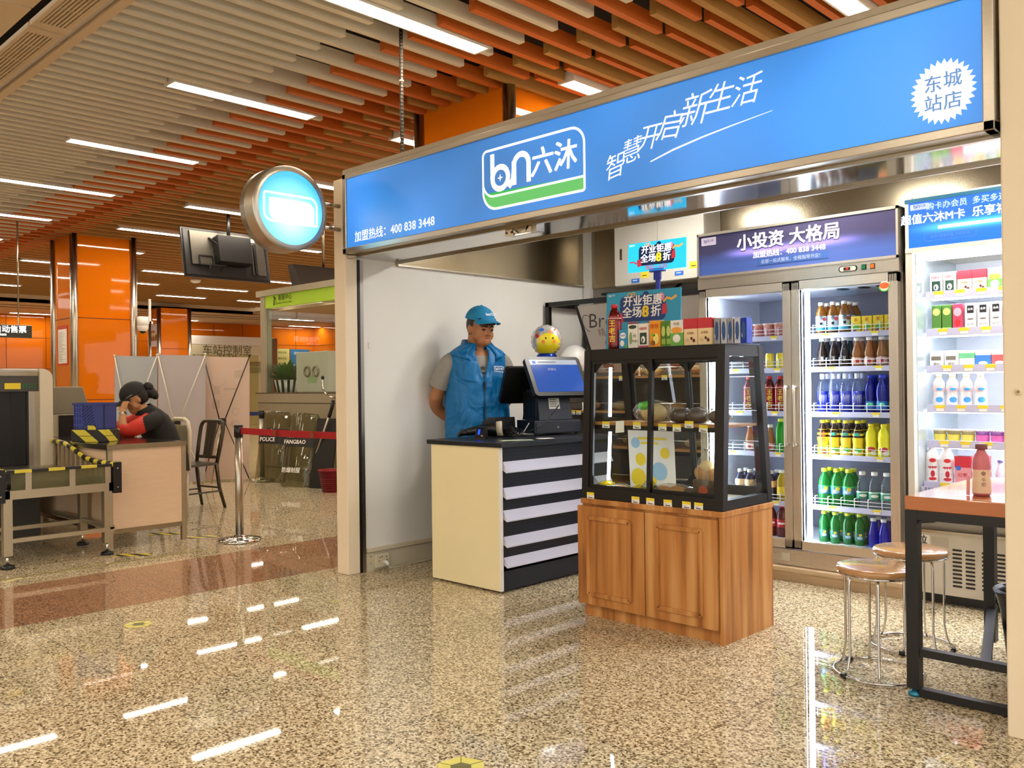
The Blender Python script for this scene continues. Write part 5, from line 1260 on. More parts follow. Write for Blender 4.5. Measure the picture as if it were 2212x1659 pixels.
m = MB(); m.tube([(.048 * math.cos(a), .035 * math.sin(a), .538) for a in [2 * PI * k / 24 for k in range(24)]], .026, mat('foil_blue', '#173a9c', .15, .6, .05), 12, closed=True); m.build('foil_collar', t)
m = MB(); m.cyl((0, 0, .01), (0, 0, .56), .004, WHITE, 8); m.lathe([(0, 0), (.045, 0), (.04, .012), (0, .012)], (0, 0, 0), WHITE, 20); m.build('stick', t)
t = thing('white_balloon', 'plain white balloon resting on the bread rack shelf', 'balloon', (-4.55, 5.42, 1.284))
m = MB(); m.ball((0, 0, .128), (.121, .121, .128), mat('balloon_white', '#e9e6e1', .3, 0, .01), 32, 20); m.build('body', t)
m = MB(); m.tube([(.085, -.08, .085), (.16, -.10, .05), (.22, -.10, .04)], [.008, .004, .004], PAPER, 8); m.lathe([(.004, 0), (.014, .006), (.010, .016)], (.09, -.083, .078), PAPER, 12); m.build('stick', t)

# ---- socket
t = thing('power_socket', 'ivory double power socket on the left skirting with a plug in it', 'socket', (-4.768, 3.625, .062))
m = MB(); m.box(0, -.055, -.045, .032, .055, .045, BEI); m.build('socket_box', t, bevel=.004)
m = MB()
for y, z in ((-.025, .022), (-.008, .024), (.03, .02), (-.03, .0), (.035, .0)): m.cyl((.032, y, z), (.0335, y, z), .004, INK, 8)
m.build('socket_hole', t)
m = MB(); m.tube([(.032, .01, -.012), (.055, .01, -.012), (.062, .015, -.02), (.060, .02, -.03)], .012, WHITE, 10); m.build('plug', t)
m = MB(); m.tube([(-4.708, 3.645, .032), (-4.705, 3.66, .012), (-4.71, 3.72, .006), (-4.73, 3.9, .006), (-4.745, 4.15, .006), (-4.745, 5.4, .006)], .005, mat('ivory_cable', '#d4cbb2', .5), 8); tag(m.build('extension_cable'), 'ivory power cable running along the left skirting from the socket', 'cord')
m = MB(); m.box(0, -.012, -.022, .008, .012, .022, WHITE); m.box(.008, -.006, -.012, .011, .006, .012, PAPER); tag(m.build('light_switch', loc=(-4.78, 3.565, 1.5)), 'small white wall switch by the shop pillar', 'switch')

# ================================================================ SHOWCASE
WOOD = bpy.data.materials.new('zebrano_laminate'); WOOD.use_nodes = True
nt = WOOD.node_tree; N = nt.nodes.new; Lk = nt.links.new; b_ = nt.nodes['Principled BSDF']
tc = N('ShaderNodeTexCoord'); mp = N('ShaderNodeMapping'); mp.inputs['Scale'].default_value = (15, 15, .9); Lk(tc.outputs['Object'], mp.inputs[0])
n1 = N('ShaderNodeTexNoise'); n1.inputs['Scale'].default_value = 1.0; n1.inputs['Detail'].default_value = 6; n1.inputs['Distortion'].default_value = .4; Lk(mp.outputs[0], n1.inputs['Vector'])
rp = N('ShaderNodeValToRGB'); Lk(n1.outputs['Fac'], rp.inputs[0]); e = rp.color_ramp.elements
e[0].position = .34; e[0].color = (*lin('#8f5a2c'), 1); e[1].position = .66; e[1].color = (*lin('#cf9a5e'), 1); q = e.new(.48); q.color = (*lin('#b8793c'), 1)
Lk(rp.outputs[0], b_.inputs['Base Color']); b_.inputs['Roughness'].default_value = .38
BOARD = mat('shelf_wood', '#a8743f', .45, 0, .12, 10, stretch=(1, 12, 12))
t = thing('bread_showcase', 'glass bread showcase with black frame on a wood grain base', 'showcase', (-2.575, 3.85, 0))
XL, XR, YF, YB = -2.995, -2.150, 3.612, 4.085
m = wm(t); m.box(XL, YF + .005, .065, XR - .0185, YB, .595, WOOD); m.box(XL, YF - .012, .595, XR + .006, YB + .005, .622, WOOD); m.build('base_cabinet', t, bevel=.002)
m = wm(t); m.box(XL, YF + .02, 0, XR - .0185, YB, .065, WOOD); m.box(XR - .018, YF - .004, 0, XR, YB, .5945, WOOD); m.build('plinth', t)
for x0, x1 in ((-3.012, -2.585), (-2.578, -2.172)):
    m = wm(t); m.box(x0, YF - .018, .068, x1, YF + .004, .583, WOOD); d = m.build('door', t, bevel=.0015)
    m = wm(t); a0, a1, c0, c1 = x0 + .075, x1 - .085, .125, .525
    for p, q in (((a0, c0), (a1, c0)), ((a1, c0), (a1, c1)), ((a1, c1), (a0, c1)), ((a0, c1), (a0, c0))): m.bar((p[0], YF - .022, p[1]), (q[0], YF - .022, q[1]), .012, .022, WOOD, up=Z1 if p[1] == q[1] else X1)
    m.build('door_moulding', d, bevel=.002)
ZB, ZT = .625, 1.40; YTF, YTB = 3.650, 4.005
def yf(z): return YF + (YTF - YF) * (z - ZB) / (ZT - ZB)
def yb(z): return YB + (YTB - YB) * (z - ZB) / (ZT - ZB)
m = wm(t); w_ = .040
for y0, y1 in ((YF, YF + w_), (YB - w_, YB)): m.box(XL, y0, ZB, XR, y1, ZB + .055, BLACK)
for x in (XL + .001, XR - w_ - .001): m.box(x, YF + w_, ZB, x + w_, YB - w_, ZB + .045, BLACK)
m.box(XL, YTF, ZT - .055, XR, YTF + w_, ZT, BLACK); m.box(XL, YTB - w_, ZT - .05, XR, YTB, ZT, BLACK)
for x in (XL + .001, XR - w_ - .001): m.box(x, YTF + w_, ZT - .05, x + w_, YTB - w_, ZT, BLACK)
e_ = .0012; za, zb = ZB - .0008, ZT + .0008
for x in (XL, XR - w_):
    xa, xb = x - e_, x + w_ + e_
    m.hexa([(xa, YF - e_, za), (xb, YF - e_, za), (xb, YF + w_ + e_, za), (xa, YF + w_ + e_, za)], [(xa, YTF - e_, zb), (xb, YTF - e_, zb), (xb, YTF + w_ + e_, zb), (xa, YTF + w_ + e_, zb)], BLACK)
    m.hexa([(xa, YB - w_ - e_, za), (xb, YB - w_ - e_, za), (xb, YB + e_, za), (xa, YB + e_, za)], [(xa, YTB - w_ - e_, zb), (xb, YTB - w_ - e_, zb), (xb, YTB + e_, zb), (xa, YTB + e_, zb)], BLACK)
m.build('frame', t)
m = wm(t); m.box(XL + .003, YTF + .003, ZT + .001, XR - .003, YTB - .003, ZT + .006, BLACK); m.build('top_plate', t)
def slider(x0, x1, off, fn, nm):
    z0, z1 = ZB + .06, ZT - .06; fr = .022
    f = wm(t)
    P3 = lambda x, z: (x, fn(z) + off, z)
    for a, c in ((P3(x0, z0), P3(x1, z0)), (P3(x0, z1), P3(x1, z1)), (P3(x0 + fr / 2, z0), P3(x0 + fr / 2, z1)), (P3(x1 - fr / 2, z0), P3(x1 - fr / 2, z1))): f.bar(a, c, fr if a[2] != c[2] else .014, .014 if a[2] != c[2] else fr, BLACK, up=(0, 1, 0) if a[2] != c[2] else Z1)
    for cx, sx in ((x0 + fr, 1), (x1 - fr, -1)):
        for cz, sz in ((z0 + .01, 1), (z1 - .01, -1)): f.add([P3(cx, cz), P3(cx + sx * .05, cz), P3(cx, cz + sz * .05)], [(0, 1, 2)], BLACK)
    d = f.build(nm, t)
    g = wm(t); g.add([P3(x0 + fr, z0 + .01), P3(x1 - fr, z0 + .01), P3(x1 - fr, z1 - .01), P3(x0 + fr, z1 - .01)], [(0, 1, 2, 3)], GLASS); g.build('glass', d)
slider(XL + .04, -2.565, .014, yf, 'sliding_door'); slider(-2.59, XR - .04, .028, yf, 'sliding_door')
slider(XL + .04, -2.565, -.014, yb, 'back_door'); slider(-2.59, XR - .04, -.028, yb, 'back_door')
for x in (XL + .015, XR - .015):
    m = wm(t); m.add([(x, YF + .04, ZB + .045), (x, YB - .04, ZB + .045), (x, YTB - .04, ZT - .05), (x, YTF + .04, ZT - .05)], [(0, 1, 2, 3)], GLASS); m.build('side_glass', t)
m = wm(t); m.box(XL + .03, YF + .03, ZB + .01, XR - .03, YB - .03, ZB + .022, mat('showcase_floor', '#cfc8bd', .35)); m.build('floor_tray', t)
SHZ = 1.02
m = wm(t); m.box(XL + .03, yf(SHZ) + .05, SHZ - .012, XR - .03, yb(SHZ) - .05, SHZ, BOARD); m.box(XL + .03, yf(SHZ) + .042, SHZ - .012, XR - .03, yf(SHZ) + .05, SHZ + .004, BOARD); m.box(XL + .03, yf(SHZ) + .045, SHZ - .035, XR - .03, yf(SHZ) + .055, SHZ - .012, BLACK); m.build('shelf', t)
WHL = glow('showcase_led', '#e9f1ff', 9.0)
for x, y0, y1 in ((-2.885, 3.70, 3.72), (-2.240, 3.74, 3.76)):
    m = wm(t); m.tube([(x, y0, ZB + .09), (x, y1, SHZ - .05)], .009, WHL, 10); m.tube([(x, y1, SHZ + .03), (x, y1 + (.01 if y0 < 3.8 else -.01), ZT - .09)], .009, WHL, 10); m.build('light_tube', t)
m = wm(t)
for i in range(3): m.ball((-2.24 + i * .02, 3.72 + i * .085, ZT - .045), (.016, .016, .006), WHL, 10, 6)
m.build('spot_lamp', t)
# poster card standing inside at the back left
m = MB(); m.hexa([(-.15, -.004, 0), (.15, -.004, 0), (.15, 0, 0), (-.15, 0, 0)], [(-.15, -.024, .33), (.15, -.024, .33), (.15, -.02, .33), (-.15, -.02, .33)], PAPER)
pc = m.build('poster_card', loc=(-2.80, 3.985, ZB + .0225)); tag(pc, 'white card printed with yellow and pale blue shapes standing in the showcase', 'card')
m = MB()
for x, z, r, mt in ((-.09, .06, .05, YELLOW), (-.07, .16, .035, YELLOW), (.05, .10, .05, mat('sky_print', '#9cc4e4', .6)), (.09, .20, .03, YELLOW), (.0, .05, .03, YELLOW), (-.1, .25, .03, mat('sky_print', '#9cc4e4', .6))): poly(m, arc(0, 0, r, 0, 360, 18), (x, -.005 - .02 * z / .33, z), X1, (0, -.06, 1), mt, .001)
m.box(-.08, -.027, .27, .10, -.0255, .282, YELLOW); m.box(-.06, -.026, .245, .05, -.0245, .257, YELLOW); m.build('card_print', pc)
# price tags
random.seed(11)
def price_tag_proto():
    m = MB(); m.box(-.024, -.0008, -.016, .024, 0, .018, PAPER); o = m.build('price_tag')
    m = MB(); m.box(-.024, -.0014, .004, .024, -.0008, .018, YELLOW); m.box(-.014, -.0012, -.012, .014, -.0008, -.008, INK); m.box(-.018, -.0012, -.004, -.002, -.0008, -.002, mat('print_grey', '#77705f', .7)); m.build('print', o)
    return o
PT = price_tag_proto(); PT_first = True
def price_tag(x, y, z, label, group, rz=0, ry=0):
    global PT_first
    if PT_first: o = PT; PT_first = False
    else: o = dup(PT, (0, 0, 0))
    o.location = (x, y, z); o.rotation_euler = (0, ry, rz); return tag(o, label, 'price tag', group)
for i, x in enumerate((-2.935, -2.645, -2.555, -2.452, -2.345, -2.278)): price_tag(x, YF - .0015, ZB + .012, 'yellow and white price tag on the showcase base edge, %s from the left' % ORD[i], 'price tags on the showcase edge', 0, .02 * (i % 3 - 1))
for i, (x, dz) in enumerate(((-2.875, 0), (-2.675, 0), (-2.52, -.004), (-2.435, -.006), (-2.365, .012), (-2.285, -.006))): price_tag(x, yf(SHZ) + .040, SHZ - .012 + dz, 'yellow and white price tag on the showcase middle shelf, %s from the left' % ORD[i], 'price tags on the showcase shelf', 0, .06 * ((i % 3) - 1) if i > 3 else 0)
m = MB(); m.hexa([(-.026, -.001, -.04), (.03, -.001, -.035), (.03, 0, -.035), (-.026, 0, -.04)], [(-.022, -.001, .02), (.03, -.001, .025), (.03, 0, .025), (-.022, 0, .02)], PAPER); tag(m.build('blank_tag', loc=(-2.785, yf(SHZ) + .038, SHZ - .012)), 'blank white paper tag hanging from the showcase middle shelf', 'tag')
# breads
CRUST = mat('bread_crust', '#c08a45', .6, 0, .18, 14, bump=.1); CRD = mat('dark_bread', '#43261f', .6, 0, .2, 14); PALEB = mat('pale_bread', '#e0c48c', .7, 0, .12, 20)
BAG = pane('bread_bag', '#f4f2ea', 1.3, .06, '#e8e4d8', .10); BAGY = pane('yellow_bag', '#f5efa0', 1.2, .08, '#e6d42c', .55)
def bag(mb, c, r, mt, n=26, k=10, seed=0):
    rnd = random.Random(seed); q = MB(); q.ball((0, 0, 0), r, mt, n, k)
    mb.add([(c[0] + p[0] * (1 + rnd.uniform(-.09, .09)), c[1] + p[1] * (1 + rnd.uniform(-.09, .09)), c[2] + max(p[2] * (1 + rnd.uniform(-.08, .1)), -r[2] * .9)) for p in q.v], q.f, mt, True)
def bread(name, loc, label, body, wrap, cat='bread', rz=0, group=None):
    """body: list of (centre, radii, material); wrap: (centre, radii, material)"""
    t = thing(name, label, cat, loc, rz, group); m = MB()
    for c, r, mt in body: m.ball(c, r, mt, 18, 12)
    m.build('loaf', t)
    if wrap: m = MB(); bag(m, wrap[0], wrap[1], wrap[2], seed=hash(name + label) % 99 if False else len(label)); m.build('wrapper', t)
    return t
S1 = SHZ + .001; S0 = ZB + .023
t = bread('toast_loaf', (-2.66, 3.80, S1), 'pale toast loaf in a clear bag with a green label on the showcase shelf', [((0, 0, .05), (.075, .05, .05), PALEB)], ((.0, 0, .055), (.125, .065, .058), BAG))
m = MB(); m.ball((-.03, -.02, .085), (.05, .04, .026), GREEN, 14, 8); m.build('green_label', t)
for i, x in enumerate((-2.50, -2.395, -2.275)):
    bread('dark_roll', (x, 3.80, S1), 'dark brown roll in a glossy clear bag on the showcase shelf, %s of three' % ['leftmost', 'middle', 'rightmost'][i], [((0, 0, .035), (.055, .05, .035), CRD)], ((0, 0, .038), (.066, .060, .042), BAG), group='dark rolls on the showcase shelf')
bread('croissant_bag', (-2.50, 3.72, S0), 'crisscrossed brown pastries in a clear bag at the front of the showcase floor', [((-.05, 0, .03), (.05, .035, .03), CRUST), ((.03, .0, .032), (.055, .035, .032), CRUST), ((.09, .01, .028), (.035, .03, .028), CRD)], ((.02, 0, .034), (.135, .05, .040), BAG))
bread('snack_packet', (-2.63, 3.74, S0), 'small yellow green snack packet left of the pastries', [((0, 0, .024), (.03, .025, .022), mat('lime_snack', '#b8b83a', .5))], ((0, 0, .026), (.042, .035, .026), BAGY))
bread('yellow_packet', (-2.90, 3.71, S0), 'yellow snack bag lying at the left corner of the showcase floor', [((0, 0, .028), (.05, .03, .024), YELLOW)], ((0, 0, .03), (.07, .04, .03), BAGY))
bread('bun_packet', (-2.80, 3.70, S0), 'white and yellow bun packet beside the yellow snack bag', [((0, 0, .025), (.05, .035, .024), PALEB), ((.02, -.015, .035), (.014, .01, .01), ORANGEP)], ((0, 0, .027), (.065, .045, .028), BAG))
bread('cake_packet', (-2.71, 3.73, S0), 'small yellow cake packet by the showcase door stile', [((0, 0, .022), (.035, .03, .02), YELLOW)], ((0, 0, .024), (.045, .04, .024), BAGY))
t = bread('bun_bag', (-2.315, 3.75, S0), 'tall tied clear bag of golden buns at the right front of the showcase', [((-.02, 0, .135), (.048, .04, .042), CRUST), ((.03, .01, .125), (.04, .04, .04), CRUST), ((.0, .0, .165), (.04, .035, .03), PALEB)], None)
m = MB(); m.hexa([(-.06, -.03, 0), (.06, -.03, 0), (.06, .03, 0), (-.06, .03, 0)], [(-.06, -.04, .10), (.06, -.04, .10), (.06, .04, .10), (-.06, .04, .10)], mat('kraft_dark', '#5d4a35', .7)); m.build('paper_cup', t)
m = MB(); poly(m, arc(0, 0, .026, 0, 360, 16), (.0, -.0365, .05), X1, (0, -.1, 1), mat('label_coral', '#d8552c', .5), .002); m.build('round_label', t)
m = MB(); m.lathe([(.052, 0), (.055, .08), (.054, .15), (.04, .20), (.010, .235), (.008, .245), (.024, .275), (.036, .30)], (0, 0, .005), BAG, 18); m.build('wrapper', t)
m = MB(); m.lathe([(.013, 0), (.015, .005), (.013, .01)], (0, 0, .24), STEEL, 10); m.build('twist_tie', t)

# ---- goods on top of the showcase
TZ = ZT + .0065
def carton(name, loc, w_, d_, h_, base, art, label, group=None, rz=0, cat='carton'):
    m = MB(); m.box(-w_ / 2, -d_ / 2, 0, w_ / 2, d_ / 2, h_, base); o = m.build(name, loc=loc, rot=(0, 0, rz), bevel=.0015); tag(o, label, cat, group)
    m = MB()
    for a in art:
        if a[0] == 'box': _, x0, z0, x1, z1, mt = a; m.box(x0 * w_, -d_ / 2 - .0009, z0 * h_, x1 * w_, -d_ / 2 - .0001, z1 * h_, mt)
        elif a[0] == 'oval': _, cx, cz, rx, rz_, mt = a; poly(m, [(rx * w_ * math.cos(2 * PI * k / 16), rz_ * h_ * math.sin(2 * PI * k / 16)) for k in range(16)], (cx * w_, -d_ / 2, cz * h_), X1, Z1, mt, .0012)
        elif a[0] == 'text': _, s_, cx, cz, sz, mt = a; m.text(s_, (cx * w_, -d_ / 2, cz * h_), X1, Z1, sz * w_, mt, bold=.015, lift=.0015)
        elif a[0] == 'band': _, z0, z1, mt = a; m.box(-w_ / 2 - .0006, -d_ / 2 - .0006, z0 * h_, w_ / 2 + .0006, d_ / 2 + .0006, z1 * h_, mt)
    if art: m.build('print', o)
    return o
TT = 'on top of the showcase'
ART_COW = [('box', -.34, .14, .34, .62, mat('deep_green_print', '#22402c', .5)), ('oval', .0, .34, .2, .14, LETTERW), ('oval', -.05, .32, .06, .08, INK), ('text', '纯鲜奶', 0, .78, .26, RED), ('box', -.5, 0, .5, .09, mat('rose_print', '#b2506a', .5))]
ART_LEMON = [('text', '维他', -.05, .78, .4, mat('tea_red_print', '#c2501e', .5)), ('oval', .1, .32, .26, .2, mat('lemon_print', '#f3e27a', .5)), ('oval', -.2, .16, .22, .1, mat('tea_brown_print', '#9a5a22', .5)), ('oval', -.15, .45, .18, .05, GREEN)]
ART_OAT = [('band', .0, .52, mat('oat_green', '#6fb04a', .5)), ('oval', 0, .62, .44, .12, mat('oat_orange', '#e99b3c', .5)), ('oval', 0, .3, .3, .16, LETTERW), ('text', '牛奶', 0, .85, .24, mat('print_grey', '#77705f', .7))]
ART_RED = [('band', .62, 1.0, mat('carton_red', '#c5303c', .45)), ('text', '红枣奶', .0, .45, .17, mat('carton_brown_print', '#8f5a32', .5)), ('oval', .25, .18, .10, .07, mat('date_brown', '#5e2b1d', .4)), ('oval', .08, .26, .09, .06, mat('date_brown', '#5e2b1d', .4)), ('oval', -.22, .2, .16, .07, PALEB)]
BAS = {'white': mat('carton_white', '#e9e6de', .4, 0, .02), 'blue': mat('carton_sky', '#2f95c4', .4, 0, .03), 'orange': mat('carton_orange', '#eb9a1e', .4, 0, .03), 'green': mat('carton_green', '#4f7f2c', .4, 0, .06, 30), 'cream': mat('carton_cream', '#ecd3a4', .4, 0, .03), 'silver': mat('pouch_silver', '#b9bcc8', .25, .7, .08), 'yellow': mat('carton_yellow', '#efd22a', .4, 0, .03), 'red': mat('carton_rose', '#c0415a', .4, 0, .05)}
YT = 3.73
carton('milk_carton', (-2.785, YT, TZ), .056, .04, .100, BAS['blue'], [('oval', 0, .68, .36, .16, LETTERW), ('oval', -.1, .28, .25, .16, LETTERW), ('text', '优酸乳', 0, .68, .22, BLUE), ('oval', .3, .12, .18, .08, GREEN)], 'sky blue drink carton ' + TT + ', beside the red bottle')
carton('milk_carton', (-2.723, YT, TZ), .062, .04, .125, BAS['white'], [('text', '纯', .2, .5, .3, mat('print_grey', '#77705f', .7)), ('text', '牛奶', .2, .28, .26, mat('print_grey', '#77705f', .7)), ('oval', -.2, .42, .16, .26, mat('grass_print', '#88a860', .5)), ('oval', .0, .88, .4, .08, mat('deep_green_print', '#22402c', .5))], 'tall white milk carton with a green sprig ' + TT)
carton('milk_carton', (-2.657, YT, TZ), .062, .04, .125, BAS['white'], ART_COW, 'white milk carton with a black cow picture ' + TT)
carton('tea_carton', (-2.585, YT, TZ), .066, .04, .135, BAS['orange'], ART_LEMON, 'orange lemon tea carton ' + TT)
for i in range(2): carton('tea_carton', (-2.530 + i * .030, YT, TZ), .028, .05, .130, BAS['green'], [('box', -.4, .1, .4, .3, mat('green_leaf_print', '#9ab84a', .5)), ('oval', 0, .6, .4, .2, mat('pale_green_print', '#c4cf6e', .5))], '%s dark green tea carton seen edge on %s' % (['left', 'right'][i], TT), 'green tea cartons on the showcase')
carton('milk_carton', (-2.452, YT, TZ), .074, .05, .128, BAS['white'], ART_OAT, 'white, orange and green milk carton ' + TT)
for i in range(2): carton('date_milk_carton', (-2.372 + i * .080, YT, TZ), .077, .05, .132, BAS['cream'], ART_RED, '%s red topped cream milk carton %s' % (['left', 'right'][i], TT), 'red topped cartons on the showcase')
for i in range(5):
    o = carton('milk_pouch', (-2.232 + i * .036, YT + .012, TZ), .030, .055, .128 - .002 * i, BAS['silver'] if i != 4 else mat('pouch_blue', '#1e3fae', .25, .3, .05), [('oval', .0, .5, .32, .36, mat('pouch_navy_print', '#274f8a', .4)), ('box', -.35, .25, .1, .4, LETTERW)], '%s from left among the shiny silver and blue milk pouches %s' % (ORD[i], TT), 'milk pouches on the showcase', rz=.06 * (i % 2))

# bottles
PET = lambda n, tint, body, fac=.55: pane('pet_' + n, tint, 1.1, .05, body, fac)
_RED_TEA = [(0, 0), (.030, 0), (.034, .008), (.034, .02), (.032, .03), (.034, .04), (.034, .15), (.031, .165), (.022, .19), (.0145, .2), (.0145, .21)]
_STD = [(0, 0), (.028, 0), (.0315, .008), (.0315, .13), (.029, .145), (.018, .172), (.0125, .18), (.0125, .192)]
_WAVE = [(0, 0), (.028, 0), (.033, .01), (.033, .045), (.028, .07), (.033, .10), (.034, .13), (.029, .16), (.016, .19), (.0135, .2), (.0135, .212)]
_SPORT = [(0, 0), (.028, 0), (.034, .012), (.031, .05), (.034, .09), (.036, .14), (.03, .18), (.018, .198), (.013, .205), (.013, .215)]
_SMALL = [(0, 0), (.025, 0), (.029, .007), (.029, .05), (.026, .065), (.029, .08), (.021, .115), (.013, .145), (.0115, .155), (.0115, .163)]
_MILK = [(0, 0), (.028, 0), (.033, .01), (.033, .05), (.029, .075), (.034, .11), (.029, .145), (.017, .165), (.015, .17), (.015, .18)]
PROTO = {}
def bottle(kind, prof, body, cap, capc, label_z=None, label_m=None, art=None, s=1.0, capr=.0165, caph=.018, fill=None):
    """prototype: body is the bottle's own mesh; cap, label and print are its parts"""
    prof = [(r * s, z * s) for r, z in prof]
    m = MB(); m.lathe(prof, (0, 0, 0), body, 18); o = m.build(kind)
    zt = prof[-1][1]; m = MB(); m.lathe([(capr * s, -.006), (capr * s, caph * s - .007), (capr * s * .9, caph * s - .005), (0, caph * s - .005)], (0, 0, zt), cap, 14); m.build('cap', o)
    def rad(z):
        for a, b in zip(prof, prof[1:]):
            if a[1] <= z <= b[1] and b[1] > a[1]: return a[0] + (b[0] - a[0]) * (z - a[1]) / (b[1] - a[1])
        return prof[-1][0]
    if fill:
        m = MB(); pf = [(max(r - .0015, 0), z) for r, z in prof if z < fill[0] * s]; pf.append((rad(fill[0] * s) - .0015, fill[0] * s)); pf.append((0, fill[0] * s)); m.lathe([(r, max(z, .002)) for r, z in pf], (0, 0, 0), fill[1], 18); m.build('drink', o)
    if label_z:
        z0, z1 = label_z[0] * s, label_z[1] * s; m = MB(); zz = [z0 + (z1 - z0) * i / 5 for i in range(6)]; m.lathe([(rad(z) + .0006, z) for z in zz], (0, 0, 0), label_m, 18)
        # open ends are hidden by the bottle; remove the caps the lathe adds
        m.f = m.f[:-2]; m.mi = m.mi[:-2]; m.sm = m.sm[:-2]; l = m.build('label', o)
        if art:
            m = MB()
            for a in art:
                if a[0] == 'text':
                    _, s_, z, sz, mt, lean = a
                    for i, ch in enumerate(s_): m.text(ch, (0, -rad((z - i * sz * 1.05) * s) - .001, (z - i * sz * 1.05) * s), X1, Z1, sz * s, mt, bold=.02, lift=.0012)
                elif a[0] == 'oval':
                    _, cx, z, rx, rz_, mt = a; R_ = rad(z * s) + .0012; pts = []
                    for k in range(11):
                        q = -1 + 2 * k / 10; x = (cx + rx * q) * s; hz = rz_ * math.sqrt(1 - q * q) * s
                        for sg in (-1, 1): pts.append((x, -math.sqrt(max(R_ * R_ - x * x, 0)), z * s + sg * hz))
                    m.add(pts, [(2 * k, 2 * k + 2, 2 * k + 3, 2 * k + 1) for k in range(10)], mt)
                elif a[0] == 'ring': _, z0_, z1_, mt = a; q = MB(); q.lathe([(rad(z0_ * s) + .001, z0_ * s), (rad(z1_ * s) + .001, z1_ * s)], (0, 0, 0), mt, 18); m.add(q.v, q.f[:-2], mt, True)
            m.build('print', l)
    PROTO[kind] = [o, False]; return o
def place(kind, loc, label, cat, group, rz=0.0, spin=True):
    o, used = PROTO[kind]
    if used: o = dup(o, loc, rz)
    else: PROTO[kind][1] = True; o.location = loc; o.rotation_euler = (0, 0, rz)
    return tag(o, label, cat, group)
GOLD = mat('gold_print', '#e8c23a', .35, .3, .02); TEAR = mat('herbal_red', '#8c1418', .25, 0, .05)
FACE_RZ = math.radians(36)       # labels turned towards the shop's front corner
bottle('herbal_tea_bottle', _RED_TEA, PET('herbal', '#8a1a12', '#7a1210', .9), mat('cap_red', '#d0262e', .35), None, (.02, .165), TEAR, [('text', '王老吉', .125, .036, GOLD, 0), ('ring', .150, .156, mat('label_pale_red', '#d98a86', .5))], s=1.06)
place('herbal_tea_bottle', (-2.855, YT, TZ), 'red herbal tea bottle with gold characters standing on top of the showcase', 'bottle', None, .3)

# ---- promotional signs
PB = mat('promo_blue', '#1f9ac4', .4, 0, .06, 6); PBL = mat('promo_blue_lit', '#17a4d8', .4, 0, .05, 6, emit=.75, emcol='#22b4ee')
PNV = mat('promo_navy', '#173a7a', .5)
def promo(name, label, loc, w_, h_, base, lit, lean=0, lo=0.0):
    t = thing(name, label, 'sign', loc); t.rotation_euler = (lean, 0, math.radians(4))
    e = .8 if lit else 0
    Wt = mat('promo_white_lit' if lit else 'promo_white', '#f4f2ee', .5, 0, 0, emit=e); Yl = mat('promo_yellow_lit' if lit else 'promo_yellow', '#f3d02a', .5, 0, 0, emit=e * .8); Rd = mat('promo_red_lit' if lit else 'promo_red', '#c9303e', .5, 0, 0, emit=e * .5); Or = mat('promo_orange_lit' if lit else 'promo_orange', '#e9b04a', .5, 0, 0, emit=e * .6); Pk = mat('promo_pink_lit' if lit else 'promo_pink', '#d58ab0', .5, 0, 0, emit=e * .5)
    m = MB(); m.box(-w_ / 2, 0, 0, w_ / 2, .006, h_, base); m.build('board', t)
    k = w_ / .47; m = MB(); zq = lambda z: h_ * (lo + (1 - lo) * z); O_ = lambda x, z: (x * k, -.0003, zq(z))
    poly(m, rrect(-.145 * k, zq(.20), .145 * k, zq(.88), .03 * k, .03 * k, .03 * k, .03 * k), (0, -.0002, 0), X1, Z1, PNV, .0006)
    m.text('开业钜惠', O_(0, .72), X1, (.04, 0, 1), .062 * k, Wt, bold=.03, lift=.0018); m.text('全场', O_(-.065, .42), X1, Z1, .064 * k, Wt, bold=.03, lift=.0018); m.text('8', O_(.02, .43), X1, Z1, .085 * k, Yl, bold=.05, lift=.0018); m.text('折', O_(.085, .42), X1, Z1, .064 * k, Wt, bold=.03, lift=.0018)
    m.text('微信一元抢', O_(0, .11), X1, Z1, .036 * k, Rd, bold=.015, lift=.0018); m.build('lettering', t)
    m = MB()
    ribbon(m, [(.13 * k, zq(.66)), (.15 * k, zq(.76)), (.18 * k, zq(.72)), (.21 * k, zq(.80))], .014 * k, (0, 0, 0), X1, Z1, Or, .0014); ribbon(m, [(-.22 * k, zq(.34)), (-.19 * k, zq(.36)), (-.16 * k, zq(.28))], .010 * k, (0, 0, 0), X1, Z1, Rd, .0014)
    poly(m, [(x * k, zq(z)) for x, z in ((.12, .34), (.155, .36), (.15, .62), (.125, .6))], (0, 0, 0), X1, Z1, Rd, .0016); poly(m, [(x * k, zq(z)) for x, z in ((-.155, .16), (-.12, .2), (-.13, .44), (-.16, .4))], (0, 0, 0), X1, Z1, Rd, .0016)
    poly(m, arc(.115 * k, zq(.80), .022 * k, 0, 360, 16), (0, 0, 0), X1, Z1, Pk, .0012); poly(m, arc(.02 * k, zq(.88), .02 * k, 0, 360, 16), (0, 0, 0), X1, Z1, PNV, .0012)
    ribbon(m, arc(-.06 * k, zq(.91), .012 * k, 0, 360, 10) + arc(-.085 * k, zq(.90), .012 * k, 0, 360, 10), .005 * k, (0, 0, 0), X1, Z1, Or, .0016)
    brand(m, (-.20 * k, -.0003, zq(.92)), X1, Z1, .05 * k, Wt, None, base, False); m.build('decoration', t); return t
promo('promo_board', 'blue opening offer board standing behind the goods on the showcase', (-2.825, 3.93, TZ), .47, .325, PB, False, math.radians(-3), .36)
t = promo('promo_light_sign', 'smaller bright blue opening offer sign raised on a blue clip stand', (-2.752, 3.97, 1.836), .36, .16, PBL, True, math.radians(-2))
DB = mat('clip_blue', '#1a2f9c', .4, 0, .03)
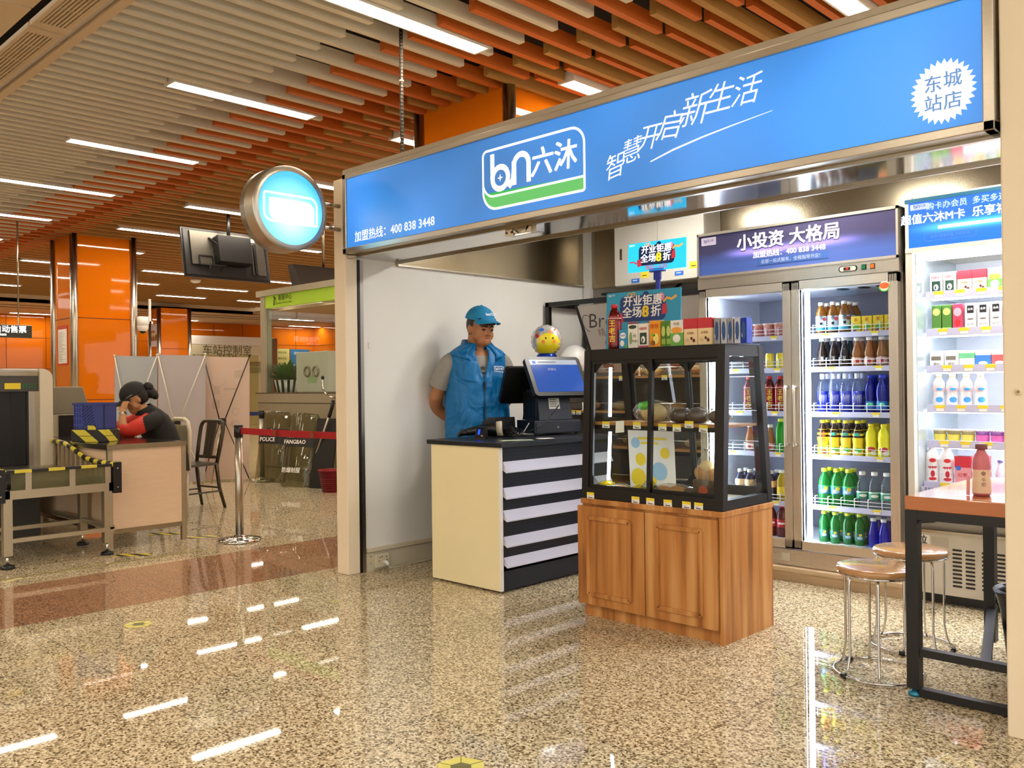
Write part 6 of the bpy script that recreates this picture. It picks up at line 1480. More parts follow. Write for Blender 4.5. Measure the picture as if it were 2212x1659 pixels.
m = MB(); m.box(-.012, .012, -.428, .012, .024, -.0, DB); m.box(-.045, .0, -.006, .045, .024, .012, DB); m.box(-.02, .004, -.05, .02, .02, -.006, DB); m.box(-.045, -.0, -.428, .045, .03, -.42, DB); m.build('clip_stand', t)

# ---- bread rack at the back
t = thing('bread_rack', 'black framed bread rack with wooden shelves at the back left corner', 'rack', (-4.0, 5.55, 0))
m = wm(t); RX0, RX1, RY0, RY1 = -4.745, -3.215, 5.29, 5.80
for x in (RX0, RX1 - .035):
    for y in (RY0, RY1 - .035): m.box(x, y, 0, x + .035, y + .035, 1.885, BLACK)
m.box(RX0, RY0, 1.85, RX1, RY0 + .035, 1.885, BLACK); m.box(RX0, RY1 - .035, 1.85, RX1, RY1, 1.885, BLACK)
for x in (RX0, RX1 - .035): m.box(x, RY0, 1.85, x + .035, RY1, 1.885, BLACK)
m.build('frame', t)
m = wm(t); m.box(RX0 + .02, RY1 - .03, .05, RX1 - .02, RY1 - .02, 1.85, mat('rack_back_panel', '#6f675e', .5, 0, .06, 3)); m.box(RX0 + .02, RY0 + .03, .03, RX1 - .02, RY1 - .03, .05, BLACK); m.build('back_panel', t)
RS = (1.265, 1.005, .74, .47)
for z in RS:
    m = wm(t); m.box(RX0 + .01, RY0 - .01, z, RX1 - .01, RY1 - .03, z + .018, BOARD); m.box(RX0, RY0, z - .03, RX1, RY0 + .03, z, BLACK); s_ = m.build('shelf', t)
    m = wm(t); m.cyl((RX0 + .03, RY0 + .01, z + .075), (RX1 - .03, RY0 + .01, z + .075), .003, CHROME, 8)
    for i in range(6): x = RX0 + .10 + i * .27; m.cyl((x, RY0 + .01, z + .018), (x, RY0 + .01, z + .08), .005, WHITE, 8); m.cyl((x, RY0 + .01, z + .018), (x, RY0 + .01, z + .024), .010, WHITE, 10)
    m.build('guard_rail', s_)
for i in range(3):
    x0 = (-4.46, -3.98, -3.52)[i]; m = wm(t); m.hexa([(x0, 5.56, 1.34), (x0 + .03, 5.56, 1.34), (x0 + .03, 5.585, 1.34), (x0, 5.585, 1.34)], [(x0, 5.31, 1.85), (x0 + .03, 5.31, 1.85), (x0 + .03, 5.335, 1.85), (x0, 5.335, 1.85)], BLACK); m.build('poster_strut', t)
t = thing('bread_poster', 'leaning white poster lettered Bread with loaves, on the bread rack', 'poster', (-3.85, 5.57, 1.30))
LN = math.radians(26)
t.rotation_euler = (LN, 0, 0)
m = MB(); m.box(-.57, -.004, .02, .58, 0, .60, mat('poster_warm_white', '#cfc8c0', .5, 0, .06, 4)); m.build('sheet', t)
m = MB(); BRI = mat('poster_script', '#4a4440', .6); m.text('Bread', (-.33, -.004, .46), X1, Z1, .17, BRI, shear=.35, bold=-.004, lift=.001); ribbon(m, [(-.52 + .05 * math.cos(a), .45 + .07 * math.sin(a)) for a in [.6 + i * .45 for i in range(10)]], .006, (0, -.004, 0), X1, Z1, BRI, .001); m.text('精心挑选', (-.30, -.004, .36), X1, Z1, .075, mat('poster_taupe', '#8d7c6e', .6), lift=.001); m.build('lettering', t)
m = MB(); B1, B2, B3 = mat('loaf_print_brown', '#a5694e', .6, 0, .15, 30), mat('loaf_print_pink', '#c49684', .6, 0, .12, 30), mat('loaf_print_cream', '#d9c0ae', .6, 0, .1, 30)
rnd = random.Random(5)
for cx in (-.27, .33):
    for dx, dz, rx, rz_, an, mt in ((-.10, .20, .03, .10, .3, B1), (.02, .22, .035, .11, .05, B2), (.09, .20, .03, .10, -.2, B1), (.16, .2, .035, .11, -.15, B2), (-.06, .08, .07, .055, 0, B3), (.06, .09, .075, .05, 0, B3), (-.16, .09, .075, .055, .4, B1), (.17, .07, .07, .05, 0, B2)):
        pts = [(rx * math.cos(a), rz_ * math.sin(a)) for a in [2 * PI * k / 18 for k in range(18)]]; pts = [(cx + dx + p[0] * math.cos(an) - p[1] * math.sin(an), dz + p[0] * math.sin(an) + p[1] * math.cos(an)) for p in pts]
        poly(m, pts, (0, -.004, 0), X1, Z1, mt, .001 + .0003 * rnd.random() * 3 + .0002 * dz)
m.build('picture', t)
for z, xs, nm in ((RS[0], (-3.95, -3.80, -3.45), 'top'), (RS[1], (-4.38, -4.1, -3.6), 'second'), (RS[2], (-4.0, -3.45), 'third')):
    for i, x in enumerate(xs):
        bread('rack_bread', (x, 5.42, z + .019), 'clear-bagged bread, %s shelf of the back bread rack, %s from the left' % (nm, ORD[i]), [((0, 0, .035), (.075, .05, .035), CRUST if i % 2 == 0 else PALEB)], ((0, 0, .038), (.10, .062, .043), BAG), group='breads on the rack')
for z, xs, nm in ((RS[0], (-3.98, -3.60), 'top'), (RS[1], (-4.46, -4.40, -4.27, -3.7), 'second'), (RS[2], (-4.2, -3.62), 'third')):
    for i, x in enumerate(xs): price_tag(x, RY0 - .012, z + .0, 'price tag on the %s shelf edge of the bread rack, %s from left' % (nm, ORD[i]), 'price tags on the bread rack')

# ---- wall cabinet
t = thing('wall_cabinet', 'white two-door metal wall cabinet high on the back wall', 'cabinet', (-3.87, 5.72, 1.995))
WC = mat('cabinet_grey_white', '#c9c5ba', .45, 0, .02)
m = wm(t); m.box(-4.28, 5.615, 1.995, -3.46, 5.83, 2.56, WC); m.build('body', t)
for x0, x1 in ((-4.278, -3.872), (-3.868, -3.462)): m = wm(t); m.box(x0, 5.60, 2.0, x1, 5.615, 2.555, WC); m.build('door', t, bevel=.002)
m = wm(t); m.prism(rrect(-.012, -.045, .012, .045, .011, .011, .011, .011), (-4.215, 5.598, 2.245), X1, Z1, .006, CHROME); m.build('handle', t)
for x, mt, z in ((-4.08, BLUE, 2.03), (-3.99, YELLOW, 2.06), (-3.68, BLUE, 2.05), (-3.55, YELLOW, 2.09)): m = wm(t); m.box(x - .035, 5.597, z - .02, x + .04, 5.60, z + (.03 if mt is YELLOW else .012), mt); m.box(x - .02, 5.596, z - .004, x + .02, 5.597, z + .002, INK if mt is YELLOW else LETTERW); m.build('label', t)
m = MB(); m.tube([(-4.55, 5.78, 1.97), (-4.3, 5.76, 1.955), (-4.0, 5.77, 1.94), (-3.85, 5.79, 1.96), (-3.8, 5.82, 2.0)], .012, BLACKP, 8); tag(m.build('wall_cable'), 'thick black cable sagging under the wall cabinet', 'cable')
# ================================================================ COOLERS
def streak(name, top, low, lamp, z0, power, x0, hx, hz, base=.05):
    """printed header panel with one lamp tube shining through it from behind"""
    m = bpy.data.materials.new(name); m.use_nodes = True
    nt = m.node_tree; b = nt.nodes['Principled BSDF']; N = nt.nodes.new; Lk = nt.links.new
    tc = N('ShaderNodeTexCoord'); ob = N('ShaderNodeVectorMath'); ob.operation = 'ADD'; ob.inputs[1].default_value = HEADER_AT[name]; Lk(tc.outputs['Object'], ob.inputs[0])
    sp = N('ShaderNodeSeparateXYZ'); Lk(ob.outputs[0], sp.inputs[0])
    def M_(op, a, c=None, d=None):
        n = N('ShaderNodeMath'); n.operation = op
        for i, q in enumerate((a, c, d)):
            if q is None: continue
            if isinstance(q, (int, float)): n.inputs[i].default_value = q
            else: Lk(q, n.inputs[i])
        return n.outputs[0]
    dz = M_('DIVIDE', M_('SUBTRACT', sp.outputs[2], z0), hz); dx = M_('DIVIDE', M_('SUBTRACT', sp.outputs[0], x0), hx)
    g = M_('POWER', 2.718, M_('MULTIPLY', M_('ADD', M_('MULTIPLY', dz, dz), M_('POWER', M_('ABSOLUTE', dx), 6.0)), -1.0))
    Lk(M_('MULTIPLY_ADD', g, power, base), b.inputs['Emission Strength']); mxc = N('ShaderNodeMix'); mxc.data_type = 'RGBA'; Lk(g, mxc.inputs['Factor']); mxc.inputs['A'].default_value = (*lin(low), 1); mxc.inputs['B'].default_value = (*lin(lamp), 1); Lk(mxc.outputs['Result'], b.inputs['Emission Color'])
    rp = N('ShaderNodeValToRGB'); Lk(M_('MULTIPLY', M_('SUBTRACT', sp.outputs[2], z0 - .11), 4.5), rp.inputs[0]); rp.color_ramp.elements[0].color = (*lin(low), 1); rp.color_ramp.elements[0].position = .2; rp.color_ramp.elements[1].color = (*lin(top), 1); rp.color_ramp.elements[1].position = .6
    Lk(rp.outputs[0], b.inputs['Base Color']); b.inputs['Roughness'].default_value = .3
    return m
HEADER_AT = {'cooler_header_purple': (-2.52, 5.43, 0), 'open_header_blue': (-1.2, 5.45, 0)}
ALF = mat('cooler_aluminium', '#d2c8b8', .32, .65, .06, 4, stretch=(60, 60, 1)); COOLW = mat('cooler_white_inside', '#d9dce4', .5, 0, .02); SHW = mat('cooler_shelf_edge', '#c3c2dd', .4, 0, .03)
LEDC = glow('cooler_led', '#dfe9ff', COOL * 2.2); WIRE = mat('white_wire', '#eef0f6', .35, 0, 0)
t = thing('drinks_cooler', 'two-door upright drinks cooler with a purple grey header', 'cooler', (-2.52, 5.43, 0))
CX0, CX1, CF, CB_ = -3.172, -1.872, 5.05, 5.80
m = wm(t)
m.box(CX0, CF + .06, .19, CX0 + .05, CB_, 1.90, ALF); m.box(CX1 - .05, CF + .06, .19, CX1, CB_, 1.90, ALF); m.box(CX0 + .05, CB_ - .03, .19, CX1 - .05, CB_, 1.90, mat('cooler_back_shaded', '#7d7f90', .5, 0, .03)); m.box(CX0, CF + .06, .17, CX1, CB_, .235, COOLW); m.box(CX0, CF + .02, 1.835, CX1, CB_, 2.205, ALF)  # back panel colour darkened to stand for the shade behind the bottles
m.box(CX0 + .05, CF + .07, .23, CX0 + .056, CB_ - .03, 1.84, COOLW); m.box(CX1 - .056, CF + .07, .23, CX1 - .05, CB_ - .03, 1.84, COOLW); m.box(-2.53, CF + .06, .235, -2.505, CF + .12, 1.84, ALF)
m.build('cabinet_shell', t)
m = wm(t); m.box(CX0 + .06, CF + .14, 1.79, CX1 - .06, CB_ - .1, 1.835, mat('cooler_fan_duct', '#c5c8d6', .5, 0, .03))
for x in (-2.30, -2.17, -2.06, -2.66):
    for r in (.012, .022, .032): m.tube([(x + r * math.cos(a), CF + .25 + r * 1.6 * math.sin(a), 1.788) for a in [2 * PI * k / 16 for k in range(16)]], .0022, INK, 5, closed=True)
m.build('fan_duct', t)
HDR = streak('cooler_header_purple', '#3f3a56', '#4a62a8', '#a88cf0', 2.05, .95, -2.52, .42, .026, .04)
m = wm(t); m.box(CX0 + .01, CF, 1.925, CX1 - .01, CF + .02, 2.192, HDR); m.box(CX0, CF - .006, 1.913, CX1, CF + .02, 1.928, ALF); m.box(CX0, CF - .006, 2.188, CX1, CF + .02, 2.205, ALF); m.box(CX0, CF - .006, 1.913, CX0 + .012, CF + .02, 2.205, ALF); m.box(CX1 - .012, CF - .006, 1.913, CX1, CF + .02, 2.205, ALF); h = m.build('header', t)
m = wm(t); LVW = mat('header_lettering', '#f0e4ee', .5, 0, 0, emit=.7)
m.text('小投资 大格局', (-2.54, CF - .0005, 2.10), X1, Z1, .108, mat('header_shadow_purple', '#2b1a4a', .5), bold=.055, lift=.0008); m.text('小投资 大格局', (-2.54, CF - .0005, 2.104), X1, Z1, .108, LVW, bold=.028, lift=.0022)
m.text('加盟热线：400 838 3448', (-2.53, CF - .0005, 2.022), X1, Z1, .045, LVW, bold=.02, lift=.002); m.box(-2.74, CF - .002, 1.955, -2.28, CF - .0005, 1.995, mat('header_blue_band', '#3c62a8', .5)); m.text('总部一站式服务，全程指导开店！', (-2.51, CF - .0022, 1.975), X1, Z1, .027, mat('header_pale_blue', '#b8c6ea', .5), bold=.01, lift=.001)
poly(m, rrect(-.055, -.026, .055, .026, .005, .005, .005, .005), (-3.085, CF - .0005, 2.150), X1, Z1, mat('header_tag', '#bfb6cc', .5), .001); brand(m, (-3.085, CF - .002, 2.150), X1, Z1, .085, mat('header_tag_ink', '#5c5a90', .5), None, HDR, False)
m.build('header_lettering', h)
m = wm(t); m.tube([(-2.90, CF - .004, 2.035), (-2.14, CF - .004, 2.075)], .006, glow('header_lamp', '#e8dcff', 1.5), 8); m.build('lamp_streak', h) if False else None
m = wm(t); m.box(CX0, CF, 1.84, CX1, CF + .03, 1.913, ALF)
for i in range(7): m.box(CX0 + .005, CF - .002, 1.848 + i * .009, CX1 - .005, CF, 1.851 + i * .009, ALF)
m.build('control_strip', t)
m = wm(t); m.prism(rrect(-.055, -.017, .055, .017, .016, .016, .016, .016), (-2.160, CF - .004, 1.878), X1, Z1, .004, BLACKP); m.prism(rrect(-.048, -.013, .048, .013, .012, .012, .012, .012), (-2.160, CF - .0055, 1.878), X1, Z1, .002, mat('controller_ivory', '#d5cfba', .4)); m.box(-2.185, CF - .0065, 1.869, -2.145, CF - .005, 1.887, BLACKP); m.text('02', (-2.163, CF - .0066, 1.878), X1, Z1, .016, glow('digit_red', '#ff3020', 2), bold=.02); m.build('thermostat', t)
for x, c in ((-2.066, mat('switch_green', '#0d6b3c', .3)), (-2.017, mat('switch_orange', '#d9571c', .3, emit=.5))): m = wm(t); m.box(x - .013, CF - .006, 1.864, x + .013, CF, 1.894, BLACKP); m.box(x - .010, CF - .010, 1.868, x + .010, CF - .004, 1.890, c); m.build('rocker_switch', t)
def cdoor(x0, x1, z0, z1, hx, logo):
    fr = .052; f = wm(t)
    for a in ((x0, z0, x0 + fr, z1), (x1 - fr, z0, x1, z1), (x0, z0, x1, z0 + fr), (x0, z1 - fr, x1, z1)): f.box(a[0], CF, a[1], a[2], CF + .045, a[3], ALF)
    for i in range(5):
        for xx in (x0 + .006 + i * .009, x1 - .046 + i * .009): f.box(xx, CF - .002, z0 + .01, xx + .004, CF, z1 - .01, ALF)
    f.box(x0 + fr - .006, CF + .01, z0 + fr - .006, x0 + fr, CF + .03, z1 - fr, BLACKP); f.box(x1 - fr, CF + .01, z0 + fr - .006, x1 - fr + .006, CF + .03, z1 - fr, BLACKP)
    d = f.build('door', t)
    g = wm(t); g.quad((x0 + fr, CF + .02, z0 + fr), (x1 - fr, CF + .02, z0 + fr), (x1 - fr, CF + .02, z1 - fr), (x0 + fr, CF + .02, z1 - fr), GLASS); g.build('glass', d)
    m = wm(t); m.tube([(hx, CF - .03, .83), (hx, CF - .034, .88), (hx, CF - .034, 1.15), (hx, CF - .03, 1.20)], .010, ALF, 10)
    for z in (.84, 1.19): m.cyl((hx, CF, z), (hx, CF - .034, z), .013, CHROME, 10)
    m.build('handle', d)
    if logo: m = wm(t); poly(m, arc(0, 0, .028, 0, 360, 20), (x1 - fr - .02, CF - .001, z1 - .075), X1, Z1, mat('logo_white', '#ece6d4', .4), .001); poly(m, [(.028 * math.cos(a), .018 * math.sin(a)) for a in [2 * PI * k / 16 for k in range(16)]], (x1 - fr - .02, CF - .001, z1 - .072), X1, Z1, mat('logo_orange', '#e2622c', .4), .002); ribbon(m, arc(0, 0, .029, 180, 360, 12), .006, (x1 - fr - .02, CF - .001, z1 - .075), X1, Z1, GREEN, .003); m.build('round_logo', d)
cdoor(-3.165, -2.522, .205, 1.835, -2.545, False); cdoor(-2.516, -1.880, .205, 1.835, -2.490, True)
m = wm(t); m.box(CX0, CF + .01, .10, CX1, CF + .05, .195, ALF)
for i in range(8): m.box(CX0 + .005, CF + .006, .106 + i * .011, CX1 - .005, CF + .01, .110 + i * .011, ALF)
m.box(-2.60, CF + .003, .125, -2.545, CF + .006, .175, mat('grille_sticker', '#cfc6b4', .5)); m.build('bottom_grille', t)
m = wm(t); pf = [(CF + .01, .0), (CF + .01, .05), (CF - .01, .065), (CF - .01, .085), (CF + .02, .098), (CF + .1, .098), (CF + .1, 0)]; n = len(pf); PLN = mat('cooler_plinth', '#cbb391', .5, 0, .04)
m.add([(CX0, a, b) for a, b in pf] + [(CX1, a, b) for a, b in pf], [tuple(range(n)), tuple(range(2 * n - 1, n - 1, -1))] + [(i, n + i, n + (i + 1) % n, (i + 1) % n) for i in range(n)], PLN); m.build('plinth', t)
for x in (-3.095, -2.455): m = wm(t); m.box(x - .010, CF + .075, .27, x + .012, CF + .10, 1.77, LEDC); m.build('light_tube', t)
CZS = (1.505, 1.300, 1.025, .765, .455)
for dx0, dx1 in ((-3.11, -2.575), (-2.465, -1.935)):
    for k, z in enumerate(CZS):
        m = wm(t); m.box(dx0, CF + .15, z - .005, dx1, CB_ - .05, z, mat('shelf_wire_grey', '#b3b6c4', .4, .3)); m.box(dx0, CF + .138, z - .018, dx1, CF + .15, z + .014, SHW); s_ = m.build('shelf', t)
        m = wm(t)
        for zz in (.030, .052): m.cyl((dx0, CF + .142, z + zz), (dx1, CF + .142, z + zz), .0022, WIRE, 6)
        for i in range(7): x = dx0 + .02 + i * (dx1 - dx0 - .04) / 6; m.cyl((x, CF + .142, z + .01), (x, CF + .142, z + .068), .0026, WIRE, 6); m.cyl((x, CF + .142, z + .066), (x, CF + .18, z + .066), .0026, WIRE, 6)
        m.build('wire_guard', s_)
        for i, x in enumerate(((dx0 + .10 + .03 * (k % 3)), (dx1 - .13 + .02 * (k % 2)))): m = wm(t); m.box(x - .024, CF + .1365, z - .001, x + .024, CF + .138, z + .012, YELLOW); m.box(x - .018, CF + .1368, z - .014, x + .018, CF + .138, z - .001, PAPER); m.build('price_label', s_)

# ---- cooler contents
Cc = lambda n, tint, body, fac: PET(n, tint, body, fac)
TEAW = mat('label_pale_blue', '#a9cbe0', .45, 0, .05); 
bottle('iced_tea_bottle', _STD, Cc('amber', '#e6b65a', '#b07a20', .5), WHITE, None, (.03, .12), mat('label_white_blue', '#d3e2ea', .45), [('ring', .03, .055, mat('label_teal', '#3a9cc0', .45)), ('text', '茶π', .105, .03, INK, 0), ('oval', .02, .10, .010, .012, RED)], s=1.0)
bottle('dark_tea_bottle', _SMALL, Cc('brown', '#5a3416', '#3a1c0a', .85), WHITE, None, (.045, .075), mat('label_black_brown', '#241712', .4), [('text', '红茶', .062, .014, LETTERW, 0)], s=1.08)
bottle('honey_tea_bottle', _SMALL, Cc('honey', '#e2a660', '#c98a4a', .6), WHITE, None, (.02, .06), mat('label_pinkish', '#dfb0a4', .4), [('oval', 0, .04, .010, .012, RED)], s=1.05)
bottle('sports_drink_bottle', _SPORT, PET('clear_blue', '#e4ecfa', '#c4d4ee', .06), mat('cap_clear', '#dfe6f4', .25), None, None, None, None, s=1.02, capr=.015, caph=.03, fill=(.135, PET('electric_blue', '#2a44e0', '#1226c8', .9)))
m = MB(); SPP = mat('scribble_white', '#e6ecff', .4); random.seed(2)
for i in range(7): x0 = -.022 + .007 * i; m.add([(x0, -math.sqrt(.0345 ** 2 - x0 ** 2) - .002, .125 - random.uniform(0, .03)), (x0 + .0025, -math.sqrt(.0345 ** 2 - (x0 + .0025) ** 2) - .002, .12), (x0 + .002, -math.sqrt(.033 ** 2 - (x0 + .002) ** 2) - .003, .05 + random.uniform(0, .03))], [(0, 1, 2)], SPP)
m.build('print', PROTO['sports_drink_bottle'][0])
bottle('deep_blue_bottle', _WAVE, PET('deep_blue', '#1a35c8', '#0a1ca8', .85), mat('cap_blue_deep', '#1634c0', .3), None, (.03, .075), mat('label_blue_green', '#1d62b8', .4), [('oval', .0, .055, .018, .012, mat('mint_print', '#4fe0a0', .4))], s=1.04)
LT = mat('label_lemon', '#f0d21a', .4, 0, .05)
bottle('lemon_tea_bottle', _WAVE, PET('tea_brown', '#6a3410', '#3f1e08', .85), mat('cap_yellow', '#efd81e', .35), None, (.012, .168), LT, [('text', '维他', .135, .034, mat('tea_red_print', '#c2501e', .5), 0), ('oval', -.002, .05, .018, .012, GREEN), ('oval', .005, .028, .02, .014, mat('tea_brown_print', '#9a5a22', .5))], s=.98)
bottle('green_tea_bottle', _WAVE, PET('tea_brown', '#6a3410', '#3f1e08', .85), mat('cap_yellow', '#efd81e', .35), None, (.012, .168), LT, [('oval', -.004, .14, .02, .010, mat('leaf_teal', '#3fa08a', .4)), ('oval', .004, .045, .022, .015, GREEN), ('oval', -.008, .03, .014, .010, LETTERW)], s=.98)
bottle('yellow_juice_bottle', _MILK, mat('juice_yellow', '#efe21c', .3, 0, .03), mat('cap_yellow', '#efd81e', .35), None, (.012, .08), mat('juice_label', '#f0e428', .35), [('oval', -.005, .05, .024, .014, RED), ('oval', .008, .03, .02, .012, LETTERW)], s=1.05)
bottle('lime_soda_bottle', _STD, PET('lime', '#46d06a', '#17a344', .62), mat('cap_yellow_green', '#d9e02a', .35), None, (.07, .115), mat('soda_label', '#1c6f8a', .4), [('oval', .006, .10, .012, .010, YELLOW), ('oval', -.004, .085, .02, .010, mat('soda_silver', '#a9c4d8', .3)), ('ring', .108, .115, mat('lime_ring', '#2fb860', .4))], s=1.14)
bottle('water_bottle', _STD, PET('water', '#eaf4f6', '#cfe2ea', .05), WHITE, None, (.06, .10), mat('water_label', '#2c8a6c', .4), [('oval', 0, .078, .02, .008, LETTERW), ('ring', .092, .1, mat('water_label_pale', '#bfe0d0', .4))], s=1.1)
bottle('short_lime_bottle', _STD, PET('lime2', '#52c862', '#1f9a48', .62), mat('cap_lime', '#cfe338', .35), None, (.03, .085), mat('soda_label_dark', '#14644e', .4), [('oval', .004, .07, .010, .008, YELLOW), ('oval', 0, .05, .018, .010, mat('soda_silver', '#a9c4d8', .3))], s=.92)
bottle('blue_drink_bottle', _SMALL, PET('azure', '#2a52e8', '#1a34d0', .7), WHITE, None, None, None, None, s=.98)
bottle('cola_bottle', _STD, PET('cola', '#7a1a22', '#8a141e', .75), mat('cap_red', '#d0262e', .35), None, (.06, .11), mat('cola_label', '#c21a26', .4), [('oval', 0, .085, .022, .007, LETTERW)], s=1.0)
bottle('green_juice_bottle', _RED_TEA, PET('green_juice', '#48d84e', '#2fc22e', .7), mat('cap_yellow_green', '#d9e02a', .35), None, None, None, None, s=1.0)
bottle('amber_drink_bottle', _STD, PET('lemonade', '#f4e23c', '#e8d21e', .6), WHITE, None, (.05, .10), mat('label_lemon', '#f0d21a', .4), None, s=1.0)
bottle('plum_drink_bottle', _MILK, PET('plum', '#5a5474', '#3f3a5c', .7), WHITE, None, (.09, .13), mat('label_peach', '#e4bd8c', .4), None, s=1.02)
bottle('tinned_coffee', [(0, 0), (.024, 0), (.027, .006), (.027, .095), (.023, .104), (.023, .108)], mat('tin_yellow', '#ecd02c', .3, .2), STEEL, None, (.02, .08), mat('tin_yellow_label', '#f2da4a', .4), None, s=1.0, capr=.023, caph=.006)
bottle('pudding_cup', [(0, 0), (.026, 0), (.032, .075), (.034, .076), (.034, .08)], mat('cup_peach', '#e6a08a', .35, 0, .05), mat('cup_lid_white', '#e9e6f0', .3), None, (.015, .06), mat('cup_label_pink', '#d98a90', .4), None, s=1.15, capr=.034, caph=.008)
SHN = ['top', 'second', 'third', 'fourth', 'fifth', 'bottom']
YROW = [CF + .195, CF + .275, CF + .355]
def row(kind, xs, z, rows, desc, cat, shelf, door, group=None):
    for r in range(rows):
        for i, x in enumerate(xs):
            pos = ('first', 'second', 'third', 'fourth', 'fifth', 'sixth', 'seventh')[i]
            lb = '%s, %s from left, %s row, %s shelf, %s cooler door' % (desc, pos, ['front', 'middle', 'back'][r], shelf, door)
            if isinstance(kind, str): place(kind, (x, YROW[r] + random.uniform(-.006, .006), z + .001), lb, cat, group or (desc + 's in the %s door' % door), FACE_RZ if False else random.uniform(.25, .5))
            else: kind((x, YROW[r], z + .001), lb, group or desc + 's')
def juice_box(loc, lb, g): carton('juice_carton', loc, .058, .05, .105, BAS['yellow'], ART_LEMON if False else [('text', '茶', 0, .78, .4, mat('tea_red_print', '#c2501e', .5)), ('oval', .05, .36, .34, .14, GREEN), ('oval', -.1, .16, .2, .10, mat('plum_print', '#a0408a', .5))], lb, g)
random.seed(21)
RX = lambda i: -2.415 + .0735 * i
row('iced_tea_bottle', [RX(i) for i in (0, 1, 2)], CZS[0], 3, 'amber iced tea bottle', 'bottle', 'top', 'right')
row(juice_box, [-2.19 + .066 * i for i in range(4)], CZS[0], 2, 'yellow juice carton', 'carton', 'top', 'right', 'yellow juice cartons in the right door')
row('dark_tea_bottle', [RX(i) for i in (0, 1, 2)], CZS[1], 2, 'dark tea bottle', 'bottle', 'second', 'right')
row('honey_tea_bottle', [RX(i) + .0 for i in (3, 4, 5)], CZS[1], 2, 'honey coloured tea bottle', 'bottle', 'second', 'right')
row('sports_drink_bottle', [RX(i) for i in (0, 1, 2, 3)], CZS[2], 2, 'clear and blue sports bottle', 'bottle', 'third', 'right')
row('deep_blue_bottle', [RX(i) for i in (4, 5, 6)], CZS[2], 2, 'deep blue drink bottle', 'bottle', 'third', 'right')
row('lemon_tea_bottle', [RX(0)], CZS[3], 2, 'red-printed yellow tea bottle', 'bottle', 'fourth', 'right')
row('green_tea_bottle', [RX(i) for i in (1, 2, 3)], CZS[3], 2, 'yellow dark-necked tea bottle', 'bottle', 'fourth', 'right')
row('yellow_juice_bottle', [RX(4) + .003, RX(5) + .006, RX(6) + .009 - .003], CZS[3], 2, 'bright yellow juice bottle', 'bottle', 'fourth', 'right')
row('lime_soda_bottle', [RX(i) + .01 for i in (0, 1, 2)], CZS[4], 2, 'green soda bottle', 'bottle', 'fifth', 'right')
row('water_bottle', [RX(i) + .02 for i in (3, 4, 5)], CZS[4], 1, 'clear water bottle', 'bottle', 'fifth', 'right')
row('short_lime_bottle', [RX(i) for i in (0, 1, 2, 3)], .236, 2, 'short green soda bottle', 'bottle', 'bottom', 'right')
row('blue_drink_bottle', [RX(4) + .01, RX(5), RX(6) - .01], .236, 2, 'short blue drink bottle', 'bottle', 'bottom', 'right')
LXx = lambda i: -3.06 + .0735 * i
row('pudding_cup', [LXx(i) for i in range(7)], CZS[0], 1, 'pink and peach pudding cup', 'cup', 'top', 'left')
row('tinned_coffee', [LXx(i) for i in (3, 4, 5, 6)], CZS[1], 1, 'yellow drink can', 'can', 'second', 'left')
row('herbal_tea_bottle', [LXx(i) for i in (2, 3, 4, 5, 6)], CZS[2], 1, 'red herbal tea bottle', 'bottle', 'third', 'left')
row('green_juice_bottle', [LXx(5), LXx(6)], CZS[3], 2, 'bright green juice bottle', 'bottle', 'fourth', 'left')
row('honey_tea_bottle', [LXx(2), LXx(3), LXx(4)], CZS[3], 1, 'honey coloured tea bottle', 'bottle', 'fourth', 'left')
row('plum_drink_bottle', [LXx(i) for i in (1, 2, 3, 4)], CZS[4], 2, 'purple plum drink bottle', 'bottle', 'fifth', 'left')
row('amber_drink_bottle', [LXx(5), LXx(6)], CZS[4], 2, 'yellow lemonade bottle', 'bottle', 'fifth', 'left')
row('cola_bottle', [LXx(i) for i in (3, 4, 5, 6)], .236, 1, 'red cola bottle', 'bottle', 'bottom', 'left')

# ---- open display cooler
t = thing('open_display_cooler', 'open-front lit dairy cooler with a bright blue header', 'cooler', (-1.2, 5.45, 0))
OX0, OX1 = -1.835, -.42; OWH = mat('open_cooler_white', '#cdc6b8', .45, 0, .02); OIN = mat('open_cooler_inside', '#dfe3ea', .35, 0, .02)
m = wm(t); m.box(OX0, CF + .0, .42, OX0 + .035, CB_, 2.24, OWH); m.box(OX1 - .035, CF, .42, OX1, CB_, 2.24, OWH); m.box(OX0, CB_ - .04, .1, OX1, CB_, 2.24, OIN); m.box(OX0, CF + .02, 1.93, OX1, CB_, 2.24, OWH); m.box(OX0, CF + .0, .06, OX1, CB_, .40, OWH); m.box(OX0 + .03, CF + .30, .40, OX1 - .03, CB_ - .03, .58, OIN)
m.box(OX0 + .035, CF + .05, .45, OX0 + .04, CB_ - .04, 1.93, mat('side_mirror', '#c6d2d6', .12, .6, .02)); m.build('cabinet_shell', t)
m = wm(t); pf = [(CF - .01, .40), (CF - .03, .44), (CF - .03, .50), (CF - .015, .55), (CF + .03, .585), (CF + .10, .60), (CF + .10, .57), (CF + .04, .55), (CF + .02, .40)]; n = len(pf)
m.add([(OX0, a, b) for a, b in pf] + [(OX1, a, b) for a, b in pf], [tuple(range(n)), tuple(range(2 * n - 1, n - 1, -1))] + [(i, n + i, n + (i + 1) % n, (i + 1) % n) for i in range(n)], mat('bumper_grey', '#8d867b', .45), True); m.box(OX0, CF - .035, .395, OX1, CF - .0, .41, STEELH); m.build('front_lip', t)
OBL = streak('open_header_blue', '#1650b8', '#1c5fe0', '#4fb8ff', 2.055, .9, -1.25, .50, .026, .38)
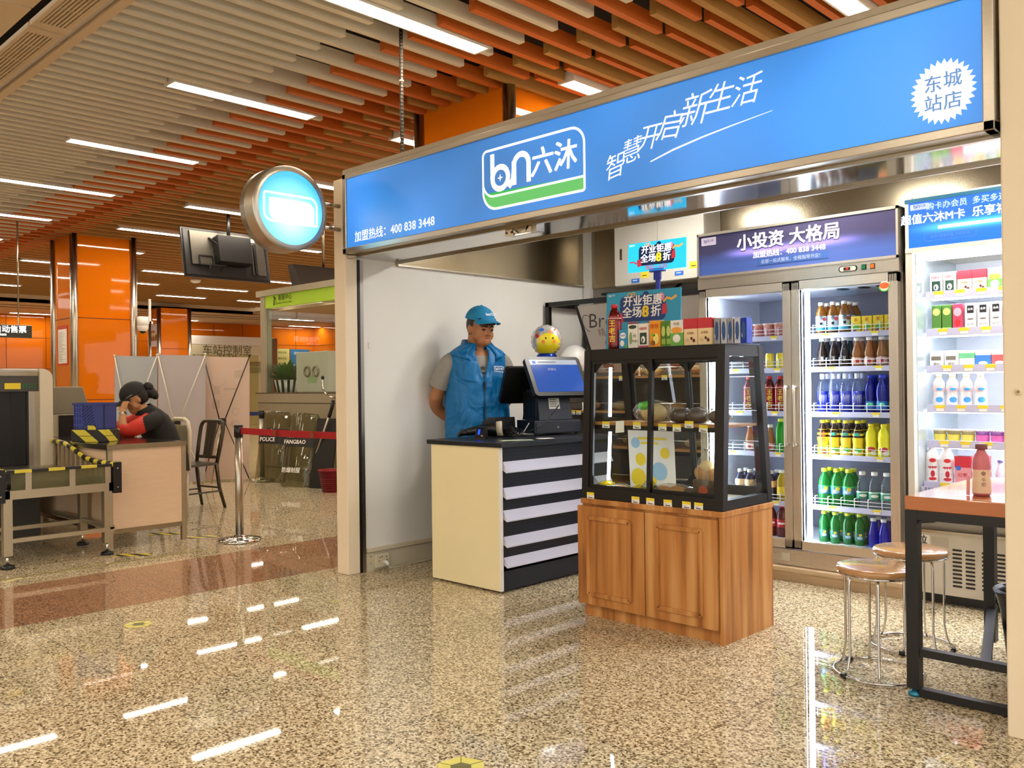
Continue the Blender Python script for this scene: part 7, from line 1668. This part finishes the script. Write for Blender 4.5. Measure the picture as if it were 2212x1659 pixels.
m = wm(t); m.box(OX0 + .02, CF - .002, 1.955, OX1 - .02, CF + .02, 2.205, OBL); m.box(OX0, CF - .004, 2.205, OX1, CF + .02, 2.225, mat('header_teal_edge', '#1c5f7a', .5)); m.box(OX0, CF - .004, 1.93, OX1, CF + .02, 1.955, OWH); h = m.build('header', t)
m = wm(t); OL = mat('open_header_lettering', '#dfeeff', .5, 0, 0, emit=.7)
m.text('购卡办会员  多买多送', (-1.52, CF - .0025, 2.170), X1, Z1, .042, mat('open_header_soft', '#9cc4ff', .5, 0, 0, emit=.4), bold=.015); m.text('超值六沐M卡  乐享福利每一天', (-1.47, CF - .0025, 2.108), X1, Z1, .058, OL, bold=.025); m.box(-1.66, CF - .0032, 2.045, -.9, CF - .0025, 2.062, OL)
ribbon(m, rrect(-.13, -.02, .13, .02, .006, .006, .006, .006), .002, (-1.60, CF - .0025, 2.005), X1, Z1, mat('open_header_dim', '#5a86d8', .5), .001, True); m.text('购卡  充值优惠  多买多送', (-1.60, CF - .0025, 2.005), X1, Z1, .018, mat('open_header_dim', '#5a86d8', .5))
poly(m, rrect(-.05, -.016, .05, .016, .005, .005, .005, .005), (-1.755, CF - .0025, 2.178), X1, Z1, mat('open_header_tag', '#a8b8dc', .5), .001); brand(m, (-1.755, CF - .0038, 2.178), X1, Z1, .075, mat('open_header_tag_ink', '#3a5fb0', .5), None, OBL, False)
m.build('header_lettering', h)
LEDO = glow('open_cooler_led', '#f4f6ff', COOL * 1.1)
OZS = (1.705, 1.495, 1.290, 1.068, .868, .640)
for k, z in enumerate(OZS):
    y0 = CF + (.16 if k < 5 else .10); m = wm(t); m.box(OX0 + .05, y0 + .012, z - .012, OX1 - .05, CB_ - .05, z, OIN); m.box(OX0 + .05, y0, z - .025, OX1 - .05, y0 + .012, z + .018, SHW); s_ = m.build('shelf', t)
    for i in range(5): x = OX0 + .12 + .11 * i + .02 * (k % 3); m = wm(t); m.box(x - .026, y0 - .0015, z - .002, x + .026, y0, z + .016, YELLOW); m.box(x - .02, y0 - .0012, z - .018, x + .02, y0, z - .003, PAPER); m.build('price_label', s_)
    if k < 5: m = wm(t); m.box(OX0 + .07, y0 + .03, z - .030, OX1 - .07, y0 + .075, z - .013, LEDO); m.build('shelf_light', s_)
m = wm(t); m.box(OX0 + .07, CF + .10, 1.895, OX1 - .07, CF + .16, 1.925, LEDO); m.build('canopy_light', t)
m = wm(t); m.box(OX0 + .05, CF + .055, .60, OX1, CF + .06, .635, SHW)
for i in range(40): m.box(OX0 + .07 + i * .018, CF + .053, .604, OX0 + .08 + i * .018, CF + .056, .630, mat('grid_blue_grey', '#7d86a4', .5))
m.build('air_grid', t)
m = wm(t)
for c0 in (-1.585, -1.520, -1.440, -1.375, -1.3, -1.23):
    for r in range(10): m.prism(rrect(-.024, -.0055, .024, .0055, .005, .005, .005, .005), (c0, CF - .001, .115 + r * .0215), X1, Z1, .001, INK)
m.build('vent_grille', t)
m = wm(t); m.box(-1.80, CF - .0015, .315, -1.725, CF, .375, PAPER); m.text('拉', (-1.762, CF - .0015, .345), X1, Z1, .05, INK, bold=.03); m.box(-1.715, CF - .0015, .315, -1.63, CF, .37, mat('pale_sticker', '#b9b0a2', .5)); m.build('door_sticker', t)
m = wm(t); m.box(OX0 + .02, CF + .06, 0, OX1, CB_, .06, BLACK); m.build('plinth', t)
OY = CF + .235
def oc(kind, x, k, label, **kw): kind(x, k, label)
W_ = 'in the open dairy cooler'
xs = -1.745
for i in range(2): carton('milk_carton', (xs + .072 * i, OY, OZS[0] + .001), .066, .05, .125, BAS['white'], ART_COW, '%s white cow print milk carton on the top shelf %s' % (['left', 'right'][i], W_), 'cartons in the open cooler')
for i in range(2): carton('date_milk_carton', (xs + .150 + .076 * i, OY, OZS[0] + .001), .073, .05, .125, BAS['cream'], ART_RED, '%s red topped carton on the top shelf %s' % (['left', 'right'][i], W_), 'cartons in the open cooler')
for i in range(3): carton('milk_carton', (xs + .303 + .076 * i, OY, OZS[0] + .001), .072, .05, .125, BAS['white'], ART_OAT, '%s green and orange milk carton on the top shelf %s' % (['left', 'middle', 'right'][i], W_), 'cartons in the open cooler')
for i in range(2): carton('tea_carton', (xs + .055 * i, OY, OZS[1] + .001), .050, .05, .150, BAS['green'], [('oval', .0, .75, .4, .14, mat('pale_green_print', '#c4cf6e', .5)), ('box', -.45, .0, .45, .16, mat('lime_print', '#8fc84a', .5))], '%s green tea carton on the second shelf %s' % (['left', 'right'][i], W_), 'cartons in the open cooler')
carton('tea_carton', (xs + .112, OY, OZS[1] + .001), .052, .05, .152, BAS['red'], [('oval', .0, .7, .4, .16, mat('pale_pink_print', '#e6a8b0', .5)), ('oval', .0, .3, .3, .14, RED)], 'red tea carton on the second shelf ' + W_)
for i in range(4): carton('milk_carton', (xs + .178 + .064 * i, OY, OZS[1] + .001), .057, .05, .150, BAS['white'], [('box', -.3, .64, .3, .92, mat('print_black', '#232323', .5)), ('text', '金典', 0, .78, .24, LETTERW), ('oval', 0, .42, .3, .03, mat('print_grey', '#77705f', .7)), ('text', '纯牛奶', 0, .22, .22, mat('print_grey', '#77705f', .7))], 'black-square white milk carton, %s of four, second shelf %s' % (ORD[i], W_), 'cartons in the open cooler')
for i in range(2): carton('yogurt_carton', (xs - .0 + .078 * i, OY, OZS[2] + .001), .074, .055, .098, BAS['white'], [('box', -.4, .45, .3, .68, mat('print_grey', '#77705f', .7)), ('text', '酸奶', 0, .22, .24, mat('print_grey', '#77705f', .7))], '%s grey printed yogurt carton on the third shelf %s' % (['left', 'right'][i], W_), 'cartons in the open cooler')
for i, (b_n, c1) in enumerate((('green topped', mat('cap_green_print', '#6fc487', .45)), ('blue', mat('yogurt_blue', '#3c7ec4', .45)), ('coral red', mat('yogurt_coral', '#d95a58', .45)))): carton('yogurt_carton', (xs + .158 + .082 * i, OY, OZS[2] + .001), .078, .055, .095, BAS['white'], [('band', .55 if i == 0 else 0, .85 if i == 0 else .7, c1), ('oval', 0, .25, .3, .1, LETTERW)], '%s yogurt carton on the third shelf %s' % (b_n, W_), 'cartons in the open cooler')
bottle('milk_drink_bottle', _MILK, mat('milk_pink', '#d8bcb4', .35, 0, .03), mat('cap_tan', '#c9a27c', .4), None, (.012, .09), mat('milk_label', '#e0d8d4', .4), [('oval', 0, .045, .020, .016, mat('sky_blue_print', '#3f98d8', .4)), ('oval', 0, .105, .018, .008, mat('sky_blue_print', '#3f98d8', .4))], s=.98)
for i in range(4): place('milk_drink_bottle', (xs - .0 + .073 * i, OY, OZS[3] + .001), 'pinkish milk drink bottle, %s of four on the fourth shelf %s' % (ORD[i], W_), 'bottle', 'milk drink bottles in the open cooler', .4)
bottle('pudding_pack', [(0, 0), (.030, 0), (.036, .07), (.038, .071), (.038, .075)], PET('pud', '#e8dcae', '#d8c48a', .5), mat('pack_lid', '#e6e2da', .3), None, (.01, .05), mat('pack_label_yellow', '#d8c84e', .4), None, s=1.0, capr=.038, caph=.008)
bottle('berry_pudding_pack', [(0, 0), (.030, 0), (.036, .07), (.038, .071), (.038, .075)], PET('pud2', '#e0b0d8', '#b86ac0', .5), mat('pack_lid', '#e6e2da', .3), None, (.01, .05), mat('pack_label_pink', '#d0609c', .4), None, s=1.0, capr=.038, caph=.008)
for i in range(7): place('pudding_pack' if i in (0, 1, 2) else 'berry_pudding_pack', (xs + .005 + .074 * i, OY, OZS[4] + .001), '%s pudding pot, %s from left, fifth shelf %s' % ('pale yellow' if i < 3 else 'purple', ORD[i], W_), 'pot', 'pudding pots in the open cooler', .4)
bottle('yogurt_bottle', _MILK, mat('yogurt_white', '#e6e2e4', .35, 0, .02), WHITE, None, (.012, .13), mat('yogurt_label', '#ece8e8', .4), [('oval', 0, .115, .016, .010, RED), ('oval', .0, .08, .020, .020, mat('heart_red', '#c02438', .4)), ('oval', 0, .05, .010, .016, mat('heart_red', '#c02438', .4)), ('oval', 0, .025, .018, .008, RED)], s=1.15, capr=.019)
for i in range(2): place('yogurt_bottle', (xs - .025 + .078 * i, OY - .05, OZS[5] + .001), '%s white yogurt bottle with red hearts on the bottom shelf %s' % (['left', 'right'][i], W_), 'bottle', 'yogurt bottles in the open cooler', .4)
carton('yogurt_pack', (xs + .145, OY - .05, OZS[5] + .001), .082, .06, .16, mat('pack_pink', '#e59aa0', .4, 0, .05), [('band', .62, 1.0, mat('pack_red', '#cf2c40', .4, 0, .1, 60)), ('oval', -.25, .6, .16, .08, BLUE), ('text', '红枣', .0, .35, .3, RED)], 'pink and red yogurt pack on the bottom shelf ' + W_)
carton('yogurt_pack', (xs + .235, OY - .04, OZS[5] + .001), .07, .06, .165, mat('pack_red', '#cf2c40', .4, 0, .1, 60), [('oval', .0, .6, .25, .12, mat('pack_pink', '#e59aa0', .4))], 'all red yogurt pack on the bottom shelf ' + W_)
bottle('probiotic_bottle', _SMALL, mat('probiotic_pale', '#d9d2de', .35), mat('cap_violet', '#8a7fc0', .4), None, (.01, .05), mat('probiotic_label', '#a05a8c', .4), None, s=.85)
for i in range(3): place('probiotic_bottle', (xs + .32 + .06 * i, OY - .03, OZS[5] + .001), 'small pale probiotic bottle, %s of three on the bottom shelf %s' % (ORD[i], W_), 'bottle', 'probiotic bottles in the open cooler', .4)

# ================================================================ BAR TABLE, STOOLS
TW = mat('bar_table_wood', '#b5672a', .16, 0, .12, 6, stretch=(1, 8, 8), coat=.5)
t = thing('bar_table', 'high wooden bar table with a square black steel frame', 'table', (-.92, 3.95, 0))
m = wm(t); m.box(-1.292, 3.515, .722, -.42, 4.43, .775, TW); m.build('tabletop', t, bevel=.003)
sq = .046
for x, y in ((-1.27, 3.54), (-1.24, 4.40), (-.45, 3.54), (-.45, 4.40)): m = wm(t); m.box(x - sq / 2, y - sq / 2, .03, x + sq / 2, y + sq / 2, .722, BLACK); m.build('leg', t)
m = wm(t); m.box(-1.29, 3.518, .685, -.43, 3.56, .722, BLACK); m.box(-1.29, 4.38, .685, -.43, 4.42, .722, BLACK); m.box(-1.29, 3.52, .685, -1.25, 4.42, .722, BLACK); m.build('apron', t)
m = wm(t); m.box(-1.25, 3.522, .158, -.45, 3.558, .188, BLACK); m.box(-1.25, 3.522, .004, -.45, 3.558, .034, BLACK); m.bar((-1.02, 3.55, .172), (-1.235, 4.39, .172), .036, .028, BLACK); m.build('foot_rail', t)
m = wm(t); m.lathe([(0, 0), (.026, 0), (.026, .012), (.015, .018), (.010, .03), (0, .03)], (-1.27, 3.54, 0), mat('levelling_foot_blue', '#2f86a8', .25, .6), 18); m.build('levelling_foot', t)
m = wm(t); m.bar((-1.245, 3.54, .676), (-1.19, 3.54, .684), .03, .010, BLACK); m.build('bracket', t)
bottle('pink_milk_bottle', _MILK, mat('pink_milk', '#c9707c', .3, 0, .03), mat('cap_plum_brown', '#7b4a52', .4), None, (.010, .098), mat('cream_label', '#e6cdb0', .45), [('oval', 0, .086, .008, .009, mat('label_taupe', '#9a7f70', .5)), ('ring', .0975, .0985, LETTERW), ('text', '牛奶', .06, .016, mat('label_taupe', '#9a7f70', .5), 0)], s=1.02, capr=.022, caph=.02)
place('pink_milk_bottle', (-1.07, 3.70, .776), 'pink milk bottle with a cream label standing on the bar table', 'bottle', None, .5)
m = MB(); m.M = None; m.bar((-.040, -.028, 0), (-.038, -.03, .075), .012, .003, mat('pink_straw_wrap', '#e09aa4', .5)); o = m.build('loose_straw', loc=(-1.07, 3.70, .777)); tag(o, 'pink wrapped straw leaning on the pink milk bottle', 'straw')
SWOOD = mat('stool_seat_wood', '#b98a5a', .16, 0, .12, 5, stretch=(10, 1, 10), coat=.6)
def stool(label, x, y, rz):
    t = thing('round_stool', label, 'stool', (x, y, 0), rz, 'round stools at the bar table')
    m = MB(); m.lathe([(0, .425), (.150, .425), (.160, .430), (.162, .440), (.158, .449), (.145, .453), (0, .454)], (0, 0, 0), SWOOD, 40); m.build('seat', t)
    for k in range(3):
        a = 2 * PI * k / 3; m = MB()
        for s_ in (-1, 1):
            b_ = a + s_ * .42; c_, q = math.cos(b_), math.sin(b_)
            m.tube([(.06 * c_, .06 * q, .418), (.12 * c_, .12 * q, .418), (.143 * c_, .143 * q, .408), (.148 * c_, .148 * q, .38), (.146 * c_, .146 * q, .10), (.158 * c_, .158 * q, .04), (.172 * c_, .172 * q, .012)], .0055, CHROME, 8)
        m.build('leg', t)
    m = MB(); m.tube([(.176 * math.cos(2 * PI * k / 48), .176 * math.sin(2 * PI * k / 48), .010) for k in range(48)], .0062, CHROME, 8, closed=True); m.build('floor_ring', t)
    m = MB(); m.tube([(.153 * math.cos(2 * PI * k / 40), .153 * math.sin(2 * PI * k / 40), .420) for k in range(40)], .005, CHROME, 8, closed=True); m.build('seat_ring', t)
    for k in range(4): a = 2 * PI * k / 4 + .6; m = MB(); m.tube([(.176 * math.cos(a + d_), .176 * math.sin(a + d_), .0105) for d_ in (-.07, 0, .07)], .0105, BLACKP, 10); m.build('foot_pad', t)
stool('round wooden stool nearest the showcase, with a chrome ring base', -1.475, 3.700, .5); stool('round wooden stool farther back by the coolers', -1.515, 4.185, 1.1)
t = thing('black_basket', 'black plastic wastebasket half hidden by the right shop pillar', 'basket', (-.985, 4.10, .0))
m = MB(); m.lathe([(0, 0), (.10, 0), (.13, .27), (.145, .33), (.15, .345), (.142, .35), (.135, .335), (.12, .27), (.09, .01), (0, .01)], (0, 0, 0), BLACKP, 24, sq=.25); m.build('body', t)
m = MB(); m.tube([(.15 * math.cos(a), .15 * math.sin(a), .345) for a in [2 * PI * k / 24 for k in range(24)]], .008, BLACKP, 8, closed=True); m.build('rim', t)
m = MB(); m.tube([(-.14, 0, .33), (-.152, 0, .28), (-.13, 0, .26)], .005, BLACK, 8); m.build('handle', t)
